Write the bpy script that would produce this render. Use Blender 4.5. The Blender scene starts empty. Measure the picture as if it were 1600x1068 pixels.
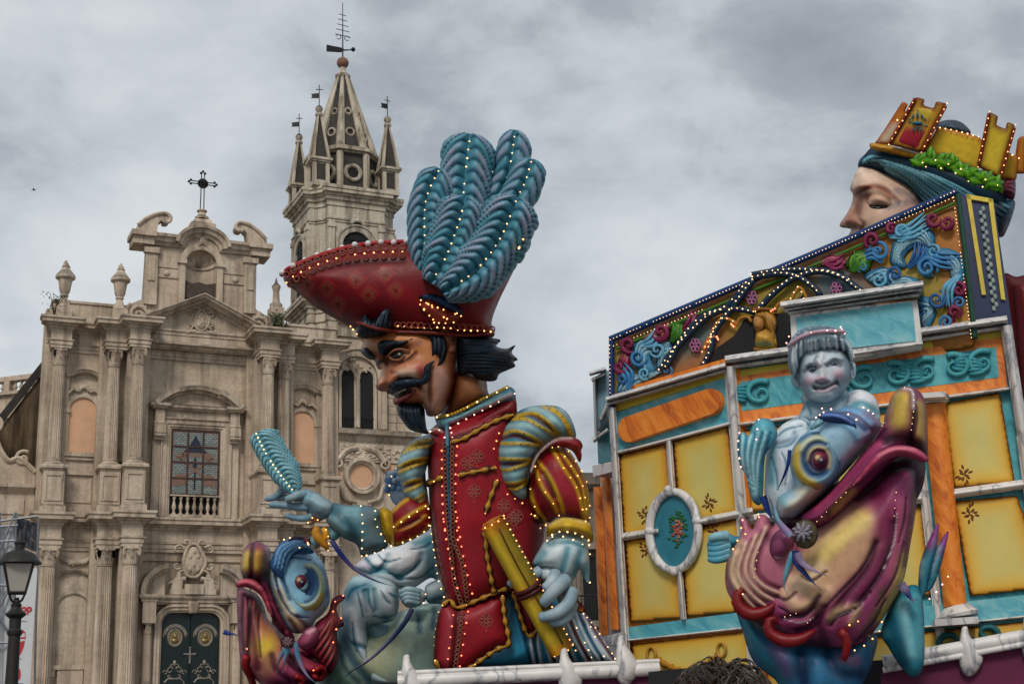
import bpy, bmesh, math, random
import numpy as np
from mathutils import Vector, Matrix
from mathutils.geometry import delaunay_2d_cdt
random.seed(7); rng = np.random.default_rng(7)
SC = bpy.context.scene; COL = SC.collection
# ---------------------------------------------------------------- camera
F = 2150.0; CX, CY = 800.0, 534.0          # focal length and centre, in pixels of the 1600 x 1068 photograph
_up = np.array([-270.0, 7700.0, -2150.0]); _up /= np.linalg.norm(_up)
_fw = np.array([0, 0, -1.0]); _fw = _fw - _up * (_fw @ _up); _fw /= np.linalg.norm(_fw)
RC = np.array([np.cross(_fw, _up), _fw, _up])
CAM = np.array([0, 0, 1.65])
cd = bpy.data.cameras.new('camera'); cam = bpy.data.objects.new('camera', cd); COL.objects.link(cam)
cd.sensor_width = 36; cd.lens = 36 * F / 1600; cd.clip_end = 5000; cd.clip_start = 0.1
cam.matrix_world = Matrix([list(RC[i]) + [CAM[i]] for i in range(3)] + [[0, 0, 0, 1]])
SC.camera = cam
# ---------------------------------------------------------------- sky, sun, exposure
W = bpy.data.worlds.new('World'); SC.world = W; W.use_nodes = True
SUN_EL, SUN_AZ = 42.0, 190.0               # behind the camera, veiled by cloud
def make_world():
    nt = W.node_tree; N = nt.nodes; L = nt.links; N.clear()
    out = N.new('ShaderNodeOutputWorld'); bg = N.new('ShaderNodeBackground'); L.new(bg.outputs[0], out.inputs[0])
    sky = N.new('ShaderNodeTexSky'); sky.sky_type = 'NISHITA'; sky.sun_disc = False
    sky.sun_elevation = math.radians(SUN_EL); sky.sun_rotation = math.radians(SUN_AZ); sky.dust_density = 3
    tc = N.new('ShaderNodeTexCoord'); sep = N.new('ShaderNodeSeparateXYZ'); L.new(tc.outputs['Generated'], sep.inputs[0])
    def m(op, a, b=None, clamp=False):
        n = N.new('ShaderNodeMath'); n.operation = op; n.use_clamp = clamp
        for i, q in enumerate((a, b)):
            if q is None: continue
            if isinstance(q, (int, float)): n.inputs[i].default_value = q
            else: L.new(q, n.inputs[i])
        return n.outputs[0]
    cb = N.new('ShaderNodeCombineXYZ')
    L.new(sep.outputs[0], cb.inputs[0]); L.new(sep.outputs[1], cb.inputs[1]); L.new(m('MULTIPLY', sep.outputs[2], 1.75), cb.inputs[2])
    def noise(scale, det, rough, dist, off):
        mp = N.new('ShaderNodeMapping'); mp.inputs['Location'].default_value = off; mp.inputs['Scale'].default_value = (1.0, 1.0, 1)
        L.new(cb.outputs[0], mp.inputs[0])
        n = N.new('ShaderNodeTexNoise'); n.inputs['Scale'].default_value = scale; n.inputs['Detail'].default_value = det
        n.inputs['Roughness'].default_value = rough; n.inputs['Distortion'].default_value = dist; L.new(mp.outputs[0], n.inputs[0])
        return n.outputs[0]
    a = noise(3.4, 8, 0.52, 0.25, (5.1, 7.3, 2.0)); b = noise(9.0, 9, 0.58, 0.3, (0.7, 5.2, 1.0))
    v = m('ADD', m('MULTIPLY', a, 0.7), m('MULTIPLY', b, 0.3))
    r = N.new('ShaderNodeValToRGB'); L.new(v, r.inputs[0]); e = r.color_ramp.elements
    e[0].position = 0.36; e[0].color = (2.6, 2.9, 3.2, 1); e[1].position = 0.63; e[1].color = (6.2, 6.45, 6.6, 1)
    for p, c in ((0.45, (3.5, 3.85, 4.2, 1)), (0.50, (4.6, 4.95, 5.3, 1)), (0.56, (5.4, 5.75, 6.0, 1))):
        q = e.new(p); q.color = c
    mx = N.new('ShaderNodeMix'); mx.data_type = 'RGBA'; mx.inputs[0].default_value = 0.93   # near-closed cloud deck over the blue
    L.new(sky.outputs[0], mx.inputs[6]); L.new(r.outputs[0], mx.inputs[7]); L.new(mx.outputs[2], bg.inputs[0])
    bg.inputs[1].default_value = 0.1
make_world()
sl = bpy.data.lights.new('sun', 'SUN'); sl.energy = 1.5; sl.angle = math.radians(16); sl.color = (1, 0.95, 0.88)
so = bpy.data.objects.new('sun', sl); COL.objects.link(so)
_a = math.radians(SUN_AZ); _e = math.radians(SUN_EL)
_sd = Vector((math.sin(_a) * math.cos(_e), math.cos(_a) * math.cos(_e), math.sin(_e)))
so.rotation_euler = _sd.to_track_quat('Z', 'Y').to_euler(); so.location = (-20, -30, 60)
SC.view_settings.view_transform = 'Standard'; SC.view_settings.look = 'None'; SC.view_settings.exposure = 0.22; SC.view_settings.gamma = 1
SC.view_settings.use_curve_mapping = False
SC.cycles.max_bounces = 5; SC.cycles.diffuse_bounces = 3; SC.cycles.glossy_bounces = 2; SC.cycles.transmission_bounces = 3
# ---------------------------------------------------------------- geometry helpers
def ray(x, y): return RC @ np.array([x - CX, CY - y, -F])
def lin(c):
    c = np.asarray(c, float) / 255.0
    return np.where(c <= 0.04045, c / 12.92, ((c + 0.055) / 1.055) ** 2.4)
def hx(s): return lin([int(s[i:i + 2], 16) for i in (0, 2, 4)])
class Wall:
    """a vertical plane through photo pixel px at distance D, turned by ang; local x along it, y into it, z up"""
    def __init__(s, px, D, ang):
        s.a = a = math.radians(ang); s.U = np.array([math.cos(a), math.sin(a), 0]); s.N = np.array([math.sin(a), -math.cos(a), 0])
        d = ray(*px); P = CAM + d * D / d[1]; s.O = np.array([P[0], P[1], 0.0])
    def uz(s, x, y, w=0.0):
        d = ray(x, y); t = ((s.O + s.N * w - CAM) @ s.N) / (d @ s.N); P = CAM + d * t
        return float((P - s.O) @ s.U), float(P[2])
    def world(s, u, w, z): return s.O + s.U * u + s.N * w + np.array([0, 0, z])
def link(name, data, parent=None):
    o = bpy.data.objects.new(name, data); COL.objects.link(o)
    if parent is not None: o.parent = parent
    return o
def tag(o, label, cat, group=None):
    o['label'] = label; o['category'] = cat
    if group: o['group'] = group
    return o
def thing(name, label, cat, loc=(0, 0, 0), rz=0.0, group=None):
    o = link(name, None); o.location = loc; o.rotation_euler = (0, 0, rz); o.empty_display_size = 0.3
    return tag(o, label, cat, group)
def struct(o): o['kind'] = 'structure'; return o
def stuff(o): o['kind'] = 'stuff'; return o
def copy_tree(o, parent=None):
    c = o.copy(); COL.objects.link(c); c.parent = parent
    for ch in list(o.children): copy_tree(ch, c)
    return c
class MB:
    def __init__(s): s.v = []; s.f = []; s.n = 0; s.c = []
    def add(s, v, f, col=None):
        v = np.asarray(v, float).reshape(-1, 3); s.v.append(v)
        k = s.n; s.f += [tuple(i + k for i in q) for q in f]; s.n += len(v)
        if col is not None:
            col = np.asarray(col, float)
            s.c.append(np.broadcast_to(col, (len(v), 3)) if col.ndim == 1 else col)
        return s
    def box(s, x0, x1, y0, y1, z0, z1, col=None):
        return s.add([(x0, y0, z0), (x1, y0, z0), (x1, y1, z0), (x0, y1, z0), (x0, y0, z1), (x1, y0, z1), (x1, y1, z1), (x0, y1, z1)],
                     [(0, 3, 2, 1), (4, 5, 6, 7), (0, 1, 5, 4), (1, 2, 6, 5), (2, 3, 7, 6), (3, 0, 4, 7)], col)
    def wbox(s, u0, u1, w0, w1, z0, z1, col=None): return s.box(u0, u1, -w1, -w0, z0, z1, col)
    def grid(s, P, closeu=False, closev=False, col=None):
        P = np.asarray(P, float); a, b = P.shape[:2]; f = []
        for i in range(a if closeu else a - 1):
            for j in range(b if closev else b - 1):
                i2, j2 = (i + 1) % a, (j + 1) % b; f.append((i * b + j, i2 * b + j, i2 * b + j2, i * b + j2))
        if col is not None: col = np.asarray(col, float); col = col.reshape(-1, 3) if col.ndim > 1 else col
        return s.add(P.reshape(-1, 3), f, col)
    def prism(s, poly, a, b, ax='y', col=None):
        """polygon extruded: ax 'y' -> poly is (x,z), a..b in y;  'z' -> poly (x,y); 'x' -> poly (y,z)"""
        n = len(poly)
        def P(p, t): return (p[0], t, p[1]) if ax == 'y' else ((p[0], p[1], t) if ax == 'z' else (t, p[0], p[1]))
        v = [P(p, a) for p in poly] + [P(p, b) for p in poly]
        f = [tuple(range(n)), tuple(range(2 * n - 1, n - 1, -1))] + [(i, (i + 1) % n, n + (i + 1) % n, n + i) for i in range(n)]
        return s.add(v, f, col)
    def lathe(s, prof, c=(0, 0, 0), seg=16, flute=0, fd=0.06, f0=None, a0=0, a1=2 * math.pi, col=None, sx=1, sy=1):
        full = abs(a1 - a0 - 2 * math.pi) < 1e-6
        th = np.linspace(a0, a1, seg + (0 if full else 1), endpoint=not full)
        P = np.zeros((len(prof), len(th), 3))
        for i, (r, z) in enumerate(prof):
            rr = np.full(len(th), r)
            if flute and (f0 is None or f0[0] <= z <= f0[1]): rr = r * (1 - fd * (0.5 - 0.5 * np.cos(th * flute)) ** 1.5 * 2)
            P[i, :, 0] = c[0] + rr * np.cos(th) * sx; P[i, :, 1] = c[1] + rr * np.sin(th) * sy; P[i, :, 2] = c[2] + z
        s.grid(P, False, full, col)
        if full:
            k = s.n; n = len(th)
            s.f.append(tuple(range(k - 1, k - n - 1, -1)))
            s.f.append(tuple(range(k - n * len(prof), k - n * len(prof) + n)))
        return s
    def tube(s, path, r, seg=8, cap=True, col=None):
        P = np.asarray(path, float); n = len(P); r = np.broadcast_to(np.asarray(r, float), (n,)) if np.ndim(r) < 2 else np.asarray(r)
        T = np.gradient(P, axis=0); T /= np.linalg.norm(T, axis=1)[:, None] + 1e-12
        ref = np.array([0.0, 0, 1]) if abs(T[0, 2]) < 0.9 else np.array([1.0, 0, 0]); G = np.zeros((n, seg, 3)); th = np.linspace(0, 2 * math.pi, seg, endpoint=False)
        A = np.cross(T[0], ref); A /= np.linalg.norm(A)
        for i in range(n):
            A = A - T[i] * (A @ T[i]); A /= np.linalg.norm(A) + 1e-12; B = np.cross(T[i], A)
            G[i] = P[i] + r[i] * (np.cos(th)[:, None] * A + np.sin(th)[:, None] * B)
        k = s.n
        s.grid(G, False, True, None if col is None else (np.repeat(np.asarray(col, float), seg, axis=0) if np.ndim(col) > 1 else col))
        if cap: s.f.append(tuple(range(k + seg - 1, k - 1, -1))); s.f.append(tuple(range(k + (n - 1) * seg, k + n * seg)))
        return s
    def ball(s, c, r, seg=10, rings=7, col=None, sc=(1, 1, 1), rot=None):
        ph = np.linspace(0, math.pi, rings); th = np.linspace(0, 2 * math.pi, seg, endpoint=False)
        P = np.stack([np.outer(np.sin(ph), np.cos(th)), np.outer(np.sin(ph), np.sin(th)), np.outer(np.cos(ph), np.ones(seg))], -1) * r * np.array(sc)
        if rot is not None: P = P @ np.asarray(rot).T
        return s.grid(P + np.asarray(c), False, True, col)
    def sweep(s, path, prof, mode='plan', closed=False, col=None):
        """moulding: profile [(offset, c)] swept along a 2-D path with mitres. plan: path (u,w), c = z.  face: path (u,z), c = w"""
        P = np.asarray(path, float); n = len(P); d = np.diff(P, axis=0, append=P[:1] if closed else P[-1:])
        if not closed: d[-1] = d[-2]
        d /= np.linalg.norm(d, axis=1)[:, None] + 1e-12; nr = np.stack([-d[:, 1], d[:, 0]], 1)   # left normal
        G = np.zeros((n, len(prof), 3))
        for i in range(n):
            pn = nr[i - 1] if (i > 0 or closed) else nr[0]; cn = nr[i] if (i < n - 1 or closed) else nr[i - 1]
            if not closed and i == n - 1: cn = pn
            m = pn + cn; m = m / max(1e-6, 1 + pn @ cn)
            if np.linalg.norm(m) > 3: m = m / np.linalg.norm(m) * 3
            for j, (o, c) in enumerate(prof):
                q = P[i] + m * o
                G[i, j] = (q[0], -q[1], c) if mode == 'plan' else (q[0], -c, q[1])
        s.grid(G, closed, True, col)
        if not closed:
            k = s.n - n * len(prof); b = len(prof); s.f.append(tuple(range(k, k + b))); s.f.append(tuple(range(s.n - 1, s.n - b - 1, -1)))
        return s
    def mesh(s, name, mat, smooth=True, ang=40, fix=True):
        me = bpy.data.meshes.new(name); v = np.concatenate(s.v) if s.v else np.zeros((0, 3))
        me.from_pydata(v.tolist(), [], s.f)
        if fix and len(s.f) < 20000:
            bm = bmesh.new(); bm.from_mesh(me); bmesh.ops.recalc_face_normals(bm, faces=bm.faces[:]); bm.to_mesh(me); bm.free()
        if s.c and sum(len(c) for c in s.c) == len(v):
            at = me.color_attributes.new('Col', 'FLOAT_COLOR', 'POINT'); c = np.ones((len(v), 4)); c[:, :3] = np.concatenate(s.c); at.data.foreach_set('color', c.ravel())
        if smooth:
            me.shade_smooth()
            if ang < 180: me.set_sharp_from_angle(angle=math.radians(ang))
        if mat is not None: me.materials.append(mat)
        return me
    def build(s, name, mat, parent=None, smooth=True, ang=40, loc=None):
        o = link(name, s.mesh(name, mat, smooth, ang), parent)
        if loc is not None: o.location = loc
        return o
def obj(name, me, parent=None, loc=(0, 0, 0), scale=None, rz=0):
    o = link(name, me, parent); o.location = loc
    if scale is not None: o.scale = scale
    if rz: o.rotation_euler = (0, 0, rz)
    return o
def arc(cx, cz, rx, rz, a0, a1, n=16):
    t = np.radians(np.linspace(a0, a1, n)); return [(cx + rx * math.cos(q), cz + rz * math.sin(q)) for q in t]
def spline(pts, n=40, closed=False):
    """Catmull-Rom through pts (any dimension), n samples in all"""
    P = np.asarray(pts, float)
    if len(P) == 2 and not closed: return P[0] + (P[1] - P[0]) * np.linspace(0, 1, n)[:, None]
    Q = np.vstack([P[-1], P, P[0], P[1]]) if closed else np.vstack([2 * P[0] - P[1], P, 2 * P[-1] - P[-2]])
    m = len(P) if closed else len(P) - 1; t = np.linspace(0, m, n, endpoint=not closed); out = np.zeros((n, P.shape[1]))
    for k, q in enumerate(t):
        i = min(int(q), m - 1); f = q - i; p0, p1, p2, p3 = Q[i:i + 4]
        out[k] = 0.5 * (2 * p1 + (p2 - p0) * f + (2 * p0 - 5 * p1 + 4 * p2 - p3) * f * f + (3 * p1 - p0 - 3 * p2 + p3) * f ** 3)
    return out
# ---------------------------------------------------------------- materials
def nodes(name):
    m = bpy.data.materials.new(name); m.use_nodes = True; nt = m.node_tree
    return m, nt.nodes, nt.links, nt.nodes['Principled BSDF']
def rgba(c): return (float(c[0]), float(c[1]), float(c[2]), 1.0)
def nz(N, L, vec, scale, det=6, rough=0.55, dist=0.0, sc3=None):
    n = N.new('ShaderNodeTexNoise'); n.inputs['Scale'].default_value = scale; n.inputs['Detail'].default_value = det
    n.inputs['Roughness'].default_value = rough; n.inputs['Distortion'].default_value = dist
    if sc3:
        mp = N.new('ShaderNodeMapping'); mp.inputs['Scale'].default_value = sc3; L.new(vec, mp.inputs[0]); vec = mp.outputs[0]
    L.new(vec, n.inputs['Vector']); return n.outputs[0]
def ramp(N, L, fac, stops):
    r = N.new('ShaderNodeValToRGB'); L.new(fac, r.inputs[0]); e = r.color_ramp.elements
    e[0].position, e[0].color = stops[0][0], rgba(stops[0][1]); e[1].position, e[1].color = stops[-1][0], rgba(stops[-1][1])
    for p, c in stops[1:-1]: q = e.new(p); q.color = rgba(c)
    return r.outputs[0]
def mixc(N, L, fac, a, b, mode='MIX'):
    x = N.new('ShaderNodeMix'); x.data_type = 'RGBA'; x.blend_type = mode
    for i, q in ((0, fac), (6, a), (7, b)):
        if isinstance(q, (int, float)): x.inputs[i].default_value = q
        elif isinstance(q, (tuple, list, np.ndarray)): x.inputs[i].default_value = rgba(q)
        else: L.new(q, x.inputs[i])
    return x.outputs[2]
def bump(N, L, P, h, strength=0.3, dist=0.02):
    b = N.new('ShaderNodeBump'); b.inputs['Strength'].default_value = strength; b.inputs['Distance'].default_value = dist
    L.new(h, b.inputs['Height']); L.new(b.outputs[0], P.inputs['Normal'])
def math_(N, L, op, a, b=None, clamp=False):
    n = N.new('ShaderNodeMath'); n.operation = op; n.use_clamp = clamp
    for i, q in enumerate((a, b)):
        if q is None: continue
        if isinstance(q, (int, float)): n.inputs[i].default_value = q
        else: L.new(q, n.inputs[i])
    return n.outputs[0]
def plain(name, c, rough=0.6, var=0.15, scale=6.0, metal=0.0, bmp=0.0, bscale=40.0, spec=0.4):
    m, N, L, P = nodes(name); g = N.new('ShaderNodeNewGeometry').outputs['Position']; c = np.asarray(c, float)
    L.new(ramp(N, L, nz(N, L, g, scale), [(0.3, c * (1 - var)), (0.7, np.minimum(c * (1 + var), 1))]), P.inputs['Base Color'])
    P.inputs['Roughness'].default_value = rough; P.inputs['Metallic'].default_value = metal; P.inputs['Specular IOR Level'].default_value = spec
    if bmp: bump(N, L, P, nz(N, L, g, bscale, 5), bmp, 0.01)
    return m
def stone(name, a, b, c, ashlar=None, dirt=1.0, frame=None):
    """weathered limestone: mottled, streaked by rain, lichen on ledges; ashlar = (length, course) draws far-off joints"""
    m, N, L, P = nodes(name); ge = N.new('ShaderNodeNewGeometry'); g = ge.outputs['Position']
    base = ramp(N, L, nz(N, L, g, 0.55, 9, 0.62, 0.4), [(0.28, a), (0.5, b), (0.74, c)])
    fine = nz(N, L, g, 7.0, 8, 0.65)
    base = mixc(N, L, 0.55, base, ramp(N, L, fine, [(0.3, (0.62,) * 3), (0.7, (1.12,) * 3)]), 'MULTIPLY')
    st = nz(N, L, g, 1.0, 7, 0.6, 0.1, (2.6, 2.6, 0.16))          # rain streaks
    base = mixc(N, L, 0.62 * dirt, base, ramp(N, L, st, [(0.36, (0.30, 0.28, 0.26)), (0.54, (1, 1, 1))]), 'MULTIPLY')
    hgt = fine
    if ashlar:
        tc = N.new('ShaderNodeTexCoord'); tc.object = frame; mp = N.new('ShaderNodeMapping'); mp.inputs['Rotation'].default_value = (math.radians(-90), 0, 0); L.new(tc.outputs['Object'], mp.inputs[0])
        br = N.new('ShaderNodeTexBrick'); br.inputs['Scale'].default_value = 1.0; br.inputs['Brick Width'].default_value = ashlar[0]; br.inputs['Row Height'].default_value = ashlar[1]
        br.inputs['Mortar Size'].default_value = 0.012; br.inputs['Mortar Smooth'].default_value = 0.4; br.inputs['Bias'].default_value = 0.1
        br.inputs['Color1'].default_value = (1.05, 1.04, 1.02, 1); br.inputs['Color2'].default_value = (0.86, 0.84, 0.81, 1); br.inputs['Mortar'].default_value = (0.62, 0.6, 0.57, 1)
        L.new(mp.outputs[0], br.inputs[0]); base = mixc(N, L, 0.42, base, br.outputs[0], 'MULTIPLY')
    sp = N.new('ShaderNodeSeparateXYZ'); L.new(ge.outputs['True Normal'], sp.inputs[0])
    k = math_(N, L, 'MULTIPLY', math_(N, L, 'GREATER_THAN', sp.outputs[2], 0.55), math_(N, L, 'MULTIPLY', ramp(N, L, nz(N, L, g, 1.6, 6), [(0.35, (0, 0, 0)), (0.6, (1, 1, 1))]), 0.85 * dirt))
    base = mixc(N, L, k, base, (0.06, 0.055, 0.045))
    bl = ramp(N, L, nz(N, L, g, 0.9, 10, 0.68, 0.8, (1, 1, 0.7)), [(0.60, (0, 0, 0)), (0.70, (1, 1, 1))])   # black crusts
    base = mixc(N, L, math_(N, L, 'MULTIPLY', bl, 0.5 * dirt), base, (0.08, 0.072, 0.062))
    L.new(base, P.inputs['Base Color']); P.inputs['Roughness'].default_value = 0.92; P.inputs['Specular IOR Level'].default_value = 0.15
    bump(N, L, P, hgt, 0.45, 0.03); return m
def bulb_mat(name, c, e):
    m, N, L, P = nodes(name); P.inputs['Base Color'].default_value = rgba(c); P.inputs['Emission Color'].default_value = rgba(c); P.inputs['Emission Strength'].default_value = e
    P.inputs['Roughness'].default_value = 0.2; return m
# ================================================================ church
CH = Wall((305, 700), 65, 25)
church = thing('church', 'pale baroque stone church front with paired columns, pediment and dark green door', 'church', CH.O, CH.a)
SA, SB, SCc = hx('b5a28f'), hx('cfbca6'), hx('dfcfbc')
M_ST = stone('limestone', SA * .93, SB * .93, SCc * .93)
M_WALL = stone('limestone_ashlar', SA * .9, SB * .93, SCc * .92, (1.05, 0.36), 0.8, church)
M_TOW = stone('limestone_tower', hx('a89a87'), hx('c4b8a4'), hx('d5cab8'), None, 1.3)
M_DARKST = plain('dark_slate', hx('3b3733'), 0.9, 0.35, 1.5, bmp=0.3, bscale=6)
M_PEACH = plain('peach_fill', hx('d2a583'), 0.85, 0.12, 1.2)  # even peach tone for niche panels and round windows
M_VOID = plain('dark_interior', (0.012, 0.012, 0.013), 0.9)
M_IRON = plain('wrought_iron', hx('2b2a2c'), 0.5, 0.2, 20, 0.6)
M_RUSTP = plain('dark_broken_panel', hx('4a4038'), 0.9, 0.4, 4)
def uz(x, y, w=0.0): return CH.uz(x, y, w)
def cz(y, x=305, w=0.0): return CH.uz(x, y, w)[1]
# ---- shared column meshes (unit: radius 1 at the foot, height 1)
def shaft_mesh(flutes=20):
    m = MB(); pr = [(1 - 0.14 * max(0, t - 0.2) / 0.8, t) for t in np.linspace(0, 1, 9)]
    m.lathe(pr, seg=80, flute=flutes, fd=0.07); return m.mesh('column_shaft', M_ST, True, 35)
def capital_mesh():
    """Corinthian: bell, two rows of leaves, corner volutes, abacus; height 1, foot radius 0.86"""
    m = MB(); m.lathe([(0.84, 0), (0.95, 0.03), (0.95, 0.08), (0.82, 0.1), (0.84, 0.5), (0.98, 0.78), (1.12, 0.86)], seg=24)
    for row, (z0, h, r, n, o) in enumerate(((0.1, 0.36, 0.9, 8, 0), (0.1, 0.62, 0.93, 8, math.pi / 8))):
        for k in range(n):
            a = o + k * 2 * math.pi / n; ca, sa = math.cos(a), math.sin(a); P = []
            for t, rr, wd in ((0, r, 0.24), (0.5, r + 0.06, 0.3), (0.85, r + 0.2, 0.24), (1, r + 0.34, 0.12), (0.93, r + 0.40, 0.05)):
                z = z0 + h * t; P.append([(ca * rr - sa * q, sa * rr + ca * q, z) for q in (-wd, 0, wd)])
            P = np.array(P); P[:, 1, :2] *= 1.05; m.grid(P)
    for k in range(4):
        a = math.pi / 4 + k * math.pi / 2; ca, sa = math.cos(a), math.sin(a)
        for q in np.linspace(0, 1, 2):
            t = np.linspace(0, 4.2 * math.pi, 22); rr = 0.26 * np.exp(-t * 0.14); c = 1.32
            pts = [(ca * (c + rr_ * math.cos(tt + 2.0)) , sa * (c + rr_ * math.cos(tt + 2.0)), 0.74 + rr_ * math.sin(tt + 2.0)) for tt, rr_ in zip(t, rr)]
            m.tube(pts, 0.14 - 0.07 * (t / t[-1]), 7)
    ab = [(1.22 * math.cos(a) * (1.18 if k % 2 else 0.86), 1.22 * math.sin(a) * (1.18 if k % 2 else 0.86)) for k, a in enumerate(np.linspace(0, 2 * math.pi, 8, endpoint=False))]
    m.prism(ab, 0.88, 1.0, 'z'); 
    for k in range(4):
        a = k * math.pi / 2; m.ball((1.12 * math.cos(a), 1.12 * math.sin(a), 0.9), 0.13, 8, 6)
    return m.mesh('column_capital', M_ST, True, 50)
def base_mesh():
    m = MB(); m.lathe([(1.28, 0.18), (1.36, 0.25), (1.38, 0.34), (1.34, 0.43), (1.2, 0.5), (1.12, 0.6), (1.16, 0.72), (1.2, 0.78), (1.2, 0.86), (1.12, 0.94), (1.0, 1.0)], seg=28)
    m.box(-1.42, 1.42, -1.42, 1.42, 0, 0.18); return m.mesh('column_base', M_ST, True, 45)
ME_SH, ME_CAP, ME_BASE = shaft_mesh(), capital_mesh(), base_mesh()
def column(u, w, z0, z1, r, parent=church, hc=0.8, hb=0.36):
    s = obj('column', ME_SH, parent, (u, -w, z0 + hb), (r, r, z1 - hc - z0 - hb))
    c = obj('capital', ME_CAP, s); c.matrix_parent_inverse = Matrix.Identity(4)
    c.location = (0, 0, 1.0); c.scale = (0.98, 0.98, hc / (z1 - hc - z0 - hb)); 
    b = obj('base', ME_BASE, s, (0, 0, -hb / (z1 - hc - z0 - hb)), (1, 1, hb / (z1 - hc - z0 - hb)))
    return s
ZL0, ZLC, ZLT = 1.9, 10.02, 11.60          # lower order: plinth top, capital top, cornice top
ZP, ZUC, ZUT = 13.80, 19.32, 20.72         # upper order: pedestal top, capital top, cornice top
US, UO, UI = 6.50, 4.08, 3.10; WS, WO, WI = 0.42, 0.85, 1.60
for s in (-1, 1):
    for u, w in ((US, WS), (UO, WO), (UI, WI)):
        column(s * u, w, ZL0, ZLC, 0.37); column(s * u, w, ZP, ZUC, 0.31, hc=0.82, hb=0.34)
# ---- walls: one solid per bay, with the side returns
m = MB(); m.wbox(-7.15, 7.1, -1.1, 0.0, 0, 21.4); o = m.build('wall', M_WALL, church); m = MB(); m.wbox(-5.2, 5.2, -26, -1.1, 0, 19.5); m.prism([(-5.4, 19.5), (5.4, 19.5), (0, 21.2)], 1.12, 26, 'y'); m.build('nave', M_WALL, church)
m = MB()
for s in (-1, 1):
    a, b = sorted((s * (UO + 0.62), s * (UI - 0.75)));   m.wbox(a, b, 0.004, 0.42, 0, ZUT)      # pier behind the pairs
    a, b = sorted((s * (UI + 0.42), s * (UI - 0.5)));    m.wbox(a, b, 0.40, 1.12, 0, ZUT - 0.004)
m.build('pier', M_WALL, church)
for s in (-1, 1):
    m = MB(); a, b = sorted((s * (US - 0.52), s * (US + 0.6))); m.wbox(a, b, 0.004, 0.16, 0, ZUT); m.build('corner_pilaster', M_WALL, church)
# ---- entablatures that break forward over every column
def plan(d=0.0):
    P = []; e = 0.46
    for u0, u1, w in ((-7.12, -6.94, 0.10), (-US - e, -US + e, WS + 0.36), (-US + e, -UO - e, 0.08), (-UO - e, -UI - e, WO + 0.36), (-UI - e, -UI + e, WI + 0.36), (-UI + e, UI - e, 0.12 + d),
                     (UI - e, UI + e, WI + 0.36), (UI + e, UO + e, WO + 0.36), (UO + e, US - e, 0.08), (US - e, US + e, WS + 0.36), (US + e, 7.1, 0.10)):
        P += [(u0, w), (u1, w)]
    return P
def clean(P):
    Q = [P[0]]
    for p in P[1:]:
        if abs(p[0] - Q[-1][0]) + abs(p[1] - Q[-1][1]) > 1e-6: Q.append(p)
    return Q
def entablature(z0, z1, out, name, d=0.0, pts=None):
    h = z1 - z0; P = clean(pts or plan(d)); Z = lambda t: z0 + h * t
    prof = [(-0.5, Z(0)), (0.0, Z(0)), (0.0, Z(.10)), (0.04, Z(.105)), (0.04, Z(.22)), (0.10, Z(.25)), (0.10, Z(.28)), (0.0, Z(.30)), (0.0, Z(.62)),
            (out * .16, Z(.66)), (out * .2, Z(.71)), (out * .42, Z(.74)), (out * .46, Z(.78)), (out * .86, Z(.80)), (out * .88, Z(.89)), (out, Z(.93)), (out, Z(1.0)), (-0.5, Z(1.02))]
    return MB().sweep(P, prof, 'plan').build(name, M_ST, church, True, 30)
entablature(ZLC, ZLT, 0.52, 'lower_entablature'); entablature(ZUC, ZUT, 0.55, 'upper_entablature')
# ---- attic zone with panelled pedestals
def pedestal(u, w, z0, z1, hw=0.46):
    m = MB(); m.wbox(u - hw, u + hw, 0.03, w + 0.40, z0, z1 - 0.26); c = 0.0
    P = [(u - hw, 0.03), (u - hw, w + 0.40), (u + hw, w + 0.40), (u + hw, 0.03)]
    m.sweep(P, [(-0.2, z1 - .27), (0.0, z1 - .27), (0.03, z1 - .22), (0.08, z1 - .18), (0.13, z1 - .16), (0.13, z1 - .05), (0.1, z1 - .002), (-0.2, z1)], 'plan')
    m.sweep(P, [(-0.2, z0), (0.1, z0), (0.1, z0 + .3), (0.05, z0 + .36), (0.0, z0 + .42), (-0.2, z0 + .42)], 'plan')
    q = m.build('pedestal', M_ST, church, True, 30)
    p = MB(); f = [(u - hw + .15, z0 + .62), (u + hw - .15, z0 + .62), (u + hw - .15, z1 - .5), (u - hw + .15, z1 - .5)]
    p.sweep(f, [(0, w + .39), (0, w + .45), (-.07, w + .45), (-.09, w + .41), (-.09, w + .39)], 'face', True); p.build('panel_moulding', M_ST, q, True, 30)
for s in (-1, 1):
    for u, w in ((US, WS), (UO, WO), (UI, WI)): pedestal(s * u, w, ZLT, ZP); pedestal(s * u, w, 0, ZL0, 0.5)
for s in (-1, 1):      # dado rails and panels between
    m = MB(); a, b = sorted((s * 4.6, s * 6.0)); m.wbox(a, b, 0.003, 0.12, ZP - .3, ZP - .12); m.wbox(a, b, 0.003, 0.09, ZLT, ZLT + .4); m.wbox(a + .15, b - .15, 0.003, 0.05, ZLT + .62, ZP - .5); m.build('dado_moulding', M_ST, church)
m = MB(); m.wbox(-2.55, 2.55, 0.003, 0.16, ZLT, ZLT + .16); m.build('string_course', M_ST, church)
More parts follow.
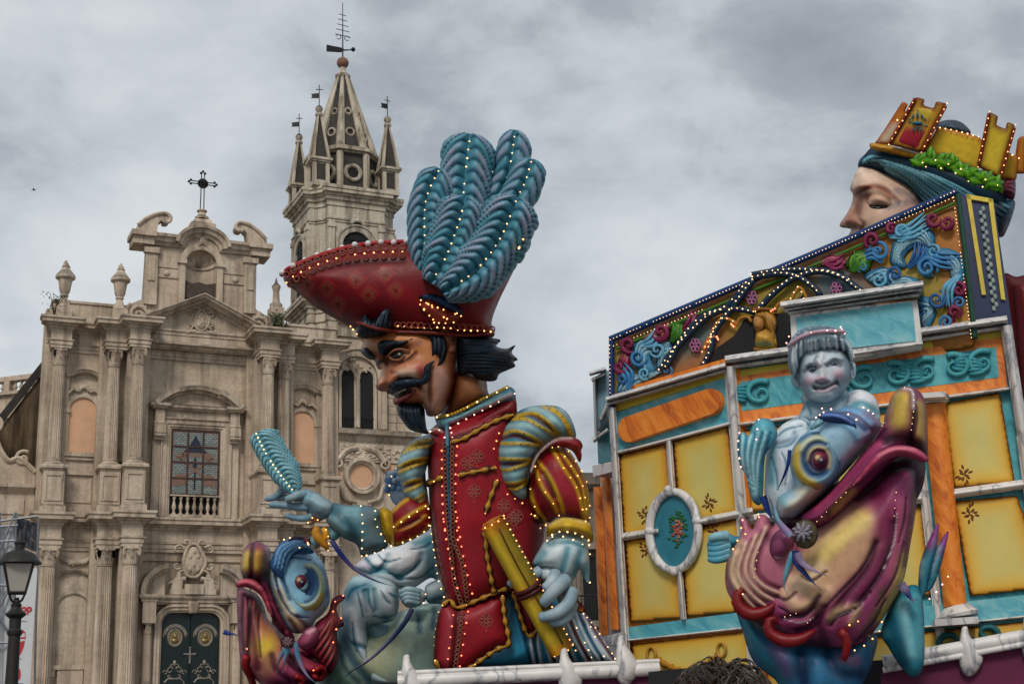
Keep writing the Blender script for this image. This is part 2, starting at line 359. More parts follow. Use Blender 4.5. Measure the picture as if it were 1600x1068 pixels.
# ---- pediment with a carved coat of arms
zb = ZUT - 0.62
A, B, C = (-3.62, ZUT - .02), (0.0, 22.42), (3.62, ZUT - .02); wp = WI - 0.15
m = MB(); m.prism([(-3.3, ZUT - .7), (3.3, ZUT - .7), (3.3, ZUT), (0, 22.2), (-3.3, ZUT)], -(0.55), 0.3, 'y'); m.build('tympanum', M_WALL, church)
m = MB(); m.sweep([A, B, C], [(-.38, .5), (-.38, .62), (-.30, .66), (-.26, .9), (-.2, .95), (-.12, 1.25), (-.06, 1.28), (0.0, 1.38), (0.05, 1.38), (0.06, .3), (-.2, .3)], 'face'); m.build('raking_cornice', M_ST, church, True, 30)
m = MB(); m.sweep([(-2.62, .45), (2.62, .45)], [(-.2, ZUT - .98), (0.0, ZUT - .95), (.1, ZUT - .9), (.12, ZUT - .82), (.34, ZUT - .78), (.36, ZUT - .68), (-.2, ZUT - .64)], 'plan'); m.build('pediment_cornice', M_ST, church, True, 30)
def cartouche(u, z, h, w, name, parent, scr=True):
    """shield with a scrolled frame, swelling out of the wall"""
    m = MB(); n = 26; P = np.zeros((9, n, 3)); t = np.linspace(0, 2 * math.pi, n, endpoint=False)
    rx = 0.26 * h * (1 + 0.10 * np.cos(3 * t + .5) + .05 * np.cos(4 * t)); rz = 0.42 * h * (1 + .05 * np.cos(3 * t + 1.5))
    for i, k in enumerate(np.linspace(1, 0.02, 9)):
        P[i, :, 0] = u + rx * k * np.cos(t); P[i, :, 2] = z + rz * k * np.sin(t); P[i, :, 1] = -(w + 0.12 * h * math.sqrt(max(0, 1 - k * k)))
    m.grid(P, False, True); k0 = np.column_stack([u + rx * 1.08 * np.cos(t), np.full(n, -(w + .05 * h)), z + rz * 1.06 * np.sin(t)])
    m.tube(np.vstack([k0, k0[:1]]), 0.05 * h, 7)
    for s in (-1, 1):
        for (cx_, cz_, R, st, turns) in ((.42, .28, .15, 2.6, -3.4), (.44, -.12, .13, -2.6, 3.2), (.30, -.42, .16, 1.8, -3.6), (.22, .47, .11, 3.4, -3.2)):
            q = np.linspace(0, 1, 20); rr = R * h * (1 - .82 * q); a = st + turns * 1.4 * q
            m.tube([(u + s * (cx_ * h + r_ * math.cos(a_)), -(w + .07 * h), z + cz_ * h + r_ * math.sin(a_)) for r_, a_ in zip(rr, a)], .042 * h * (1 - .4 * q), 6)
        m.tube([(u + s * .2 * h, -(w + .06 * h), z - .46 * h), (u + s * .45 * h, -(w + .06 * h), z - .50 * h), (u + s * .66 * h, -(w + .05 * h), z - .60 * h)], [.06 * h, .07 * h, .02 * h], 6)
    for dx, dz, a in ((-.1, .12, .5), (.1, .12, -.5), (0, -.1, 0), (-.1, -.2, .3), (.1, -.22, -.3), (0, .25, 0)):
        m.ball((u + dx * h, -(w + .11 * h), z + dz * h), .055 * h, 7, 5, sc=(1, .6, 1.5))
    return m.build(name, M_ST, parent, True, 60)
cartouche(0.0, 21.25, 1.15, 0.56, 'coat_of_arms', church)
# ---- attic blocks and flaming urns above the cornice
m = MB()
for a, b, w0, w1, z1 in ((-6.9, -3.3, -.6, .1, 21.72), (3.3, 7.0, -.6, .1, 21.55)): m = MB(); m.wbox(a, b, w0, w1, ZUT - .05, z1); m.wbox(a - .05, b + .05, w0 - .05, w1 + .07, z1 - .002, z1 + .12); m.build('parapet', M_ST, church)
def urn(u, w, z, k=1.0):
    k *= .94; m = MB(); m.wbox(u - .5 * k, u + .5 * k, w - .5 * k, w + .5 * k, z, z + .95 * k); m.wbox(u - .42 * k, u + .42 * k, w - .42 * k, w + .42 * k, z + .95 * k, z + 1.05 * k)
    m.lathe([(.40, 0), (.36, .15), (.2, .4), (.17, .5), (.24, .58), (.21, .66), (.30, .8), (.36, 1.15), (.40, 1.35), (.56, 1.45), (.57, 1.55), (.46, 1.68), (.3, 1.85), (.2, 1.98), (.24, 2.04), (.17, 2.1), (.14, 2.2)], (u, -w, z + 1.0 * k), 18, sx=.82, sy=.82)
    q = m.build('urn', M_ST, church, True, 35); f = MB()
    for i in range(7):
        a = i * .9; f.ball((u + .12 * k * math.cos(a), -w + .12 * k * math.sin(a), z + 3.7 * k + .07 * (i % 3)), .17 * k, 7, 6, sc=(.75, .75, 2.4))
    f.build('carved_flame', M_ST, q, True, 70)
zA = ZUT; urn(-6.42, .2, zA, .76); urn(-3.92, .55, zA, .76)
# ---- crowning gable: body, side scrolls, arched cornice, shell niche, cross
zc0, zc1 = 21.3, 24.86; wc = 0.15; g = MB()
R_ = 0.78; za = 25.02
body = [(-2.72, zc0), (-2.72, zc1), (2.72, zc1), (2.72, zc0)]
arcn = arc(0, za - .75, R_, R_, 180, 0, 14)
outl = [(-2.72, zc0), (-2.62, zc1 + .2), (-.9, zc1 + .2)] + arc(0, zc1 + .2, .9, .7, 180, 0, 14)[1:-1] + [(.9, zc1 + .2), (2.62, zc1 + .2), (2.72, zc0), (R_, zc0), (R_, za - .75)] + arcn[::-1][1:-1] + [(-R_, za - .75), (-R_, zc0)]
g.prism(outl, -wc, .75, 'y'); gable = g.build('gable_wall', M_WALL, church)
def conch(u, z, r, w, parent, n=9, depth=.6):
    m = MB(); ph = np.linspace(0, math.pi, n * 8 + 1); el = np.linspace(0.0, 1, 10); P = np.zeros((len(el), len(ph), 3))
    for i, e in enumerate(el):
        rib = 1 - .07 * np.abs(np.cos(ph * n * .5 * 2 / 2)) * e; rr = r * math.sin(e * math.pi / 2) * rib
        P[i, :, 0] = u + rr * np.cos(ph); P[i, :, 2] = z + rr * np.sin(ph) ; P[i, :, 1] = -w + depth * math.cos(e * math.pi / 2) * (1 - .12 * np.abs(np.cos(ph * n * .5)))
    m.grid(P); return m.build('shell_conch', M_ST, parent, True, 80)
conch(0, za - .72, R_, wc - .02, church, 11)
m = MB(); t = np.linspace(0, math.pi, 13); P = np.array([[(R_ * math.cos(a), -wc + .02 + .6 * math.sin(a), zz_) for a in t] for zz_ in (zc0, za - .7)]); m.grid(P); m.build('niche', M_WALL, church)
m = MB(); m.sweep([(-R_, za - .68), (R_, za - .68)], [(0, 0)], 'plan') if False else None
m.tube([(-R_ * math.cos(a) * .98, -wc + .58 * math.sin(a), za - .66 - .12 * math.sin(a)) for a in np.linspace(0, math.pi, 13)], .06, 6); m.build('shell_rim', M_ST, church)
m = MB(); m.prism([(-.76, 22.55), (.76, 22.5), (.78, 23.42), (.3, 23.32), (-.05, 23.4), (-.4, 23.3), (-.78, 23.45)], -.1, -.02, 'y'); m.build('broken_panel', M_RUSTP, church)
m = MB(); m.sweep([(-R_, zc0), (-R_, za - .75)] + arcn[1:-1] + [(R_, za - .75), (R_, zc0)], [(0.0, wc - .02), (0.0, wc + .12), (.1, wc + .16), (.3, wc + .16), (.33, wc + .06), (.33, wc - .02)], 'face'); m.build('niche_frame', M_ST, church, True, 35)
for s in (-1, 1): MB().wbox(s * .96 - .22, s * .96 + .22, wc, wc + .26, za - .8, za - .66).build('impost', M_ST, church)
path = [(-3.0, zc1 + .18), (-.9, zc1 + .18)] + arc(0, zc1 + .2, .88, .66, 178, 2, 15) + [(.9, zc1 + .18), (3.0, zc1 + .18)]
m = MB(); m.sweep(path, [(0, .1), (0, wc + .12), (.12, wc + .18), (.18, wc + .34), (.36, wc + .40), (.38, wc + .52), (.52, wc + .56), (.55, .1)], 'face'); m.build('gable_cornice', M_ST, church, True, 30)
for s in (-1, 1):
    m = MB(); m.wbox(s * 2.9 - .5, s * 2.9 + .5, -.7, wc + .42, zc1 + .1, zc1 + .48); m.wbox(s * 2.9 - .6, s * 2.9 + .6, -.74, wc + .6, zc1 + .48, zc1 + .74)
    m.wbox(s * 2.45 - .3, s * 2.45 + .3, wc, wc + .2, zc1 - 2.9, zc1 - .15); m.wbox(s * 2.45 - .38, s * 2.45 + .38, wc, wc + .3, zc1 - .28, zc1 + .02)
    m.wbox(s * 2.45 - .17, s * 2.45 + .17, wc + .2, wc + .26, zc1 - 1.7, zc1 - .5); m.build('gable_pilaster', M_ST, church)
    m = MB(); m.wbox(s * 1.7 - .62, s * 1.7 + .62, wc, wc + .05, zc1 - .9, zc1 - .2); m.wbox(s * 1.7 - .55, s * 1.7 + .55, wc, wc + .07, zc1 - 1.42, zc1 - 1.28); m.ball((s * 1.7, -wc - .08, zc1 - 1.2), .16, 8, 6, sc=(1.2, .6, 1)); m.build('relief_panel', M_ST, church)
    # curled finial, like a piece of a broken pediment
    q = [(s * 3.25, zc1 + .74), (s * 3.2, zc1 + 1.05), (s * 2.75, zc1 + 1.48), (s * 2.25, zc1 + 1.76), (s * 1.8, zc1 + 1.80), (s * 1.62, zc1 + 1.6), (s * 1.7, zc1 + 1.38), (s * 1.95, zc1 + 1.36), (s * 1.98, zc1 + 1.5), (s * 2.2, zc1 + 1.3), (s * 2.28, zc1 + .74)]
    m = MB(); m.prism([tuple(p) for p in spline(q[:-1], 40)] + [q[-1]], -wc - .3, .2, 'y'); ed = spline(q[1:9], 30); m.tube([(p[0], -wc - .34, p[1]) for p in ed], .09, 6); m.build('scroll_finial', M_ST, church, True, 35)
    # big volute at the foot
    q = [(s * 2.6, zc0 + 1.6), (s * 2.72, zc0 + 1.0), (s * 3.1, zc0 + .75), (s * 3.5, zc0 + .5), (s * 3.62, zc0 + .05), (s * 3.4, zc0 - .4), (s * 2.6, zc0 - .5)]
    m = MB(); m.prism([tuple(p) for p in spline(q, 30)], -wc - .12, .5, 'y'); t = np.linspace(0, 1, 40)
    m.tube([(s * (3.0 - (.58 * (1 - tt) + .04) * math.cos(tt * 4.4 * math.pi + 2.2)), -wc - .16, zc0 + .1 + (.58 * (1 - tt) + .04) * math.sin(tt * 4.4 * math.pi + 2.2)) for tt in t], .09, 6); m.build('volute', M_ST, church, True, 35)
cartouche(0, 25.5, .42, wc + .2, 'keystone_cartouche', church)
m = MB(); m.sweep([(-.6, -.35), (-.6, .5), (.6, .5), (.6, -.35)], [(-.5, 26.0), (0, 26.0), (.02, 26.4), (-.1, 26.48), (-.2, 26.68), (-.4, 26.8), (-.5, 26.8)], 'plan')
m.lathe([(.34, 0), (.36, .1), (.22, .2), (.18, .36), (.26, .42), (.26, .48), (.1, .52)], (0, .0, 26.75), 12); m.build('cross_pedestal', M_ST, church, True, 35)
cr = MB(); zc = 28.72
cr.tube([(-.09, 0, 27.2), (-.07, 0, 29.2)], .028, 6); cr.tube([(.09, 0, 27.2), (.07, 0, 29.2)], .028, 6); cr.tube([(-.55, 0, zc + .06), (.55, 0, zc + .06)], .028, 6); cr.tube([(-.55, 0, zc - .07), (.55, 0, zc - .07)], .028, 6)
for a, b in ((0, 29.25), (-.6, zc), (.6, zc)):
    d = (0, .1) if a == 0 else (math.copysign(.1, a), 0); e = (d[1], d[0]); 
    for x_, z_ in ((a + d[0], b + d[1]), (a + e[0], b + e[1]), (a - e[0], b - e[1])): cr.ball((x_, 0, z_), .07, 8, 6)
cross = cr.build('cross', M_IRON, church)
m = MB(); m.lathe([(.02, -.02), (.27, -.02), (.27, .02), (.02, .02)], (0, 0, 0), 20); dsk = m.mesh('cross_disc', M_IRON); o = obj('disc', dsk, cross, (.02, .06, zc)); o.rotation_euler = (math.pi / 2, 0, 0)
# ---- side niches
def niche(u, w, hw, z0, zs, name, fill, parent=church):
    n = MB(); A_ = arc(u, zs, hw, hw, 180, 0, 14); n.sweep([(u - hw, z0)] + A_ + [(u + hw, z0)], [(0, w - .02), (0, w + .1), (.07, w + .13), (.15, w + .13), (.17, w + .05), (.17, w - .02)], 'face')
    q = n.build(name, M_ST, parent, True, 35); p = MB(); p.prism([(u - hw, z0)] + A_ + [(u + hw, z0)], -w - .012, -w + .1, 'y'); p.build('niche_panel', fill, q); return q
for s in (-1, 1):
    u = s * 5.28; q = niche(u, 0.0, .62, 14.55, 16.55, 'side_niche', M_PEACH)
    m = MB(); m.wbox(u - .9, u + .9, .003, .2, 14.36, 14.54); m.wbox(u - .78, u + .78, .003, .12, 14.2, 14.36)
    for t in (-1, 1): m.wbox(u + t * .76 - .12, u + t * .76 + .12, .003, .12, 14.55, 15.6); m.wbox(u + t * .76 - .16, u + t * .76 + .16, .003, .2, 16.4, 16.6); m.tube([(u + t * (.78 + .14 * math.cos(a)), -.1, 13.95 + .14 * math.sin(a)) for a in np.linspace(0, 5, 12)], .05, 5)
    m.build('niche_sill', M_ST, q)
    m = MB(); m.sweep([(u - .85, 18.05)] + arc(u, 17.2, 1.0, 1.1, 125, 55, 10) + [(u + .85, 18.05)], [(0, .003), (0, .18), (.06, .3), (.14, .34), (.18, .4), (.2, .003)], 'face'); m.build('hood_moulding', M_ST, q, True, 35)
    m = MB()
    for k in range(7):
        a = math.radians(20 + k * 23); m.ball((u + .2 * math.cos(a), -.1, 17.5 + .2 * math.sin(a)), .1, 7, 6, sc=(.7, .8, 1.4))
    for t in (-1, 1): m.tube([(u + t * x_, -.09, z_) for x_, z_ in ((.25, 17.45), (.5, 17.55), (.72, 17.3), (.85, 17.35))], [.07, .1, .07, .03], 6)
    m.build('shell_ornament', M_ST, q, True, 70)
    # lower niche
    q = niche(u, 0.0, .74, 4.95, 7.35, 'side_niche', M_WALL)
    m = MB(); m.wbox(u - .95, u + .95, .003, .25, 4.75, 4.94); m.wbox(u - .55, u + .55, .003, .2, 3.75, 4.76)
    for t in (-1, 1): m.wbox(u + t * .82 - .16, u + t * .82 + .16, .003, .22, 4.45, 4.76); m.wbox(u + t * .82 - .12, u + t * .82 + .12, .003, .14, 3.6, 4.46)
    m.build('niche_sill', M_ST, q)
    m = MB(); m.sweep([(u - .92, 8.75)] + arc(u, 8.2, 1.0, .85, 140, 40, 12) + [(u + .92, 8.75)], [(0, .003), (0, .14), (.06, .22), (.11, .25), (.13, .003)], 'face'); m.build('hood_moulding', M_ST, q, True, 35)
    m = MB(); m.tube([(u + x_, -.08, 9.6 - .28 * math.cos(x_ * 2.2) + .14) for x_ in np.linspace(-.7, .7, 14)], .08 + .05 * np.cos(np.linspace(-1.5, 1.5, 14)), 7)
    for k in range(22):
        x_ = random.uniform(-.7, .7); m.ball((u + x_, -.13, 9.74 - .28 * math.cos(x_ * 2.2) + random.uniform(-.12, .12)), random.uniform(.05, .09), 6, 5, sc=(1.2, .8, .9))
    m.build('garland', M_ST, q, True, 70)
# ---- great window
zb0, zw0, zw1 = 11.78, 12.78, 15.86; hw = 1.12
M_GLASS, N, L, P = nodes('stained_glass')
tc = N.new('ShaderNodeTexCoord'); mp = N.new('ShaderNodeMapping'); mp.inputs['Rotation'].default_value = (math.radians(-90), 0, 0); tc.object = church; L.new(tc.outputs['Object'], mp.inputs[0])
br = N.new('ShaderNodeTexBrick'); br.inputs['Scale'].default_value = 1; br.inputs['Brick Width'].default_value = .2; br.inputs['Row Height'].default_value = .1; br.inputs['Mortar Size'].default_value = .011
br.inputs['Color1'].default_value = rgba(hx('8f9993')); br.inputs['Color2'].default_value = rgba(hx('757f7b')); br.inputs['Mortar'].default_value = (.03, .03, .03, 1); L.new(mp.outputs[0], br.inputs[0]); L.new(br.outputs[0], P.inputs['Base Color'])
P.inputs['Roughness'].default_value = .18; bump(N, L, P, nz(N, L, mp.outputs[0], 6), .25, .02)
M_LEAD = plain('rusty_iron', hx('4a2f26'), .7, .2, 9); M_BLUEG = plain('dark_blue_glass', hx('272a3a'), .2); M_AMBG = plain('amber_glass', hx('7c5f4e'), .25); M_ROSEG = plain('rose_glass', hx('93776f'), .25)
win = MB().wbox(-hw, hw, .16, .20, zw0, zw0 + .004).build('great_window', M_LEAD, church)
pu = np.linspace(-hw, hw, 4); pz = np.linspace(zw0, zw1, 5)
for i in range(3):
    for j in range(4): MB().wbox(pu[i] + .03, pu[i + 1] - .03, .06, .075, pz[j] + .03, pz[j + 1] - .03).build('pane', M_GLASS, win)
fr = MB()
for x_ in pu: fr.wbox(x_ - .04, x_ + .04, .05, .12, zw0, zw1)
for z_ in pz: fr.wbox(-hw - .05, hw + .05, .045, .115, z_ - .04, z_ + .04)
fr.build('window_bar', M_LEAD, win)
e = MB(); e.prism([(-.62, 14.78), (-.5, 14.9), (-.25, 15.2), (-.06, 15.55), (0, 15.68), (.06, 15.55), (.25, 15.2), (.5, 14.9), (.62, 14.78)], -.082, -.072, 'y'); e.prism([(-.05, 13.0), (.05, 13.0), (.05, 14.6), (-.05, 14.6)], -.082, -.072, 'y'); e.prism([(-.14, 14.1), (.14, 14.1), (0, 14.45)], -.086, -.072, 'y'); e.build('parasol_emblem', M_BLUEG, win)
e = MB()
for k in range(9): x_ = -.58 + k * .145; e.prism([(x_ - .065, 14.80), (x_ + .065, 14.80), (x_ + .05, 14.62), (x_, 14.55), (x_ - .05, 14.62)], -.088, -.073, 'y')
e.build('parasol_fringe', M_AMBG, win)
for s in (-1, 1):
    e = MB(); d = np.array([s * .86, .62]); d /= np.linalg.norm(d); n_ = np.array([-d[1], d[0]]); c0 = np.array([0, 13.95])
    def bar(a, b, w_, o=0): 
        p = [c0 + d * a + n_ * (o + w_), c0 + d * b + n_ * (o + w_), c0 + d * b + n_ * (o - w_), c0 + d * a + n_ * (o - w_)]; e.prism([tuple(q) for q in p], -.09 - .002 * s, -.074, 'y')
    bar(-.7, 1.12, .06); bar(.72, 1.08, .17, s * .16); e.lathe([(.0, 0)], (0, 0, 0), 3) if False else None
    cc = c0 - d * .8; e.prism(arc(cc[0], cc[1], .3, .3, 0, 345, 14), -.091 - .002 * s, -.074, 'y'); cc = c0 - d * 1.05; e.prism(arc(cc[0], cc[1], .2, .2, 0, 345, 12), -.087 - .002 * s, -.074, 'y'); e.build('crossed_key', M_AMBG, win)
e = MB()
for k in range(16):
    for s in (-1, 1):
        if k < 12: z_ = zw0 + .15 + k * .25; e.prism([(s * hw - s * .05, z_), (s * (hw - .05 - .1 - .05 * (k % 2)), z_ + .06), (s * hw - s * .05, z_ + .15)], -.084, -.074, 'y')
for k in range(8): x_ = -.95 + k * .26; e.prism([(x_ - .08, zw1 - .05), (x_ + .08, zw1 - .05), (x_, zw1 - .2)], -.084, -.074, 'y')
stuff(e.build('rose_border', M_ROSEG, win))
m = MB(); m.wbox(-hw - .02, hw + .02, .004, .012, zb0, zw0); m.build('baluster_shade_sheet', M_VOID, win)  # black sheet on the solid wall stands in for shade behind the balusters
f = [(-hw - .06, zb0 - .1), (-hw - .06, zw1 + .06), (hw + .06, zw1 + .06), (hw + .06, zb0 - .1)]
m = MB(); m.sweep(f, [(0, .002), (0, .14), (.08, .16), (.1, .22), (.2, .22), (.22, .28), (.42, .28), (.45, .36), (.5, .36), (.52, .002)], 'face')
for s in (-1, 1):
    m.wbox(s * 1.86 - .2, s * 1.86 + .2, .003, .22, zb0 - .14, 15.3); m.wbox(s * 1.8 - .23, s * 1.8 + .23, .003, .46, 15.3, 15.6); m.wbox(s * 1.8 - .26, s * 1.8 + .26, .003, .6, 15.6, 16.0); m.wbox(s * 1.8 - .22, s * 1.8 + .22, .003, .5, 16.0, 16.75)
    for k in range(3): m.tube([(s * 1.8 - .26, -.52 + .04 * k, 15.5 + .3 * k), (s * 1.8 + .26, -.52 + .04 * k, 15.5 + .3 * k)], .09, 8)
m.wbox(-1.56, 1.56, .003, .2, 16.42, 16.8); m.build('window_surround', M_ST, church, True, 30)
m = MB(); Pp = [(-2.12, .1), (-2.12, .62), (-1.5, .62), (-1.5, .3), (1.5, .3), (1.5, .62), (2.12, .62), (2.12, .1)]
m.sweep(Pp, [(-.3, 16.78), (0, 16.78), (.06, 16.84), (.16, 16.9), (.18, 17.0), (.22, 17.04), (-.3, 17.1)], 'plan')
R0 = 2.72; a0 = 42; m.sweep(arc(0, 15.28, R0, R0 - .06, 180 - a0 - 1, a0 + 1, 26), [(-.26, .02), (-.26, .3), (-.18, .34), (-.14, .6), (-.02, .66), (.05, .72), (.08, .02)], 'face')
for s in (-1, 1): m.sweep([(p[0] , p[1]) for p in arc(0, 15.28, R0, R0 - .06, 90 - s * 22, 90 - s * 50, 8)][::(1 if s > 0 else -1)], [(-.26, .02), (-.26, .5), (-.18, .55), (-.14, .82), (0, .86), (.09, .9), (.12, .02)], 'face')
m.prism(arc(0, 15.28, R0 - .2, R0 - .26, 180 - a0, a0, 16) , -.16, .02, 'y'); m.build('window_pediment', M_ST, church, True, 30)
# balusters
bp = [(.09, 0), (.09, .1), (.055, .13), (.05, .2), (.1, .34), (.105, .42), (.06, .62), (.045, .74), (.075, .8), (.09, .84), (.09, .94)]
bm_ = MB(); bm_.lathe(bp, seg=10); ME_BAL = bm_.mesh('baluster', M_ST, True, 50)
balu = MB(); balu.wbox(-hw - .04, hw + .04, .02, .3, zb0 - .12, zb0 + .02); balu.wbox(-hw - .04, hw + .04, .02, .3, zw0 - .12, zw0 - .05); bal = balu.build('window_balustrade', M_ST, church)
for k in range(7): obj('baluster', ME_BAL, bal, (-hw + .16 + k * (2 * hw - .32) / 6, -.17, zb0), (1, 1, .92))
# ---- portal
M_DOOR = plain('dark_green_paint', hx('10201f'), .35, .3, 3, bmp=.1, bscale=8); M_BRONZE = plain('worn_bronze', hx('8b8378'), .5, .3, 8, .5); M_GOLD = plain('brass_medallion', hx('8d7a55'), .4, .3, 9, .6)
dw, dz, rc = 1.36, 7.24, .5
dpoly = [(-dw, 0), (-dw, dz - rc)] + [(-dw + rc - rc * math.cos(a), dz - rc + rc * math.sin(a)) for a in np.linspace(0, math.pi / 2, 6)][1:] + [(dw - rc + rc * math.sin(a), dz - rc + rc * math.cos(a)) for a in np.linspace(0, math.pi / 2, 6)] + [(dw, 0)]
m = MB(); m.prism(dpoly, -.03, .1, 'y'); portal = m.build('portal', M_VOID, church)
for s in (-1, 1):
    h = [(p[0], p[1]) for p in dpoly if s * p[0] > 0]; h = ([(s * .02, dz - .02)] + h + [(s * .02, 0)]) if s > 0 else (h + [(s * .02, dz - .02), (s * .02, 0)])
    m = MB(); m.prism(h, -.09, -.035, 'y'); d = m.build('door_leaf', M_DOOR, portal)
    c = (s * .7, 6.12); m = MB(); m.sweep(arc(c[0], c[1], .3, .36, 345, 0, 22), [(-.03, .088), (-.03, .12), (.03, .13), (.07, .088)], 'face', True); m.sweep(arc(c[0], c[1] + .02, .5, .52, 165, 15, 14), [(-.07, .088), (-.07, .11), (.07, .12), (.09, .088)], 'face')
    for t in (-1, 1): m.tube([(c[0] + t * .5 + .06 * math.cos(a), -.1, c[1] + .1 + .06 * math.sin(a)) for a in np.linspace(0, 5, 10)], .03, 5)
    m.build('medallion_frame', M_BRONZE, portal)
    m = MB(); m.prism(arc(c[0], c[1], .26, .32, 0, 342, 20), -.096, -.088, 'y'); m.ball((c[0], -.11, c[1] + .06), .12, 8, 6, sc=(.8, .5, 1.1)); m.ball((c[0], -.1, c[1] - .14), .17, 8, 6, sc=(1, .4, .7)); m.build('medallion', M_GOLD, portal)
    m = MB(); c2 = (s * .68, 4.55)
    for t in (-1, 1):
        for (x0, z0, R1, st, tr) in ((.2, .1, .16, 2.6, -6), (.42, 0, .12, 0, 5.5), (.22, -.15, .1, 3.5, 5), (.12, .28, .09, 2, -5)):
            q = np.linspace(0, 1, 16); m.tube([(c2[0] + t * (x0 + R1 * (1 - .7 * k) * math.cos(st + tr * k)), -.1, c2[1] + z0 + R1 * (1 - .7 * k) * math.sin(st + tr * k)) for k in q], .032, 5)
    m.ball((c2[0], -.1, c2[1] + .42), .11, 8, 6, sc=(.8, .5, 1.3)); m.tube([(c2[0] - .45, -.1, c2[1] - .45), (c2[0] - .3, -.1, c2[1] - .28), (c2[0] + .3, -.1, c2[1] - .28), (c2[0] + .45, -.1, c2[1] - .45), (c2[0] + .45, -.1, c2[1] - 2.2)], .04, 5); m.build('door_ornament', M_BRONZE, portal)
m = MB(); m.wbox(-.035, .035, .09, .125, 5.0, 5.62); m.wbox(-.22, .22, .092, .122, 5.34, 5.41)
for a, b in ((0, 5.66), (-.25, 5.375), (.25, 5.375), (0, 4.97)): m.ball((a, -.11, b), .055, 7, 5)
m.build('door_cross', M_BRONZE, portal)
m = MB(); f = [(p[0], p[1]) for p in dpoly]
m.sweep(f, [(0, .03), (0, .3), (.07, .34), (.1, .42), (.22, .42), (.25, .5), (.36, .5), (.4, .03)], 'face'); m.build('door_surround', M_ST, church, True, 30)
for s in (-1, 1):
    column(s * 2.05, .62, 1.2, 6.72, .21, hc=.5, hb=.2)
    m = MB(); m.wbox(s * 2.05 - .34, s * 2.05 + .34, .003, .36, 0, 7.75); m.wbox(s * 2.05 - .36, s * 2.05 + .36, .3, .95, 0, 1.2); m.wbox(s * 2.05 - .3, s * 2.05 + .3, .3, .92, 6.72, 7.7); m.build('portal_pier', M_ST, church)
    cc = (s * .92, 7.55); m = MB(); pa = arc(s * 1.05, 8.02, 1.42, 1.38, 180 if s < 0 else 0, 100 if s < 0 else 80, 14)
    if s > 0: pa = pa[::-1]
    m.sweep(pa, [(-.32, .2), (-.32, .72), (-.22, .8), (-.18, .98), (-.05, 1.04), (.04, 1.1), (.07, .2)], 'face'); m.prism([(pa[0][0], pa[0][1])] + pa + [(pa[-1][0], 8.0), (pa[0][0], 8.0)], -.42, .0, 'y'); m.build('broken_pediment', M_ST, church, True, 35)
m = MB(); Pp = [(-2.42, .05), (-2.42, .95), (-1.68, .95), (-1.68, .5), (1.68, .5), (1.68, .95), (2.42, .95), (2.42, .05)]
m.sweep(Pp, [(-.4, 7.68), (0, 7.68), (.02, 7.78), (.1, 7.84), (.14, 7.9), (.16, 8.0), (-.4, 8.04)], 'plan'); m.wbox(-1.7, 1.7, .003, .42, 7.6, 7.7)
m.prism([(-.16, 7.2), (.16, 7.2), (.24, 7.72), (-.24, 7.72)], -.62, -.3, 'y')
for k in range(4): m.wbox(-.17 + k * .09, -.12 + k * .09, .62, .65, 7.24, 7.68)
m.build('portal_entablature', M_ST, church, True, 30)
m = MB(); m.wbox(-1.05, 1.05, .003, .6, 8.04, 8.3); m.wbox(-.42, .42, .003, .75, 8.04, 8.5)
for s in (-1, 1): m.prism([(s * p[0], p[1]) for p in ((.5, 8.3), (1.0, 8.3), (.98, 8.55), (.8, 8.78), (.74, 9.02), (.62, 9.06), (.6, 8.85), (.5, 8.7))], -.5, 0, 'y')
m.build('arms_pedestal', M_ST, church); cartouche(0.0, 9.6, 1.75, .3, 'coat_of_arms', church)
m = MB(); m.wbox(-2.6, 2.6, .003, .14, 8.55, 8.7) if False else m.wbox(-2.55, 2.55, .003, .1, 9.62, 9.74); m.build('string_course', M_ST, church)
m = MB()
for k in range(4): m.wbox(-4.9 - .35 * (3 - k), 4.9 + .35 * (3 - k), 1.0, 3.0 + .35 * (3 - k), .17 * k, .17 * (k + 1) - .003)
m.build('steps', M_ST, church)
# ---- low left wing with its round window
lw = MB(); lw.wbox(-14.5, -7.16, -9, -.55, 0, 13.0); 
poly = [(-14.5, 12.9), (-14.5, 17.0)]; 
top = spline([(-12.6, 16.4), (-11.9, 17.2), (-10.7, 17.35), (-9.6, 16.9), (-9.0, 15.9), (-8.9, 15.0), (-8.4, 14.2), (-7.9, 14.3), (-7.16, 13.7)], 40)
lw.prism([(-14.5, 12.9), (-14.5, 16.4)] + [tuple(p) for p in top] + [(-7.16, 12.9)], .75, 1.3, 'y'); wing = lw.build('side_wing', M_WALL, church)
m = MB(); m.tube([(p[0], -(-.72), p[1]) for p in top], .12, 6); t = np.linspace(0, 1, 30)
for cx_, cz_, R1, st, tr in ((-9.15, 15.9, .42, -1.5, 9), (-7.75, 14.3, .34, 1, 8)): m.tube([(cx_ + (R1 * (1 - tt) + .04) * math.cos(st + tr * tt), .72, cz_ + (R1 * (1 - tt) + .04) * math.sin(st + tr * tt)) for tt in t], .08, 6)
m.sweep(arc(-10.35, 14.85, .98, 1.2, 350, 0, 30), [(0, -.76), (0, -.6), (.1, -.5), (.3, -.5), (.34, -.76)], 'face', True)
m.sweep([(-14.5, -.55), (-7.2, -.55)], [(-.1, 12.6), (0, 12.6), (.12, 12.75), (.3, 12.9), (.32, 13.05), (-.2, 13.1)], 'plan'); m.sweep([(-14.5, -.55), (-7.2, -.55)], [(-.1, 10.2), (0, 10.2), (.1, 10.6), (.1, 10.9), (.4, 11.1), (.45, 11.4), (-.2, 11.45)], 'plan')
for u in (-12, -8.6): m.wbox(u - 1.2, u + 1.0, -.55, -.48, 11.7, 12.4)
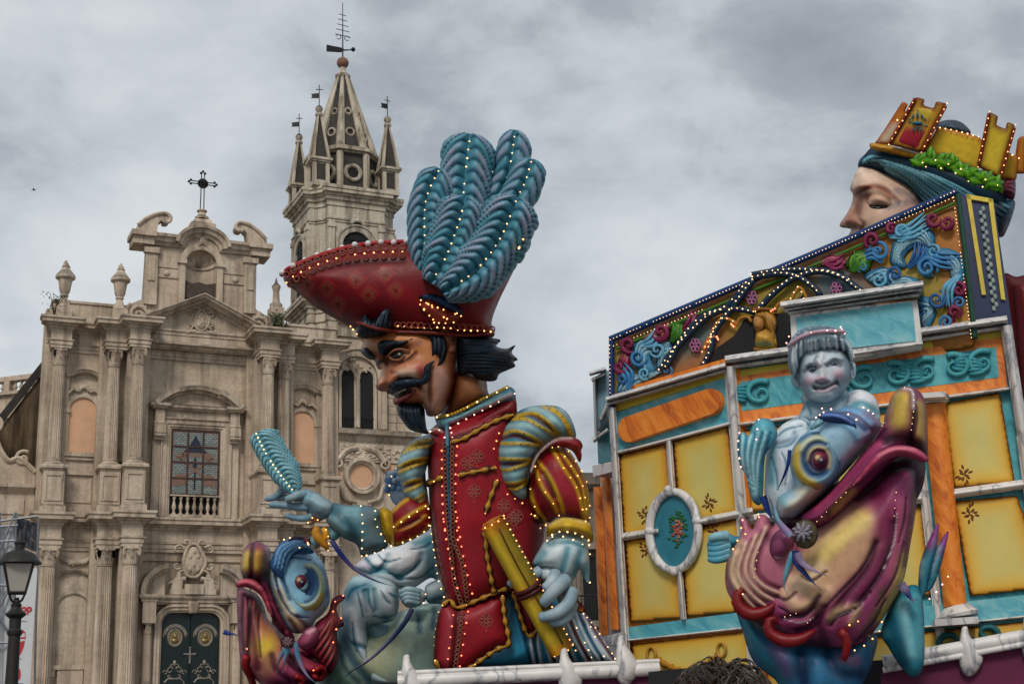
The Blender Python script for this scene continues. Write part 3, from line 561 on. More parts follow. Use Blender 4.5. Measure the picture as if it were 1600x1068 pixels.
m.build('wing_moulding', M_ST, wing, True, 35); m = MB(); m.prism(arc(-10.35, 14.85, .97, 1.18, 0, 350, 28), .70, .9, 'y'); m.build('round_window', M_PEACH, wing)
# dark raking buttress of rubble behind the wing
M_RUB = stone('rubble', hx('5d4e3f'), hx('75644f'), hx('86745c'), (.5, .3), 1.5, church)
B1, B2 = CH.uz(76, 570, -2), CH.uz(4, 664, -2)
m = MB(); m.prism([B1, (B1[0], 12.5), (B2[0] - 1, 12.5), B2], 2.0, 6.0, 'y'); bt = m.build('raking_buttress', M_RUB, church)
m = MB(); m.sweep([(B2[0] - .2, B2[1] - .2), B1], [(0, -2.1), (0, -1.85), (.34, -1.8), (.34, -6.2)], 'face'); m.build('coping', M_DARKST, bt)
# ================================================================ bell tower (its lower stage stands in the church front)
TW_U0, TW_U1 = CH.uz(490, 400)[0], CH.uz(622, 400)[0]; TUC = (TW_U0 + TW_U1) / 2; TH = (TW_U1 - TW_U0) / 2; TB = 2.2 * TH
P0 = CH.world(TUC, 0, 0); tower = thing('bell_tower', 'old stone bell tower with octagonal spire, corner pinnacles and iron vane', 'tower', P0, CH.a)
def tz(x, y, w=0.0): q = CH.uz(x, y, w); return q[0] - TUC, q[1]
# lower stage in the facade plane: u from church corner to far corner
u0, u1 = 7.12 - TUC, CH.uz(642, 640)[0] - TUC; ZLS = CH.uz(585, 500)[1]
m = MB(); m.wbox(u0, u1 - .05, -7, -.12, 0, ZLS); base_ = m.build('lower_stage', M_WALL, tower)
def bifora():
    ub = [tz(534, 640)[0], tz(554, 640)[0], tz(563, 640)[0], tz(584, 640)[0]]; z0 = tz(560, 669)[1]; zs = tz(560, 588)[1]; uc = (ub[1] + ub[2]) / 2; m = MB(); w = -.12
    q = MB()
    for a, b in ((ub[0], ub[1]), (ub[2], ub[3])):
        r = (b - a) / 2; q.prism([(a, z0)] + arc(a + r, zs, r, r, 180, 0, 10) + [(b, z0)], .09, .118, 'y')
        m.sweep([(a, z0)] + arc(a + r, zs, r, r, 180, 0, 12) + [(b, z0)], [(0, w - .1), (0, w + .1), (.1, w + .14), (.16, w + .14), (.16, w - .1)], 'face')
    v = q.build('window_opening', M_VOID, tower)
    R1 = (ub[3] - ub[0]) / 2 + .22; m.sweep([(ub[0] - .22, z0), (ub[0] - .22, zs)] + arc(uc, zs, R1, R1 * .98, 180, 0, 18)[1:-1] + [(ub[3] + .22, zs), (ub[3] + .22, z0)], [(0, w), (0, w + .2), (.12, w + .26), (.3, w + .26), (.34, w + .36), (.42, w + .36), (.45, w)], 'face')
    m.prism(arc(uc, zs, R1, R1 * .98, 180, 0, 16), .1, .13, 'y'); m.build('window_frame', M_ST, v, True, 35)
    c = MB(); c.lathe([(.12, 0), (.15, .05), (.1, .14), (.1, zs - z0 - .3), (.15, zs - z0 - .16), (.17, zs - z0 - .05), (.17, zs - z0)], (uc, .0, z0), 12); c.build('mullion_column', M_ST, v)
    r = MB()
    for k in range(40): a = random.uniform(.35, 2.8); d = random.uniform(.35, .85); r.ball((uc + R1 * d * math.cos(a), -.0, zs + .05 + R1 * d * math.sin(a)), random.uniform(.05, .1), 6, 5)
    r.build('carved_tracery', M_ST, v, True, 70)
    g = MB()
    for a, b in ((ub[0], ub[1]), (ub[2], ub[3])):
        for k in range(4): x_ = a + (b - a) * (k + .5) / 4; g.tube([(x_, .0, z0), (x_, .0, z0 + .55)], .018, 5)
        g.tube([(a, .0, z0 + .55), (b, .0, z0 + .55)], .022, 5)
    g.build('railing', M_IRON, v)
bifora()
zq = tz(560, 672)[1]
m = MB(); m.sweep([(u0, -.1), (u1, -.1), (u1, -3)], [(-.2, zq - .55), (0, zq - .55), (.08, zq - .42), (.12, zq - .3), (.4, zq - .22), (.46, zq - .08), (.5, zq), (-.2, zq + .05)], 'plan')
zf = tz(560, 690)[1]; m.wbox(u0, u1 - .2, -.1, -.02, zf - 1.0, zf - .08); m.build('balcony_cornice', M_ST, tower, True, 30)
m = MB()
for k in range(90): m.ball((random.uniform(u0 + .2, u1 - 1.2), .02, zf - random.uniform(.18, .9)), random.uniform(.06, .13), 6, 5, sc=(1.3, .6, .8))
for k in range(8): m.ball((u1 - .75 + .2 * math.cos(k), .02, zf - .55 + .2 * math.sin(k)), .11, 6, 5)
m.build('carved_frieze', M_ST, tower, True, 70)
uo, zo = tz(565, 743); ro = abs(tz(583, 743)[0] - uo)
m = MB(); m.sweep(arc(uo, zo, ro, ro * 1.02, 352, 0, 34), [(0, -.13), (0, .02), (.08, .06), (.14, .18), (.3, .18), (.34, -.13)], 'face', True)
for s in (-1, 1):
    q = spline([(uo + s * .3, zo - 1.35), (uo + s * .9, zo - 1.15), (uo + s * 1.15, zo - .5), (uo + s * 1.5, zo - .6), (uo + s * 1.9, zo - .75)], 24); m.tube([(p[0], .0, p[1]) for p in q], .1, 6)
    q = spline([(uo + s * .2, zo + 1.45), (uo + s * .8, zo + 1.25), (uo + s * 1.25, zo + .75)], 16); m.tube([(p[0], -.02, p[1]) for p in q], .15, 6)
    t = np.linspace(0, 1, 24); m.tube([(uo + s * (1.2 - (.3 * (1 - tt) + .03) * math.cos(tt * 9 + 1)), -.04, zo + .62 + (.3 * (1 - tt) + .03) * math.sin(tt * 9 + 1)) for tt in t], .07, 6)
m.wbox(uo - .5, uo + .5, -.12, .02, zo - 1.5, zo - 1.3); m.wbox(u0, u1 - .1, -.12, -.02, zo - 1.8, zo - 1.6); m.build('round_window_frame', M_ST, tower, True, 40)
m = MB(); m.prism(arc(uo, zo, ro * .99, ro * 1.01, 0, 352, 30), .08, .2, 'y'); m.build('round_window', M_PEACH, tower)
MB().wbox(u0 + .2, uo - 1.35, -.12, -.1, zo - .9, zo + 1.0).build('peach_panel', M_PEACH, tower); MB().wbox(uo + 1.3, u1 - .9, -.12, -.1, zo - .8, zo + .7).build('peach_panel', M_PEACH, tower)
# quoins at the far corner
zt = tz(625, 640)[1]; mb = MB(); mb.wbox(-.5, .5, -.5, .5, 0, 1); ME_BLK = mb.mesh('quoin', M_ST)
for k in range(13):
    for j, (uu, ww) in enumerate(((u1 - .38, .72), (u1 - 1.02, .5))):
        if (k + j) % 2: ww *= .82
        z_ = zq + .1 + k * .43; obj('quoin', ME_BLK, tower, (uu, .34, z_), (ww, .6, .40))
m = MB(); m.sweep([(u0, -.12), (u1 + .02, -.12), (u1 + .02, -6.5)], [(-.3, ZLS - .6), (0, ZLS - .6), (.1, ZLS - .4), (.4, ZLS - .25), (.5, ZLS), (-.3, ZLS + .05)], 'plan'); m.build('stage_cornice', M_ST, tower, True, 30)
for du in (.6, 4.3):        # obelisk blocks on the lower cornice
    zz_ = ZLS; m = MB(); m.wbox(u0 - du + 1.2 - .35, u0 - du + 1.2 + .35, -.9, -.2, 21.5, 22.6); m.lathe([(.3, 0), (.34, .2), (.2, .35), (.16, .9), (.24, 1.2), (.1, 1.35), (.0, 1.7)], (u0 - du + 1.2, .55, 22.6), 12); m.build('finial', M_ST, tower)
# belfry: square with stepped corners, cornice, arched openings, rusticated foot
ZB0, ZB1 = CH.uz(500, 478)[1], CH.uz(556, 318)[1]; cn = .75
def ring(h, k): return [(-h + k, -h), (h - k, -h), (h - k, -h + k * .45), (h - k * .45, -h + k), (h, -h + k), (h, h - k), (h - k * .45, h - k), (h - k, h - k * .45), (h - k, h), (-h + k, h), (-h + k, h - k * .45), (-h + k * .45, h - k), (-h, h - k), (-h, -h + k), (-h + k * .45, -h + k), (-h + k, -h + k * .45)]
cyy = TH     # centre of the tower, local y
def shift(P): return [(p[0], p[1] + cyy) for p in P]
m = MB(); m.prism(shift(ring(TH, cn)), ZLS - 1, ZB1 + .1, 'z'); m.build('belfry', M_TOW, tower)
def mould(z0, z1, out, name, h=TH, prof=None):
    pr = prof or [(-.3, 0), (0, 0), (.06, .12), (.06, .3), (out * .3, .42), (out * .4, .58), (out * .85, .66), (out * .9, .85), (out, .92), (out, 1.0), (-.3, 1.03)]
    rr = [(p[0], -p[1]) for p in shift(ring(h, cn))]; mm = MB(); mm.sweep(rr, [(-a, z0 + (z1 - z0) * b) for a, b in pr], 'plan', True); return mm.build(name, M_TOW, tower, True, 30)
def mould_out(z0, z1, out, name, h=TH):
    """cornice as stacked rings, each a prism a little larger"""
    mm = MB(); st = [(0.06, 0, .3), (out * .35, .3, .5), (out * .55, .5, .62), (out * .9, .62, .82), (out, .82, 1.0)]
    for o_, a, b in st: mm.prism(shift(ring(h + o_, cn + o_ * .25)), z0 + (z1 - z0) * a + (.002 if a else 0), z0 + (z1 - z0) * b, 'z')
    return mm.build(name, M_TOW, tower)
mould_out(ZB1 - .25, ZB1 + .75, .52, 'belfry_cornice'); mould_out(ZB0 - .2, ZB0 + .7, .5, 'belfry_base_cornice'); mould_out(ZB1 - 1.15, ZB1 - .95, .12, 'belfry_architrave')
m = MB()
for k in range(7):
    z_ = ZB0 - .5 - .45 * k
    if z_ > ZLS - .2: m.prism(shift(ring(TH + .06, cn)), z_ - .2, z_ + .2, 'z')
m.build('rusticated_course', M_TOW, tower)
zs = CH.uz(558, 385)[1]; za_ = ZB0 + 1.2
for rot in range(4):
    e = MB(); ow = .78 ; A_ = arc(0, zs, ow, ow, 180, 0, 14); face = TH
    q = MB(); q.prism([(-ow, za_)] + A_ + [(ow, za_)], -face - .012, -face + .3, 'y')
    ir = MB(); 
    for x_ in (-.4, 0, .4): ir.tube([(x_, -face - .05, za_), (x_, -face - .05, zs + .25)], .025, 5)
    for k in range(5): ir.tube([(.3 * math.cos(a) * (1 if k % 2 else 1.5) + (k - 2) * .2, -face - .06, zs + .1 + .25 * math.sin(a)) for a in np.linspace(0, 5.5, 14)], .022, 5)
    e.sweep([(-ow, za_), (-ow, zs)] + A_[1:-1] + [(ow, zs), (ow, za_)], [(0, face - .01), (0, face + .12), (.12, face + .16), (.26, face + .16), (.3, face + .24), (.36, face + .24), (.38, face - .01)], 'face')
    for s in (-1, 1):
        e.wbox(s * 1.38 - .16, s * 1.38 + .16, face - .01, face + .12, ZB0 + .6, ZB1 - 1.1); e.wbox(s * 1.38 - .2, s * 1.38 + .2, face - .01, face + .18, ZB1 - 1.5, ZB1 - 1.25)
    for k in range(9): a = math.radians(20 + k * 17.5); e.ball((.35 * math.cos(a), -face - .2, zs + ow + .35 + .25 * math.sin(a)), .12, 6, 5)
    vo = q.build('belfry_opening', M_VOID, tower); fo = e.build('opening_frame', M_TOW, vo, True, 35); io = ir.build('iron_grille', M_IRON, vo)
    vo.location = (0, cyy, 0); vo.rotation_euler = (0, 0, rot * math.pi / 2)
# drum and spire
ZD0, ZD1, ZS1 = ZB1 + .75, CH.uz(532, 258, -TH)[1], CH.uz(532, 121, -TH)[1]
r8 = 1.93
def octo(r, o=math.pi / 8): return [(r * math.cos(o + k * math.pi / 4), r * math.sin(o + k * math.pi / 4) + cyy) for k in range(8)]
m = MB(); m.prism(octo(r8), ZD0 - .05, ZD1, 'z'); drum = m.build('spire_drum', M_DARKST, tower)
m = MB()
for k in range(8):
    a = math.pi / 8 + k * math.pi / 4; m.tube([(r8 * math.cos(a), r8 * math.sin(a) + cyy, ZD0), (r8 * math.cos(a), r8 * math.sin(a) + cyy, ZD1)], .2, 6)
    a = k * math.pi / 4; R1 = r8 * math.cos(math.pi / 8); n_ = np.array([math.cos(a), math.sin(a)]); t_ = np.array([-n_[1], n_[0]])
    m.tube([(n_[0] * (R1 + .02) + t_[0] * .42 * math.cos(q), n_[1] * (R1 + .02) + t_[1] * .42 * math.cos(q) + cyy, (ZD0 + ZD1) / 2 + .05 + .42 * math.sin(q)) for q in np.linspace(0, 2 * math.pi, 20)], .12, 7, False)
for st in ((r8 + .12, 0, .1), (r8 + .3, .1, .26), (r8 + .2, .26, .36)): m.prism(octo(st[0]), ZD1 + st[1], ZD1 + st[2], 'z')
m.build('drum_trim', M_TOW, drum, True, 35)
m = MB()
for k in range(8):
    a = k * math.pi / 4; R1 = r8 * math.cos(math.pi / 8) + .01; n_ = np.array([math.cos(a), math.sin(a)]); t_ = np.array([-n_[1], n_[0]]); zc_ = (ZD0 + ZD1) / 2 + .05
    m.add([(n_[0] * R1 + t_[0] * .4 * math.cos(q), n_[1] * R1 + t_[1] * .4 * math.cos(q) + cyy, zc_ + .4 * math.sin(q)) for q in np.linspace(0, 2 * math.pi, 16, endpoint=False)], [tuple(range(16))])
m.build('oculus', M_VOID, drum)
rs, rt = 1.72, .3; m = MB(); m.lathe([(rs, 0), (rt, ZS1 - ZD1 - .36)], (0, cyy, ZD1 + .36), 8, a0=math.pi / 8, a1=math.pi / 8 + 2 * math.pi); sp = m.build('spire', M_DARKST, tower, False)
m = MB(); zz0 = ZD1 + .36; HS = ZS1 - zz0
for k in range(8):
    a = math.pi / 8 + k * math.pi / 4; m.tube([(rs * math.cos(a), rs * math.sin(a) + cyy, zz0), (rt * math.cos(a), rt * math.sin(a) + cyy, ZS1)], [.26, .1], 6)
    a = k * math.pi / 4; n_ = np.array([math.cos(a), math.sin(a)]); t_ = np.array([-n_[1], n_[0]])
    for f_, rr in ((.22, .22), (.5, .17)):
        R1 = (rs + (rt - rs) * f_) * math.cos(math.pi / 8) + .03; m.tube([(n_[0] * R1 + t_[0] * rr * math.cos(q), n_[1] * R1 + t_[1] * rr * math.cos(q) + cyy, zz0 + HS * f_ + rr * math.sin(q)) for q in np.linspace(0, 2 * math.pi, 16)], .07, 6, False)
m.lathe([(.3, 0), (.42, .08), (.44, .2), (.3, .3), (.2, .45), (.16, .7), (.24, .78)], (0, cyy, ZS1 - .1), 12); m.build('spire_rib', M_TOW, sp, True, 40)
zb_ = CH.uz(532, 98, -TH)[1]; M_TERRA = plain('terracotta', hx('7d5a4a'), .8)
MB().ball((0, cyy, zb_), .34, 16, 12).build('orb', M_TERRA, tower)
zt_ = CH.uz(532, 4, -TH)[1]; zv = CH.uz(532, 77, -TH)[1]
m = MB(); m.tube([(0, cyy, zb_), (0, cyy, zt_)], [.045, .02], 6)
for k, z_ in enumerate(np.linspace(zv + .9, zv + 2.2, 5)): l = .45 - .06 * k; m.tube([(-l, cyy, z_), (l, cyy, z_ - .05)], .022, 5)
for s in (-1, 1): m.tube([(s * (.25 + .14 * math.cos(a)), cyy, zv + .75 + .14 * math.sin(a)) for a in np.linspace(0, 5.4, 14)], .022, 5)
hk = [MB().tube([(-.62 + .17 * (z_ - zb_ + 3.2) - .1 * abs(math.sin(a)), cyy - .4, z_ + .1 * math.cos(a)) for a in np.linspace(0, 3.1, 8)], .02, 5) for z_ in np.linspace(zb_ - 3.2, zb_ - 1.6, 4)]
vane = m.build('vane_rod', M_IRON, tower); [q.build('climbing_hook', M_IRON, tower) for q in hk]; m = MB(); m.prism([(-.95, zv - .3), (-.95, zv + .12), (-.1, zv + .1), (.1, zv + .02), (.55, zv + .12), (.55, zv + .06), (.1, zv - .06), (-.1, zv - .2)], cyy - .02, cyy + .02, 'y'); m.ball((.62, cyy, zv + .12), .13, 10, 7); m.build('weather_vane', M_IRON, vane)
# pinnacles
PC = TH - .38; zp0 = ZB1 + .75
def pin_mesh():
    b = MB(); b.box(-.48, .48, -.48, .48, 0, .25); b.box(-.4, .4, -.4, .4, .25, 1.35)
    for sx in (-1, 1):
        for sy in (-1, 1): b.box(sx * .36 - .1, sx * .36 + .1, sy * .36 - .1, sy * .36 + .1, .2, 1.36)
    b.box(-.52, .52, -.52, .52, 1.35, 1.45); b.box(-.6, .6, -.6, .6, 1.45, 1.58)
    for sx, sy in ((-1, -1), (1, -1), (1, 1), (-1, 1)): b.tube([(sx * .44, sy * .44, 1.58), (sx * .07, sy * .07, 4.25)], [.11, .06], 5)
    b.lathe([(.14, 4.1), (.22, 4.18), (.22, 4.3), (.1, 4.36), (.2, 4.5), (.22, 4.6), (.12, 4.74), (.02, 4.8)], seg=10); s = b.mesh('pinnacle', M_TOW, True, 35)
    d = MB(); d.lathe([(.6, 1.58), (.09, 4.25)], seg=4, a0=math.pi / 4, a1=math.pi / 4 + 2 * math.pi)
    for a in range(4):
        c_, s_ = math.cos(a * math.pi / 2), math.sin(a * math.pi / 2); d.add([(c_ * .405 - s_ * q, s_ * .405 + c_ * q, z) for q, z in ((-.24, .35), (.24, .35), (.24, 1.25), (-.24, 1.25))], [(0, 1, 2, 3)])
    dd = d.mesh('slate_panel', M_DARKST, False)
    v = MB(); v.tube([(0, 0, 4.75), (0, 0, 6.0)], .025, 5); v.tube([(-.2, 0, 5.72), (.2, 0, 5.72)], .022, 5); v.prism([(-.45, 5.2), (-.38, 5.32), (-.45, 5.45), (0, 5.52), (0, 5.22)], -.015, .015, 'y'); return s, dd, v.mesh('vane', M_IRON)
PM = pin_mesh()
for sx, sy in ((-1, -1), (1, -1), (-1, 1), (1, 1)):
    p = obj('pinnacle', PM[0], tower, (sx * PC, cyy + sy * PC, zp0), (.98, .98, 1.0)); obj('slate_panel', PM[1], p); q = obj('vane', PM[2], p); q.rotation_euler = (0, 0, .3 * sx)
# ================================================================ kit for the papier-mache figures: local drawing units are photo pixels at the figure's distance
def pip(P, poly):
    x, y = P[:, 0][:, None], P[:, 1][:, None]; a = poly; b = np.roll(poly, -1, 0)
    c = ((a[:, 1] > y) != (b[:, 1] > y)) & (x < (b[:, 0] - a[:, 0]) * (y - a[:, 1]) / (b[:, 1] - a[:, 1] + 1e-12) + a[:, 0])
    return c.sum(1) % 2 == 1
def pdist(P, L, closed=False):
    """distance of points to a polyline, and the parameter 0..1 along it"""
    L = np.asarray(L, float)
    if len(L) == 1: return np.hypot(P[:, 0] - L[0, 0], P[:, 1] - L[0, 1]), np.zeros(len(P))
    if closed: L = np.vstack([L, L[:1]])
    best = np.full(len(P), 1e9); par = np.zeros(len(P)); m = len(L) - 1
    for i in range(m):
        d = L[i + 1] - L[i]; t = np.clip(((P - L[i]) @ d) / (d @ d + 1e-12), 0, 1); q = P - L[i] - t[:, None] * d; r = np.hypot(q[:, 0], q[:, 1])
        k = r < best; best[k] = r[k]; par[k] = (i + t[k]) / m
    return best, par
def resample(P, sp, closed=False):
    P = np.asarray(P, float); Q = np.vstack([P, P[:1]]) if closed else P; l = np.r_[0, np.cumsum(np.hypot(*np.diff(Q[:, :2], axis=0).T))]; n = max(3, int(l[-1] / sp))
    t = np.linspace(0, l[-1], n, endpoint=not closed); return np.stack([np.interp(t, l, Q[:, k]) for k in range(Q.shape[1])], 1)
def S(pts, r, dz=0.0, col=None, a=1.0, smooth=True, taper=0):
    """one stroke of modelling tool and airbrush: a path, its radius, how far it raises or cuts, its paint"""
    P = np.asarray(pts, float).reshape(-1, 2); 
    if smooth and len(P) > 2: P = spline(P, len(P) * 6)
    return (P, r, dz, None if col is None else (hx(col) if isinstance(col, str) else np.asarray(col)), a, taper)
class Fig:
    def __init__(s, cx, cy, D, wall=None, w=0.0):
        d = ray(cx, cy); d = d / np.linalg.norm(d); s.O = CAM + d * D; s.n = -d; ex = RC @ np.array([1.0, 0, 0]); ex -= s.n * (ex @ s.n); s.ex = ex / np.linalg.norm(ex); s.ey = np.cross(s.n, s.ex); s.s = D / F * math.sqrt(1 + ((cx - CX) ** 2 + (cy - CY) ** 2) / F ** 2) ** -1
        if wall is not None: s.O = wall.O + wall.N * w; s.n = wall.N; s.s = D / F
        s.surf = []; s.root = None
    def W(s, P):
        P = np.asarray(P, float); d = np.stack([P[:, 0] - CX, CY - P[:, 1], np.full(len(P), -F)], 1) @ RC.T; t = ((s.O - CAM) @ s.n) / (d @ s.n); return CAM + d * t[:, None] + P[:, 2:3] * s.s * s.n
    def build(s, mb, name, mat, parent=None, smooth=True, ang=180):
        q = MB(); v = s.W(np.concatenate(mb.v)); par = parent or s.root; r = s.root
        if r is not None: v = v - np.array(r.location)
        q.v = [v]; q.f = mb.f; q.c = mb.c; q.n = mb.n; return q.build(name, mat, par, smooth, ang)
    def zat(s, x, y, default=0.0):
        z = default; best = None
        for V in s.surf:
            d = (V[:, 0] - x) ** 2 + (V[:, 1] - y) ** 2; k = d < 30
            if k.any(): q = V[k, 2].max(); best = q if best is None else max(best, q)
        return default if best is None else best
    def puff(s, pts, th, z=0.0, col='808080', strokes=(), sp=5.0, R=None, back=0.7, sm=10, raw=False, edge=None, tilt=(0, 0), power=0.5, reg=True, conform=None):
        """a rounded body blown up from its outline; strokes then model and paint its front"""
        out = np.asarray(pts, float) if raw else spline(pts, max(60, len(pts) * 10), True); out = resample(out, sp, True)
        lo, hi = out.min(0), out.max(0); gx, gy = np.meshgrid(np.arange(lo[0], hi[0] + sp, sp), np.arange(lo[1], hi[1] + sp, sp * .866)); gx[1::2] += sp / 2
        G = np.stack([gx.ravel(), gy.ravel()], 1); G = G[pip(G, out)]; dg, _ = pdist(G, out, True); G = G[dg > sp * .55]
        n = len(out); allp = np.vstack([out, G]); r = delaunay_2d_cdt([Vector(p) for p in allp], [], [list(range(n))], 1, 1e-5)
        V = np.array([tuple(p) for p in r[0]]); T = [tuple(f) for f in r[2]]; d, _ = pdist(V, out, True); mx = d.max(); RR = min(R or mx, mx); q = np.clip(d / RR, 0, 1)
        h = (1 - (1 - q) ** 2) ** power; E = np.array([(f[i], f[(i + 1) % len(f)]) for f in T for i in range(len(f))]); bd = d < 1e-3
        deg = np.bincount(E[:, 0], minlength=len(V)) + np.bincount(E[:, 1], minlength=len(V)); deg[deg == 0] = 1
        def lap(a): return (np.bincount(E[:, 0], a[E[:, 1]], len(V)) + np.bincount(E[:, 1], a[E[:, 0]], len(V))) / deg
        for _ in range(sm): h2 = lap(h); h = np.where(bd, 0, .4 * h + .6 * h2)
        hb = h * th * back; zf = h * th; C = np.tile(hx(col) if isinstance(col, str) else np.asarray(col, float), (len(V), 1)); Cb = C.copy()
        if edge is None and th > 6: w = np.exp(-(d / 3.2) ** 2) * .5; C *= 1 - w[:, None] * np.array([.75, .7, .62])   # airbrushed contour
        if edge is not None: ec, er, ea = edge; w = np.exp(-(d / er) ** 2) * ea; C += (hx(ec) - C) * w[:, None]
        for (P, rad, dz, c, a, taper) in strokes:
            m_ = (V[:, 0] > P[:, 0].min() - 3 * rad) & (V[:, 0] < P[:, 0].max() + 3 * rad) & (V[:, 1] > P[:, 1].min() - 3 * rad) & (V[:, 1] < P[:, 1].max() + 3 * rad)
            if not m_.any(): continue
            idx = np.where(m_)[0]; dd, tt = pdist(V[idx], P); rr = rad * (1 - taper * tt) if taper >= 0 else rad * (1 + taper * np.abs(2 * tt - 1)); w = np.exp(-(dd / np.maximum(rr, .3)) ** 2)
            if dz: zf[idx] += dz * w * np.where(bd[idx], 0.0, np.clip(d[idx] / (rad * .7), 0, 1))
            if c is not None: C[idx] += (c - C[idx]) * (np.minimum(w * 1.15, 1) * a)[:, None]
        if conform is not None: z = z + np.array([conform[np.argsort((conform[:, 0] - p[0]) ** 2 + (conform[:, 1] - p[1]) ** 2)[:4], 2].mean() for p in V])
        zb = z if np.ndim(z) == 0 else z[~bd]
        tl = tilt[0] * (V[:, 0] - V[:, 0].mean()) + tilt[1] * (V[:, 1] - V[:, 1].mean()); nv = len(V); mp = np.arange(nv); inn = np.where(~bd)[0]; mp[inn] = nv + np.arange(len(inn))
        zf = zf + z + tl; A = np.column_stack([V, zf]); B = np.column_stack([V[inn], -hb[inn] + zb + tl[inn]]); mb = MB(); mb.add(np.vstack([A, B]), T + [tuple(mp[i] for i in f[::-1]) for f in T], np.vstack([C, Cb[inn]]))
        if reg: s.surf.append(A)
        return mb
    def put(s, name, pts, th, z=0.0, col='808080', strokes=(), mat=None, parent=None, **k): return s.build(s.puff(pts, th, z, col, strokes, **k), name, mat or M_PAINT, parent)
    def bulbs(s, chains, mat, name='light_string', r=2.1, step=9.0, parent=None, dz=1.5, z=None):
        mb = MB()
        for c in chains:
            P = resample(spline(c, max(8, len(c) * 8)), step)
            for p in P:
                if random.random() < .07: continue
                zz = (s.zat(p[0], p[1]) if z is None else z) + dz if len(p) < 3 else p[2]
                o = np.array([p[0], p[1], zz]); rr = .78 * r * random.uniform(.8, 1.15)
                v = [o + rr * np.array(q) for q in ((1, 0, 0), (-1, 0, 0), (0, 1, 0), (0, -1, 0), (0, 0, 1), (0, 0, -1), (.6, .6, .55), (-.6, .6, .55), (.6, -.6, .55), (-.6, -.6, .55))]
                mb.add(v, [(0, 6, 4), (6, 2, 4), (2, 7, 4), (7, 1, 4), (1, 9, 4), (9, 3, 4), (3, 8, 4), (8, 0, 4), (0, 2, 6), (2, 1, 7), (1, 3, 9), (3, 0, 8), (0, 5, 2), (2, 5, 1), (1, 5, 3), (3, 5, 0)])
        return stuff(s.build(mb, name, mat, parent))
    def cord(s, pts, r, col, name, mat=None, parent=None, dz=0.0, z=None, seg=7, build=True, mb=None, n=None, wave=0):
        """a raised cord or braid laid on the surface"""
        rm = max(2.0, float(np.max(r)) * .9); P = spline(pts, n or max(10, len(pts) * 9)); P = resample(P, rm); Z = P[:, 2] if P.shape[1] > 2 else np.array([(s.zat(*p) if z is None else z) + dz for p in P])
        if len(Z) > 4 and P.shape[1] == 2: Z = np.convolve(np.r_[Z[:1].repeat(2), Z, Z[-1:].repeat(2)], np.ones(5) / 5, 'valid')
        rr = np.full(len(P), float(r)) if np.ndim(r) == 0 else np.interp(np.linspace(0, 1, len(P)), np.linspace(0, 1, len(r)), r)
        if wave: rr = rr * (1 + .45 * np.sin(np.arange(len(P)) * 2 * math.pi / (wave / rm)))
        m = mb or MB(); c = hx(col); c = np.array([c] * len(P)); m.tube(np.column_stack([P[:, :2], Z]), rr, seg, True, c)
        return s.build(m, name, mat or M_PAINT, parent) if build else m
    def plume(s, name, spine, wl, wr, th, z, c0, c1, c2, nb, parent=None, lean=.9, tip=.16, mat=None, zs=None, root=.35):
        """a fat carved plume: two rows of rolled barbs either side of a quill"""
        n = nb * 9; Sx = resample(spline(spine, 80), 1.0); t = np.linspace(0, 1, n); q = np.linspace(0, 1, len(Sx)); X = np.stack([np.interp(t, q, Sx[:, k]) for k in range(Sx.shape[1])], 1)
        T = np.gradient(X[:, :2], axis=0); T /= np.hypot(*T.T)[:, None]; Nn = np.stack([-T[:, 1], T[:, 0]], 1); c = np.concatenate([np.linspace(-1, -.05, 15), [0], np.linspace(.05, 1, 15)]); P = np.zeros((n, len(c), 3)); C = np.zeros((n, len(c), 3)); A, B, D_ = hx(c0), hx(c1), hx(c2)
        env = np.minimum(1, np.minimum((t / .3) ** .7 * (1 - root) + root, 1)) * np.sqrt(np.clip(1 - ((t - (1 - tip)) / tip).clip(0, 1) ** 2, .0, 1)); rv = rng.uniform(.7, 1.3, nb * 3 + 9); L_ = np.hypot(*np.diff(Sx[:, :2], axis=0).T).sum()
        for j, u in enumerate(c):
            wd = (wl if u < 0 else wr); a = abs(u); ph = t * nb + lean * (1.15 * a ** 2.4 - .12 * math.sin(math.pi * a)) * nb * wd / L_ + (0.5 if u > 0 else 0); fr = ph - np.floor(ph); idx = np.clip(np.floor(ph).astype(int) + 4, 0, len(rv) - 1)
            roll = np.sqrt(np.clip(1 - (2 * fr - 1) ** 2, 0, 1)); w = wd * env * (1 + .07 * (roll - .5) * (a > .6) + .13 * (rv[idx] - 1) * a); off = u * w; P[:, j, 0] = X[:, 0] + Nn[:, 0] * off; P[:, j, 1] = X[:, 1] + Nn[:, 1] * off
            hgt = np.sqrt(max(0, 1 - a ** 2.4)) * (0.62 + .38 * min(1, a / .35)) * th * np.sqrt(env); rollz = roll * th * .24 * min(1, a * 4) * (rv[idx] * .4 + .6); P[:, j, 2] = (X[:, 2] if X.shape[1] > 2 else 0) + z + hgt + rollz
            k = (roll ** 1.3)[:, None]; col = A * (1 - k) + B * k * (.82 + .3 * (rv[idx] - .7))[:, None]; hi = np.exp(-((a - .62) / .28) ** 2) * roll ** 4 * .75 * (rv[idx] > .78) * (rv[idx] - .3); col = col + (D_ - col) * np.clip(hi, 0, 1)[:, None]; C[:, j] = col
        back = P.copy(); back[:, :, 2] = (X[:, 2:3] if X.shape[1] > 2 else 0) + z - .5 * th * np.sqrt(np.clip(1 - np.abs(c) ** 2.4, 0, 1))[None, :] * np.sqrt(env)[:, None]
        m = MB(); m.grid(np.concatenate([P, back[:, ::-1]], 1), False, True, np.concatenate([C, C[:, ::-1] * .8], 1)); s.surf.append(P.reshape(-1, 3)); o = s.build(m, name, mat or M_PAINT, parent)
        return o, np.column_stack([X[:, :2], P[:, 15, 2] + 1.5])
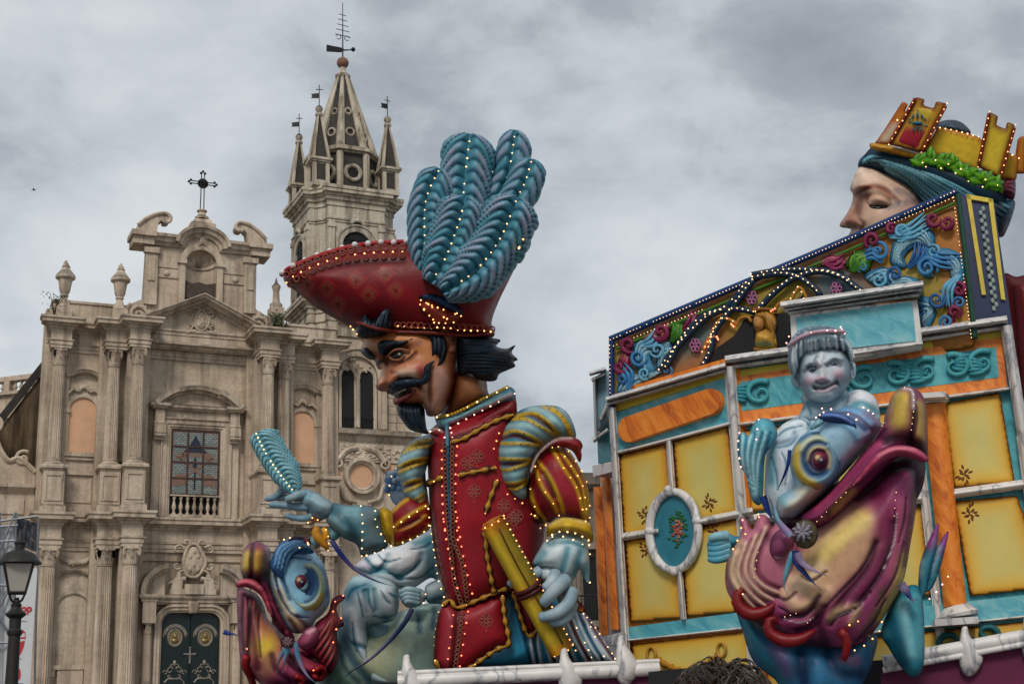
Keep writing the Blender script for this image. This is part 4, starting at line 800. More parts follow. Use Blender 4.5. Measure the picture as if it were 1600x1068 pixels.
class ZM:
    """reads positions off an enlarged crop of the photograph"""
    def __init__(s, x, y, k): s.x, s.y, s.k = x, y, k
    def __call__(s, *p): return [(s.x + s.k * p[i], s.y + s.k * p[i + 1]) for i in range(0, len(p), 2)]
M_PAINT, N, L, P = nodes('airbrushed_paint'); at = N.new('ShaderNodeVertexColor'); at.layer_name = 'Col'; g = N.new('ShaderNodeNewGeometry').outputs['Position']
gm = N.new('ShaderNodeGamma'); gm.inputs[1].default_value = 1.1; L.new(at.outputs[0], gm.inputs[0])
L.new(mixc(N, L, .8, gm.outputs[0], ramp(N, L, nz(N, L, g, 9, 7, .6), [(.3, (.78, .78, .78)), (.7, (1.12, 1.12, 1.12))]), 'MULTIPLY'), P.inputs['Base Color'])
L.new(ramp(N, L, nz(N, L, g, 5, 5), [(.3, (.36,) * 3), (.7, (.58,) * 3)]), P.inputs['Roughness']); P.inputs['Specular IOR Level'].default_value = .3; bump(N, L, P, nz(N, L, g, 28, 5), .22, .012)
M_CANVAS, N, L, P = nodes('painted_canvas'); at = N.new('ShaderNodeVertexColor'); at.layer_name = 'Col'; g = N.new('ShaderNodeNewGeometry').outputs['Position']
L.new(mixc(N, L, .6, at.outputs[0], ramp(N, L, nz(N, L, g, 2.2, 6, .6), [(.3, (.88, .87, .84)), (.7, (1.06, 1.05, 1.05))]), 'MULTIPLY'), P.inputs['Base Color']); P.inputs['Roughness'].default_value = .5; P.inputs['Specular IOR Level'].default_value = .3; bump(N, L, P, nz(N, L, g, 3, 4), .3, .02)
B_WARM = bulb_mat('warm_bulb', (1, .44, .15), 2.4); B_WHITE = bulb_mat('white_bulb', (1, .62, .30), 2.1); B_RED = bulb_mat('red_bulb', (1, .2, .1), 2.6); B_PINK = bulb_mat('pink_bulb', (1, .5, .42), 2.2)
# ================================================================ the giant cavalier
KN = Fig(740, 700, 19.0)
ZK6, ZK7, ZK8, ZA1, ZA2, ZA3 = ZM(440, 200, .2625), ZM(540, 440, .2434), ZM(580, 600, .225), ZM(360, 640, .2125), ZM(360, 830, .2228), ZM(640, 800, .251)
ZF, ZS_, ZH = ZM(540, 470, .1967), ZM(760, 620, .1965), ZM(440, 370, .1498)
kb = KN.W([(760, 1050, 0)])[0]
knight = thing('cavalier_figure', 'giant painted cavalier in red doublet with black moustache and wide red plumed hat', 'carnival figure', kb); KN.root = knight
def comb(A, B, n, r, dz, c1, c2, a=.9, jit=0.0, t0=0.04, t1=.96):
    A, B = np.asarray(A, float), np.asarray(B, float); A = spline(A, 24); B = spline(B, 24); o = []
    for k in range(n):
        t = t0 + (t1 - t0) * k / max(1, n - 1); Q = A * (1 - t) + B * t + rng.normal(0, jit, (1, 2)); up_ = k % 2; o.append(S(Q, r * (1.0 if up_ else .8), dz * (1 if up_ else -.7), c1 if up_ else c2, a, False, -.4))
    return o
HB, HL, HD = '0a131e', '2b4c63', '03060b'
def hairp(F_, name, out, th, z, combs, parent=None, **k):
    st = []
    for A, B, n in combs: st += comb(A, B, n, k.get('r', 1.35), k.get('dz', 2.6), HL, HD, .6, .5)
    return F_.put(name, out, th, z, HB, st, parent=parent, sp=k.get('sp', 1.9), sm=k.get('sm', 6), conform=k.get('cf'))
# ---- torso (doublet), stand collar, peplum, skirt
RED, REDD, GOLD = '8f1826', '4d0a14', 'b5862f'
torso = KN.put('doublet', [(668, 700), (676, 668), (700, 655), (760, 632), (800, 612), (808, 640), (815, 700), (850, 780), (848, 860), (838, 915), (800, 930), (745, 948), (704, 950), (692, 915), (681, 863), (672, 800)], 62, 0, RED,
    [S(ZK8(390, 400, 380, 700, 420, 1000), 9, -3, REDD, .8), S([(700, 690), (704, 800), (716, 930)], 5, -7, '3a0a12', .8), S([(740, 700), (735, 800)], 22, 3, 'a82030', .7), S([(800, 700), (838, 800), (842, 880)], 16, 0, REDD, .7), S([(775, 760), (790, 850)], 20, 0, 'a51f2e', .5), S(ZK8(570, 380, 800, 300, 990, 190), 3, -4, '2e060c', .8), S([(682, 720), (684, 840)], 6, 2, 'a2555a', .5)], sp=4, R=60)
sk = [S(ZA3(620, 500, 700, 760, 720, 960), 14, 3, '2f86a8', .8), S(ZA3(650, 560, 760, 940), 3, -5, '124a63', .9)]
for a, b, c in (((760, 600), (790, 940), 0), ((830, 600), (900, 950), 1), ((900, 600), (1010, 940), 0), ((960, 600), (1120, 935), 1), ((1030, 590), (1200, 930), 0), ((1075, 600), (1275, 930), 1)):
    P_ = ZA3(*a, (a[0] + b[0]) / 2 - 12, (a[1] + b[1]) / 2, *b); sk += [S([(p[0] + 7, p[1]) for p in P_], 2.4, 3, 'e2e6ea', .95), S([(p[0] + 2, p[1]) for p in P_], 2.4, -5, '7a1420' if c else '125a78', .95), S([(p[0] - 4, p[1]) for p in P_], 2.2, 3, 'dde4e8', .95), S([(p[0] + 17, p[1]) for p in P_], 6, 2, '2b83a6', .6)]
skirt = KN.put('skirt', ZA3(590, 480, 700, 470, 1000, 560, 1075, 600, 1160, 715, 1285, 935, 1150, 950, 700, 965, 330, 968, 420, 890, 590, 800), 50, -14, '3f9cbc', sk, sp=2.4, R=70)
KN.put('peplum_panel', ZA3(235, 535, 300, 585, 440, 535, 590, 480, 588, 600, 620, 785, 545, 822, 440, 890, 345, 965, 240, 968, 190, 955, 158, 890, 168, 720, 190, 600), 16, 40, RED, [S(ZA3(270, 600, 240, 950), 9, 2, 'a24650', .6), S(ZA3(300, 600, 270, 960), 4, -5, '3a0a12', .8), S(ZA3(480, 700), 20, 1, 'a8202f', .7)], sp=4, R=20)
KN.put('peplum_panel', ZA3(640, 490, 700, 450, 790, 520, 800, 690, 740, 745, 690, 650), 14, 36, '7d1522', [], sp=4, R=14)
KN.put('peplum_panel', ZA3(935, 560, 1000, 510, 1085, 580, 1060, 610, 1010, 590, 1000, 630, 950, 640), 8, 36, '6d1a22', [S(ZA3(940, 610, 1000, 600, 1070, 590), 2.5, 1, GOLD, .8)], sp=4)
KN.put('neck', ZK7(590, 900, 640, 780, 700, 560, 880, 600, 912, 700, 920, 760, 780, 830, 640, 900), 44, 6, '9a6038', [S(ZK7(700, 600, 700, 760, 650, 830), 9, 0, '4f2414', .8), S(ZK7(800, 660, 830, 720), 12, 2, 'b98357', .6), S(ZK7(730, 800, 900, 730), 5, 0, '5a2c18', .5)], sp=4)
KN.put('stand_collar', ZK7(585, 872, 700, 850, 880, 760, 1030, 683, 1075, 690, 1090, 725, 1070, 760, 980, 800, 800, 870, 670, 935, 660, 960, 600, 960, 590, 920), 30, 22, '4f97a8', [S(ZK7(640, 930, 830, 850, 1060, 730), 3.2, 3, 'd9b8b4', .9), S(ZK7(620, 890, 800, 830, 1000, 730), 3.5, 0, '86aeb5', .7), S(ZK7(600, 950, 660, 930), 6, 0, '3c6d80', .7)], sp=3, R=14)
KN.put('collar_facing', ZK7(690, 955, 860, 880, 1070, 765, 1085, 850, 1030, 870, 850, 950, 720, 1015, 690, 1010), 10, 42, '7e121f', [S(ZK7(700, 990, 1050, 840), 3, 0, '4a0810', .6)], sp=3.5)
KN.put('collar_tab', ZK7(540, 955, 590, 935, 640, 960, 660, 1010, 640, 1030, 600, 1000, 560, 985), 8, 36, '8a3038', [S(ZK7(545, 960, 590, 942, 640, 975, 655, 1020), 2, 2, 'd9b8b4', .9)], sp=3)
m = MB()
for k, p in enumerate(resample(spline(ZK7(585, 872, 700, 848, 880, 758, 1032, 683), 40), 4.6)): m.ball((p[0], p[1], KN.zat(*p) + 3), 2.9, 8, 6, col=hx('c7a22a'))
stuff(KN.build(m, 'bead_trim', M_PAINT))
# ---- braids, ring trims and floral motifs of the doublet
br_ = [ZK8(560, 400, 640, 380, 760, 310, 880, 250, 985, 215), ZK8(610, 625, 700, 605, 860, 575), ZK8(385, 690, 430, 675, 495, 640), ZK8(870, 660, 830, 760, 790, 880), ZA3(465, 100, 485, 280, 520, 470), ZA3(210, 555, 255, 525, 300, 572, 420, 525, 560, 465, 690, 430), ZA3(575, 500, 585, 620, 612, 785, 545, 820, 440, 890, 345, 960), ZA3(640, 480, 690, 640, 735, 745, 800, 690), ZA3(165, 890, 200, 955, 240, 965), ZA3(770, 10, 830, 60)]
for c in br_:
    KN.cord(c, 4.6, '4a2b20', 'braid_edge', dz=0.5, wave=17); KN.cord(c, 3.0, GOLD, 'gold_braid', dz=3.4, wave=17)
for c in (ZK8(440, 400, 390, 480, 370, 620, 400, 850, 440, 1067), ZA3(130, 0, 165, 250, 205, 420, 240, 520), ZA3(190, 600, 168, 720, 158, 890)): KN.cord(c, 1.8, '5a3a2a', 'edging', dz=1.5)
def rings(F_, path, r, rr, col, name, step, dz=1.5, flat=True, parent=None):
    m = MB()
    for p in resample(spline(path, 60), step): z = F_.zat(*p) + dz; m.tube([(p[0] + r * math.cos(a), p[1] + r * math.sin(a), z) for a in np.linspace(0, 2 * math.pi, 11)], rr, 5, False, hx(col))
    return stuff(F_.build(m, name, M_PAINT, parent))
rings(KN, ZK8(515, 420, 520, 650, 535, 900, 550, 1060) + ZA3(280, 400, 330, 560), 3.0, 1.0, '8a5a48', 'ring_trim', 6.5); rings(KN, ZK8(568, 420, 565, 650, 570, 900, 575, 1060) + ZA3(330, 300, 360, 520), 3.0, 1.0, '8a5a48', 'ring_trim', 6.5)
rings(KN, ZA3(330, 600, 310, 760, 285, 950), 3.0, 1.0, '8a5a48', 'ring_trim', 6.5)
KN.cord(ZK8(540, 380, 540, 640, 550, 900, 560, 1060), 2.0, '2d5c7a', 'piping', dz=1); KN.cord(ZK7(650, 900, 660, 1060), 3.2, '4d7f92', 'piping', dz=2)
def motif(F_, x, y, r, col='a8695c'):
    m = MB(); z = F_.zat(x, y) + .4
    for k in range(8):
        a = k * math.pi / 4; cx_, cy_ = x + .62 * r * math.cos(a), y + .62 * r * math.sin(a); rr = .26 * r if k % 2 else .34 * r; m.tube([(cx_ + rr * math.cos(q), cy_ + rr * math.sin(q), F_.zat(cx_, cy_) + .5) for q in np.linspace(0, 6.28, 9)], .55, 4, False, hx(col))
    m.tube([(x + .22 * r * math.cos(q), y + .22 * r * math.sin(q), z) for q in np.linspace(0, 6.28, 9)], .6, 4, False, hx(col)); m.tube([(x, y + 1.15 * r, z), (x - .5, y + 1.9 * r, z)], .5, 4, True, hx(col)); return F_.build(m, 'floral_motif', M_PAINT)
for p in ZK8(735, 500, 715, 735, 1000, 905, 915, 835, 670, 545) + ZA3(475, 645, 640, 30): motif(KN, p[0], p[1], 11)
# ---- puffed shoulders and sleeves
def paned(F_, name, out, th, z, lines, slits, blues, base='3d8fa5', par=None, sp=3.0):
    st = [S(b, 6.5, 3, 'a9c4c4', .8) for b in blues] + [S(l, 5.5, 0, '146480', .55) for l in lines] + [S(q, 3.4, -6, '5a0d18', 1.0, True, -.6) for q in slits] + [S(l, 2.5, 3.5, 'c9a520', 1.0) for l in lines]
    o = F_.put(name, out, th, z, base, st, sp=sp, parent=par); m = MB()
    for l in lines:
        for p in resample(spline(l, 30), 9): m.ball((p[0], p[1], F_.zat(*p) + .3), 1.0, 6, 4, col=hx('3a2a12'))
    stuff(F_.build(m, 'stud', M_PAINT, o)); return o
Lr = [ZS_(430, 78, 560, 160, 650, 310), ZS_(500, 80, 600, 190, 668, 312), ZS_(225, 155, 360, 138, 470, 210, 558, 312), ZS_(195, 182, 300, 185, 420, 250, 540, 318), ZS_(115, 300, 200, 275, 300, 300, 440, 372), ZS_(85, 372, 200, 370, 330, 376, 430, 392), ZS_(72, 485, 200, 490, 350, 492), ZS_(78, 555, 160, 572, 335, 515), ZS_(115, 672, 220, 672, 318, 640), ZS_(165, 722, 230, 718, 318, 668)]
Sl = [ZS_(450, 84, 580, 175, 655, 300), ZS_(250, 160, 350, 155, 440, 215, 530, 290), ZS_(110, 340, 200, 312, 300, 335, 400, 368), ZS_(90, 525, 180, 528, 300, 508), ZS_(150, 700, 220, 698, 300, 662)]
Bl = [ZS_(340, 100, 460, 140, 590, 290), ZS_(580, 110, 650, 220), ZS_(170, 240, 300, 235, 470, 340), ZS_(90, 430, 230, 430, 380, 425), ZS_(100, 620, 220, 615, 320, 580), ZS_(220, 770, 300, 740)]
paned(KN, 'puffed_shoulder', ZS_(235, 130, 320, 85, 430, 70, 560, 80, 640, 140, 690, 250, 697, 325, 640, 330, 540, 345, 450, 395, 380, 490, 335, 620, 325, 700, 325, 830, 270, 832, 210, 800, 130, 720, 85, 600, 65, 480, 85, 360, 150, 220), 58, 34, Lr, Sl, Bl)
ul = [ZS_(370, 545, 420, 700, 500, 820, 552, 920), ZS_(390, 500, 490, 650, 555, 800, 595, 925), ZS_(500, 400, 580, 550, 690, 720, 750, 960), ZS_(545, 395, 650, 550, 740, 710, 770, 960), ZS_(625, 430, 725, 570, 785, 720, 793, 940), ZS_(335, 720, 370, 860, 450, 965), ZS_(332, 780, 400, 900, 462, 985)]
st = [S(ZS_(560, 600, 640, 850), 13, 2, 'a8303f', .7), S(ZS_(400, 720, 470, 880), 8, 0, '5a0c18', .6), S(ZS_(440, 600, 520, 780), 3, -5, '4a0a12', .9), S(ZS_(580, 470, 700, 680, 765, 880), 2.6, -4, '5a0d18', .9), S(ZS_(770, 800, 790, 940), 8, 0, '4d0a14', .6)] + [S(l, 2.7, 3.5, 'c39c1e', 1) for l in ul]
KN.put('sleeve', ZS_(332, 620, 380, 480, 490, 392, 620, 410, 705, 520, 770, 660, 805, 800, 800, 960, 770, 1005, 700, 965, 560, 945, 470, 985, 360, 885, 325, 780), 48, 44, '8a1424', st, sp=3.0)
KN.put('sleeve_flap', ZS_(322, 640, 330, 560, 365, 470, 445, 378, 540, 325, 640, 318, 712, 345, 735, 390, 722, 425, 728, 465, 708, 515, 650, 425, 520, 395, 430, 440, 385, 500, 350, 610), 20, 78, '7c1622', [S(ZS_(340, 580, 380, 480, 460, 385, 550, 332, 650, 326), 2.2, 2, 'b9a9a4', .9), S(ZS_(560, 370, 660, 380, 710, 440), 6, -2, '9c2a35', .6)], sp=3.0, R=9)
KN.put('yellow_cuff', ZA3(838, 130, 842, 70, 880, 35, 950, 14, 1080, 38, 1112, 95, 1108, 165, 1040, 128, 930, 105, 870, 115), 22, 80, 'c29c1c', [S(ZA3(850, 60, 950, 22, 1090, 50), 2.2, 2, 'd8c27a', .9), S(ZA3(860, 110, 950, 85, 1090, 130), 5, 0, '8a6a12', .7), S(ZA3(960, 40, 950, 90), 6, 1, 'd8b93a', .7)], sp=3)
KN.put('lace_sleeve', ZA3(755, 305, 800, 205, 835, 160, 930, 105, 1050, 130, 1092, 205, 1098, 412, 1062, 385, 1038, 330, 1000, 400, 930, 390, 850, 330), 34, 62, 'c3d3d8', [S(ZA3(880, 140, 980, 130, 1080, 170), 4, 3, '9cc3cc', .8), S(ZA3(850, 180, 960, 160, 1060, 190), 3, -3, '3a8a9c', .9), S(ZA3(960, 200, 930, 330), 5, -3, '3f93a4', .8), S(ZA3(1040, 210, 1000, 360), 6, -3, '3f8fa2', .8), S(ZA3(820, 230, 780, 300), 6, 0, '4f9fb0', .7), S(ZA3(900, 200, 850, 290), 8, 2, 'd7e1e4', .7), S(ZA3(1075, 300, 1085, 390), 5, 0, '5ea3b2', .8)], sp=3)
# far arm
Lq = [ZK8(440, 385, 330, 400, 240, 455), ZK8(430, 430, 320, 440, 215, 475), ZK8(400, 510, 300, 525, 190, 570), ZK8(385, 540, 290, 570, 185, 615), ZK8(365, 655, 290, 665, 205, 700), ZK8(360, 680, 300, 715, 225, 745), ZK8(380, 790, 320, 830, 270, 850), ZK8(385, 750, 300, 800, 245, 800)]
paned(KN, 'puffed_shoulder', ZK8(440, 345, 330, 368, 240, 430, 192, 520, 175, 610, 218, 690, 235, 780, 330, 872, 390, 880, 395, 780, 372, 660, 392, 560, 430, 450, 460, 400), 40, 0, Lq, [ZK8(400, 410, 320, 422, 235, 465), ZK8(380, 530, 290, 548, 190, 595), ZK8(360, 668, 290, 690, 215, 725)], [ZK8(400, 365, 300, 385), ZK8(390, 470, 300, 485, 210, 525), ZK8(370, 600, 290, 615, 205, 655), ZK8(370, 730, 290, 760)])
st = [S(l, 2.6, 3, 'c39c1e', 1) for l in (ZA1(1205, 855, 1300, 780, 1400, 720, 1450, 700), ZA1(1210, 880, 1330, 850, 1440, 770), ZA1(1210, 985, 1330, 945, 1440, 880, 1465, 840), ZA1(1190, 750, 1250, 690, 1310, 650))] + [S(ZA1(1240, 870, 1400, 790), 2.5, -4, '4a0a12', .9), S(ZA1(1250, 900, 1400, 850), 6, 2, 'a02434', .6)]
KN.put('sleeve', ZA1(1185, 755, 1230, 690, 1300, 635, 1400, 640, 1470, 700, 1480, 850, 1400, 915, 1330, 955, 1205, 998, 1198, 880), 28, 14, '86131f', st, sp=3)
KN.put('yellow_cuff', ZA1(1105, 722, 1190, 742, 1218, 880, 1208, 995, 1150, 945, 1112, 860), 18, 22, 'bd981c', [S(ZA1(1115, 760, 1140, 850, 1195, 980), 3, 0, '7d6210', .7), S(ZA1(1200, 760, 1215, 880, 1205, 980), 2, 2, 'e0d09a', .8)], sp=3)
KN.put('lace_sleeve', ZA1(700, 775, 740, 720, 760, 680, 860, 700, 970, 695, 1085, 725, 1112, 760, 1110, 850, 1165, 985, 1090, 1040, 1000, 1067, 965, 1070, 930, 985, 830, 935, 740, 860), 34, 12, '56808a', [S(ZA1(760, 720, 860, 800, 960, 980), 7, -3, '2c5968', .7), S(ZA1(740, 790, 850, 880), 7, 3, '8aa7ad', .6), S(ZA1(860, 730, 940, 740), 7, 2, '7fa9b0', .7), S(ZA1(1030, 760, 1060, 900, 1030, 1030), 9, 0, '6c777a', .7)], sp=3)
def finger(m, pts, r, col='93a9b0'):
    P = spline([(p[0], p[1], p[2]) for p in pts], 16); t = np.linspace(0, 1, 16); rr = 1.5 * r * (1 - .3 * t) * np.where(t > .9, np.sqrt(np.clip(1 - ((t - .9) / .1) ** 2, .12, 1)), 1); c = hx(col); c2 = hx('6f95a5'); C = np.array([c + (c2 - c) * (.5 + .5 * math.sin(q * 9)) * .5 for q in t]); m.tube(P, rr, 9, True, C)
def hz(zm, z, *p): q = zm(*p); return [(a[0], a[1], b) for a, b in zip(q, z)]
m = KN.puff(ZA1(520, 600, 570, 578, 650, 605, 720, 650, 765, 690, 750, 750, 700, 800, 640, 800, 570, 745, 520, 690), 20, 24, '8fa8b2', [S(ZA1(560, 610, 700, 690), 5, 2, '5fa0b0', .6), S(ZA1(600, 700, 680, 770), 6, -2, '4c6d80', .6), S(ZA1(640, 640, 740, 720), 6, 2, 'b4c3c8', .6)], sp=3)
finger(m, hz(ZA1, (34, 40, 40, 36), 560, 615, 520, 618, 470, 640, 430, 655), 5.2); finger(m, hz(ZA1, (30, 28, 26, 24), 540, 640, 470, 585, 390, 595, 325, 660), 4.6, '7f96a2'); finger(m, hz(ZA1, (22, 20, 18, 18), 560, 640, 450, 640, 350, 640, 262, 655), 4.3, '8a98a2'); finger(m, hz(ZA1, (30, 28, 26, 26), 590, 710, 500, 705, 400, 695, 298, 690), 4.6, '7d99a8'); finger(m, hz(ZA1, (28, 26, 24, 24), 620, 770, 560, 790, 490, 785, 415, 768), 4.2, '7b9aa8')
KN.build(m, 'hand', M_PAINT)
# near hand closed on the scroll
m = KN.puff(ZA3(785, 330, 850, 308, 930, 335, 990, 395, 1000, 500, 985, 570, 930, 560, 870, 450, 800, 400), 22, 66, 'b3bfc6', [S(ZA3(850, 330, 930, 400), 5, 2, 'd3d9dc', .7), S(ZA3(950, 440, 960, 540), 5, -3, '78909c', .6)], sp=3)
finger(m, hz(ZA3, (86, 104, 108, 100), 945, 390, 900, 420, 850, 470, 805, 530), 8.0, 'aab8c0'); finger(m, hz(ZA3, (86, 100, 106, 100, 94), 985, 450, 960, 520, 900, 570, 840, 595, 785, 605), 7.6, 'a5b5be'); finger(m, hz(ZA3, (80, 92, 98, 92), 990, 530, 960, 590, 920, 625, 850, 640), 6.8, '9db0ba'); finger(m, hz(ZA3, (70, 76, 74), 800, 340, 720, 380, 600, 415), 6.4, 'a5b5be'); finger(m, hz(ZA3, (78, 92, 96), 890, 350, 860, 400, 815, 440), 7.0, 'b4c0c6')
KN.build(m, 'hand', M_PAINT)
# ---- head
SK = [S(ZF(420, 290, 560, 300), 13, 3, 'd28f58', .8), S(ZF(640, 400, 690, 470), 12, 2, 'c58450', .8), S(ZF(320, 530, 300, 620, 285, 680), 5.5, 10, 'e0b49a', .95), S(ZF(285, 690), 8, 8, 'b56f55', .8), S(ZF(262, 600, 255, 680, 290, 716), 3, 0, '6b3524', .8), S(ZF(345, 560, 335, 650), 6, 2, '8a5238', .6), S(ZF(405, 615, 385, 665), 6.5, 10, 'bd7a5c', .9), S(ZF(385, 585, 430, 600, 447, 640), 2.2, -5, '54271a', .9), S(ZF(372, 690, 400, 690), 3, -5, '3a1810', .9), S(ZF(335, 470, 400, 410, 500, 405), 6.5, -9, '4a2414', .95), S(ZF(360, 500, 420, 510, 500, 480), 4, -2, '5a2f1f', .8), S(ZF(200, 390, 260, 400, 310, 470), 4, 0, '7a4a30', .7), S(ZF(520, 380, 600, 360), 6, 0, '8a5030', .7), S(ZF(345, 440, 340, 520), 5, -7, '5a2f1f', .8),
    S(ZF(520, 570, 600, 560), 15, 13, 'c48364', .8), S(ZF(460, 595, 560, 600), 7, 2, 'e2c0aa', .85), S(ZF(610, 560, 630, 600), 7, 0, 'a8484a', .8), S(ZF(385, 500, 440, 515, 520, 490, 575, 440), 2.2, -4, '673622', .9), S(ZF(430, 490, 500, 480, 545, 440), 2.5, 3, 'c08d6a', .7), S(ZF(450, 640, 530, 640, 600, 690), 3, -5, '5a2418', .9), S(ZF(560, 720, 600, 760, 560, 810, 520, 830), 4, 5, 'b06a52', .8), S(ZF(600, 690, 640, 760, 610, 830), 2.6, -5, '4f1f15', .9), S(ZF(650, 700, 640, 800, 690, 880), 6, 4, 'd2a48c', .85), S(ZF(700, 560, 680, 700, 690, 860), 3.5, -5, '5f2a1a', .9), S(ZF(760, 600, 770, 750, 740, 860), 14, 4, 'c49c8c', .85), S(ZF(860, 500, 870, 650, 820, 800), 7, -3, '6f2c1a', .9), S(ZF(840, 420, 850, 560), 6, 0, 'a85f48', .7), S(ZF(700, 905, 660, 900), 5, 0, '7a4030', .7), S(ZF(180, 360, 300, 420), 9, 0, 'c49a78', .75), S(ZF(255, 440, 320, 480), 5, -4, '6e4028', .7)]
head = KN.put('head', ZF(112, 250, 300, 215, 500, 205, 760, 205, 885, 250, 900, 420, 895, 560, 875, 680, 825, 800, 775, 880, 720, 915, 655, 915, 632, 860, 600, 835, 500, 835, 430, 834, 395, 822, 384, 796, 398, 772, 372, 745, 330, 727, 290, 724, 255, 702, 249, 675, 268, 645, 288, 595, 300, 548, 272, 552, 252, 522, 236, 482, 190, 470, 145, 425, 135, 380, 145, 340), 52, 26, 'aa6c42', SK, sp=2.4, R=42); HS = KN.surf[-1]
KN.put('eye', ZF(368, 462, 400, 432, 450, 422, 492, 438, 482, 465, 440, 488, 395, 486), 4, 0, '333b32', [S(ZF(435, 456), 5, 1, '121512', .95), S(ZF(388, 467), 1.4, 0, '8a8472', .6), S(ZF(447, 447), 1.3, 0, 'c8d0c8', .9)], parent=head, sp=1.6, conform=HS)
KN.put('eye', ZF(250, 498, 275, 482, 312, 495, 305, 515, 275, 525), 4, .5, '424a42', [S(ZF(280, 502), 3, 1, '0c0e0d', .95)], parent=head, sp=1.6, conform=HS)
KN.cord(ZF(352, 470, 400, 425, 460, 412, 530, 428), 1.9, '8a5236', 'eyelid', parent=head, dz=2); KN.cord(ZF(372, 470, 400, 492, 450, 492, 492, 455), 1.5, '9a6244', 'eyelid', parent=head, dz=1)
hairp(KN, 'eyebrow', ZF(280, 410, 275, 370, 310, 340, 380, 335, 450, 345, 520, 335, 562, 312, 530, 355, 470, 385, 410, 400, 370, 440, 330, 455, 290, 445), 12, -1, [(ZF(285, 430, 340, 350, 430, 350, 550, 320), ZF(320, 445, 380, 410, 450, 380, 550, 325), 7)], head, dz=2, cf=HS)
hairp(KN, 'eyebrow', ZF(132, 415, 140, 392, 185, 392, 225, 425, 255, 465, 215, 478, 170, 455), 10, 2, [(ZF(138, 400, 200, 410, 250, 465), ZF(150, 430, 190, 455, 230, 472), 5)], head, dz=2, cf=HS)
KN.put('lip', ZF(385, 800, 400, 770, 450, 775, 520, 745, 580, 725, 560, 755, 500, 800, 440, 830, 400, 830), 8, 0, 'a8484a', [S(ZF(420, 800, 500, 775), 3, 1, 'c8787a', .7), S(ZF(400, 820, 440, 828), 3, 0, '6d2428', .7)], parent=head, sp=2, conform=HS)
KN.put('mouth', ZF(395, 745, 450, 720, 540, 715, 580, 728, 500, 755, 420, 780, 400, 765), 2.5, .5, '1d0c0c', [], parent=head, sp=2, conform=HS)
m = MB()
for k in range(6): p = ZF(408 + k * 17, 752 - k * 7)[0]; m.ball((p[0], p[1], KN.zat(*p) + .5), 2.0, 7, 5, col=hx('b9aa93'), sc=(.8, .9, .5))
stuff(KN.build(m, 'teeth', M_PAINT, head))
hairp(KN, 'moustache', ZF(335, 735, 365, 700, 420, 650, 480, 632, 550, 632, 610, 640, 640, 600, 640, 555, 665, 525, 720, 498, 695, 540, 692, 600, 680, 650, 640, 680, 570, 700, 500, 712, 430, 730, 390, 755, 360, 745), 13, 1, [(ZF(360, 720, 430, 655, 540, 640, 630, 650, 655, 580, 710, 505), ZF(370, 745, 450, 715, 560, 700, 660, 665, 685, 600, 712, 505), 8)], head, dz=2.5, cf=HS)
hairp(KN, 'beard', ZF(418, 850, 440, 825, 520, 815, 600, 825, 632, 860, 640, 940, 650, 1010, 668, 1058, 600, 1050, 520, 1025, 470, 970, 430, 910), 30, 36, [(ZF(430, 850, 440, 940, 540, 1020, 660, 1055), ZF(610, 840, 625, 930, 640, 1000, 662, 1055), 13)], head)
ear = KN.put('ear', ZF(765, 262, 800, 245, 860, 245, 892, 290, 898, 360, 885, 420, 850, 432, 825, 420, 830, 380, 800, 330, 772, 295), 10, 4, 'bd7c58', [S(ZF(790, 275, 840, 270, 862, 320, 850, 390), 2.6, -5, '7a3f28', .9), S(ZF(780, 262, 850, 252, 885, 310), 2, 3, 'd19a76', .8), S(ZF(815, 300, 838, 340), 3, -4, '54281a', .8), S(ZF(855, 405), 4, 2, 'c88664', .8)], parent=head, sp=2, conform=HS)
hairp(KN, 'sideburn', ZF(530, 255, 620, 240, 740, 245, 780, 290, 815, 380, 812, 440, 790, 505, 740, 545, 755, 480, 720, 450, 700, 470, 695, 400, 680, 330, 600, 295, 560, 290), 10, 0, [(ZF(700, 270, 700, 350, 720, 440), ZF(770, 290, 800, 400, 760, 520), 6), (ZF(540, 260, 680, 250), ZF(560, 288, 690, 310), 4)], head, cf=HS)
hairp(KN, 'back_hair', ZK7(722, 345, 800, 365, 900, 360, 940, 372, 992, 388, 965, 425, 1030, 440, 1086, 418, 1062, 465, 1100, 508, 1075, 525, 1085, 552, 1040, 575, 985, 600, 965, 638, 920, 648, 850, 635, 800, 600, 730, 605, 716, 500), 34, 40, [(ZK7(730, 370, 850, 385, 990, 395), ZK7(730, 480, 880, 470, 1080, 425), 12), (ZK7(725, 490, 880, 480, 1095, 510), ZK7(740, 595, 850, 610, 1000, 590), 12)], head)
hairp(KN, 'front_curl', ZF(122, 310, 115, 250, 150, 190, 185, 118, 215, 175, 260, 180, 300, 120, 370, 70, 402, 120, 400, 190, 385, 250, 330, 300, 250, 318, 190, 330), 26, 74, [(ZF(140, 300, 150, 210, 185, 130), ZF(230, 310, 225, 230, 195, 140), 8), (ZF(260, 310, 270, 200, 350, 85), ZF(370, 260, 395, 180, 385, 110), 8)], head)
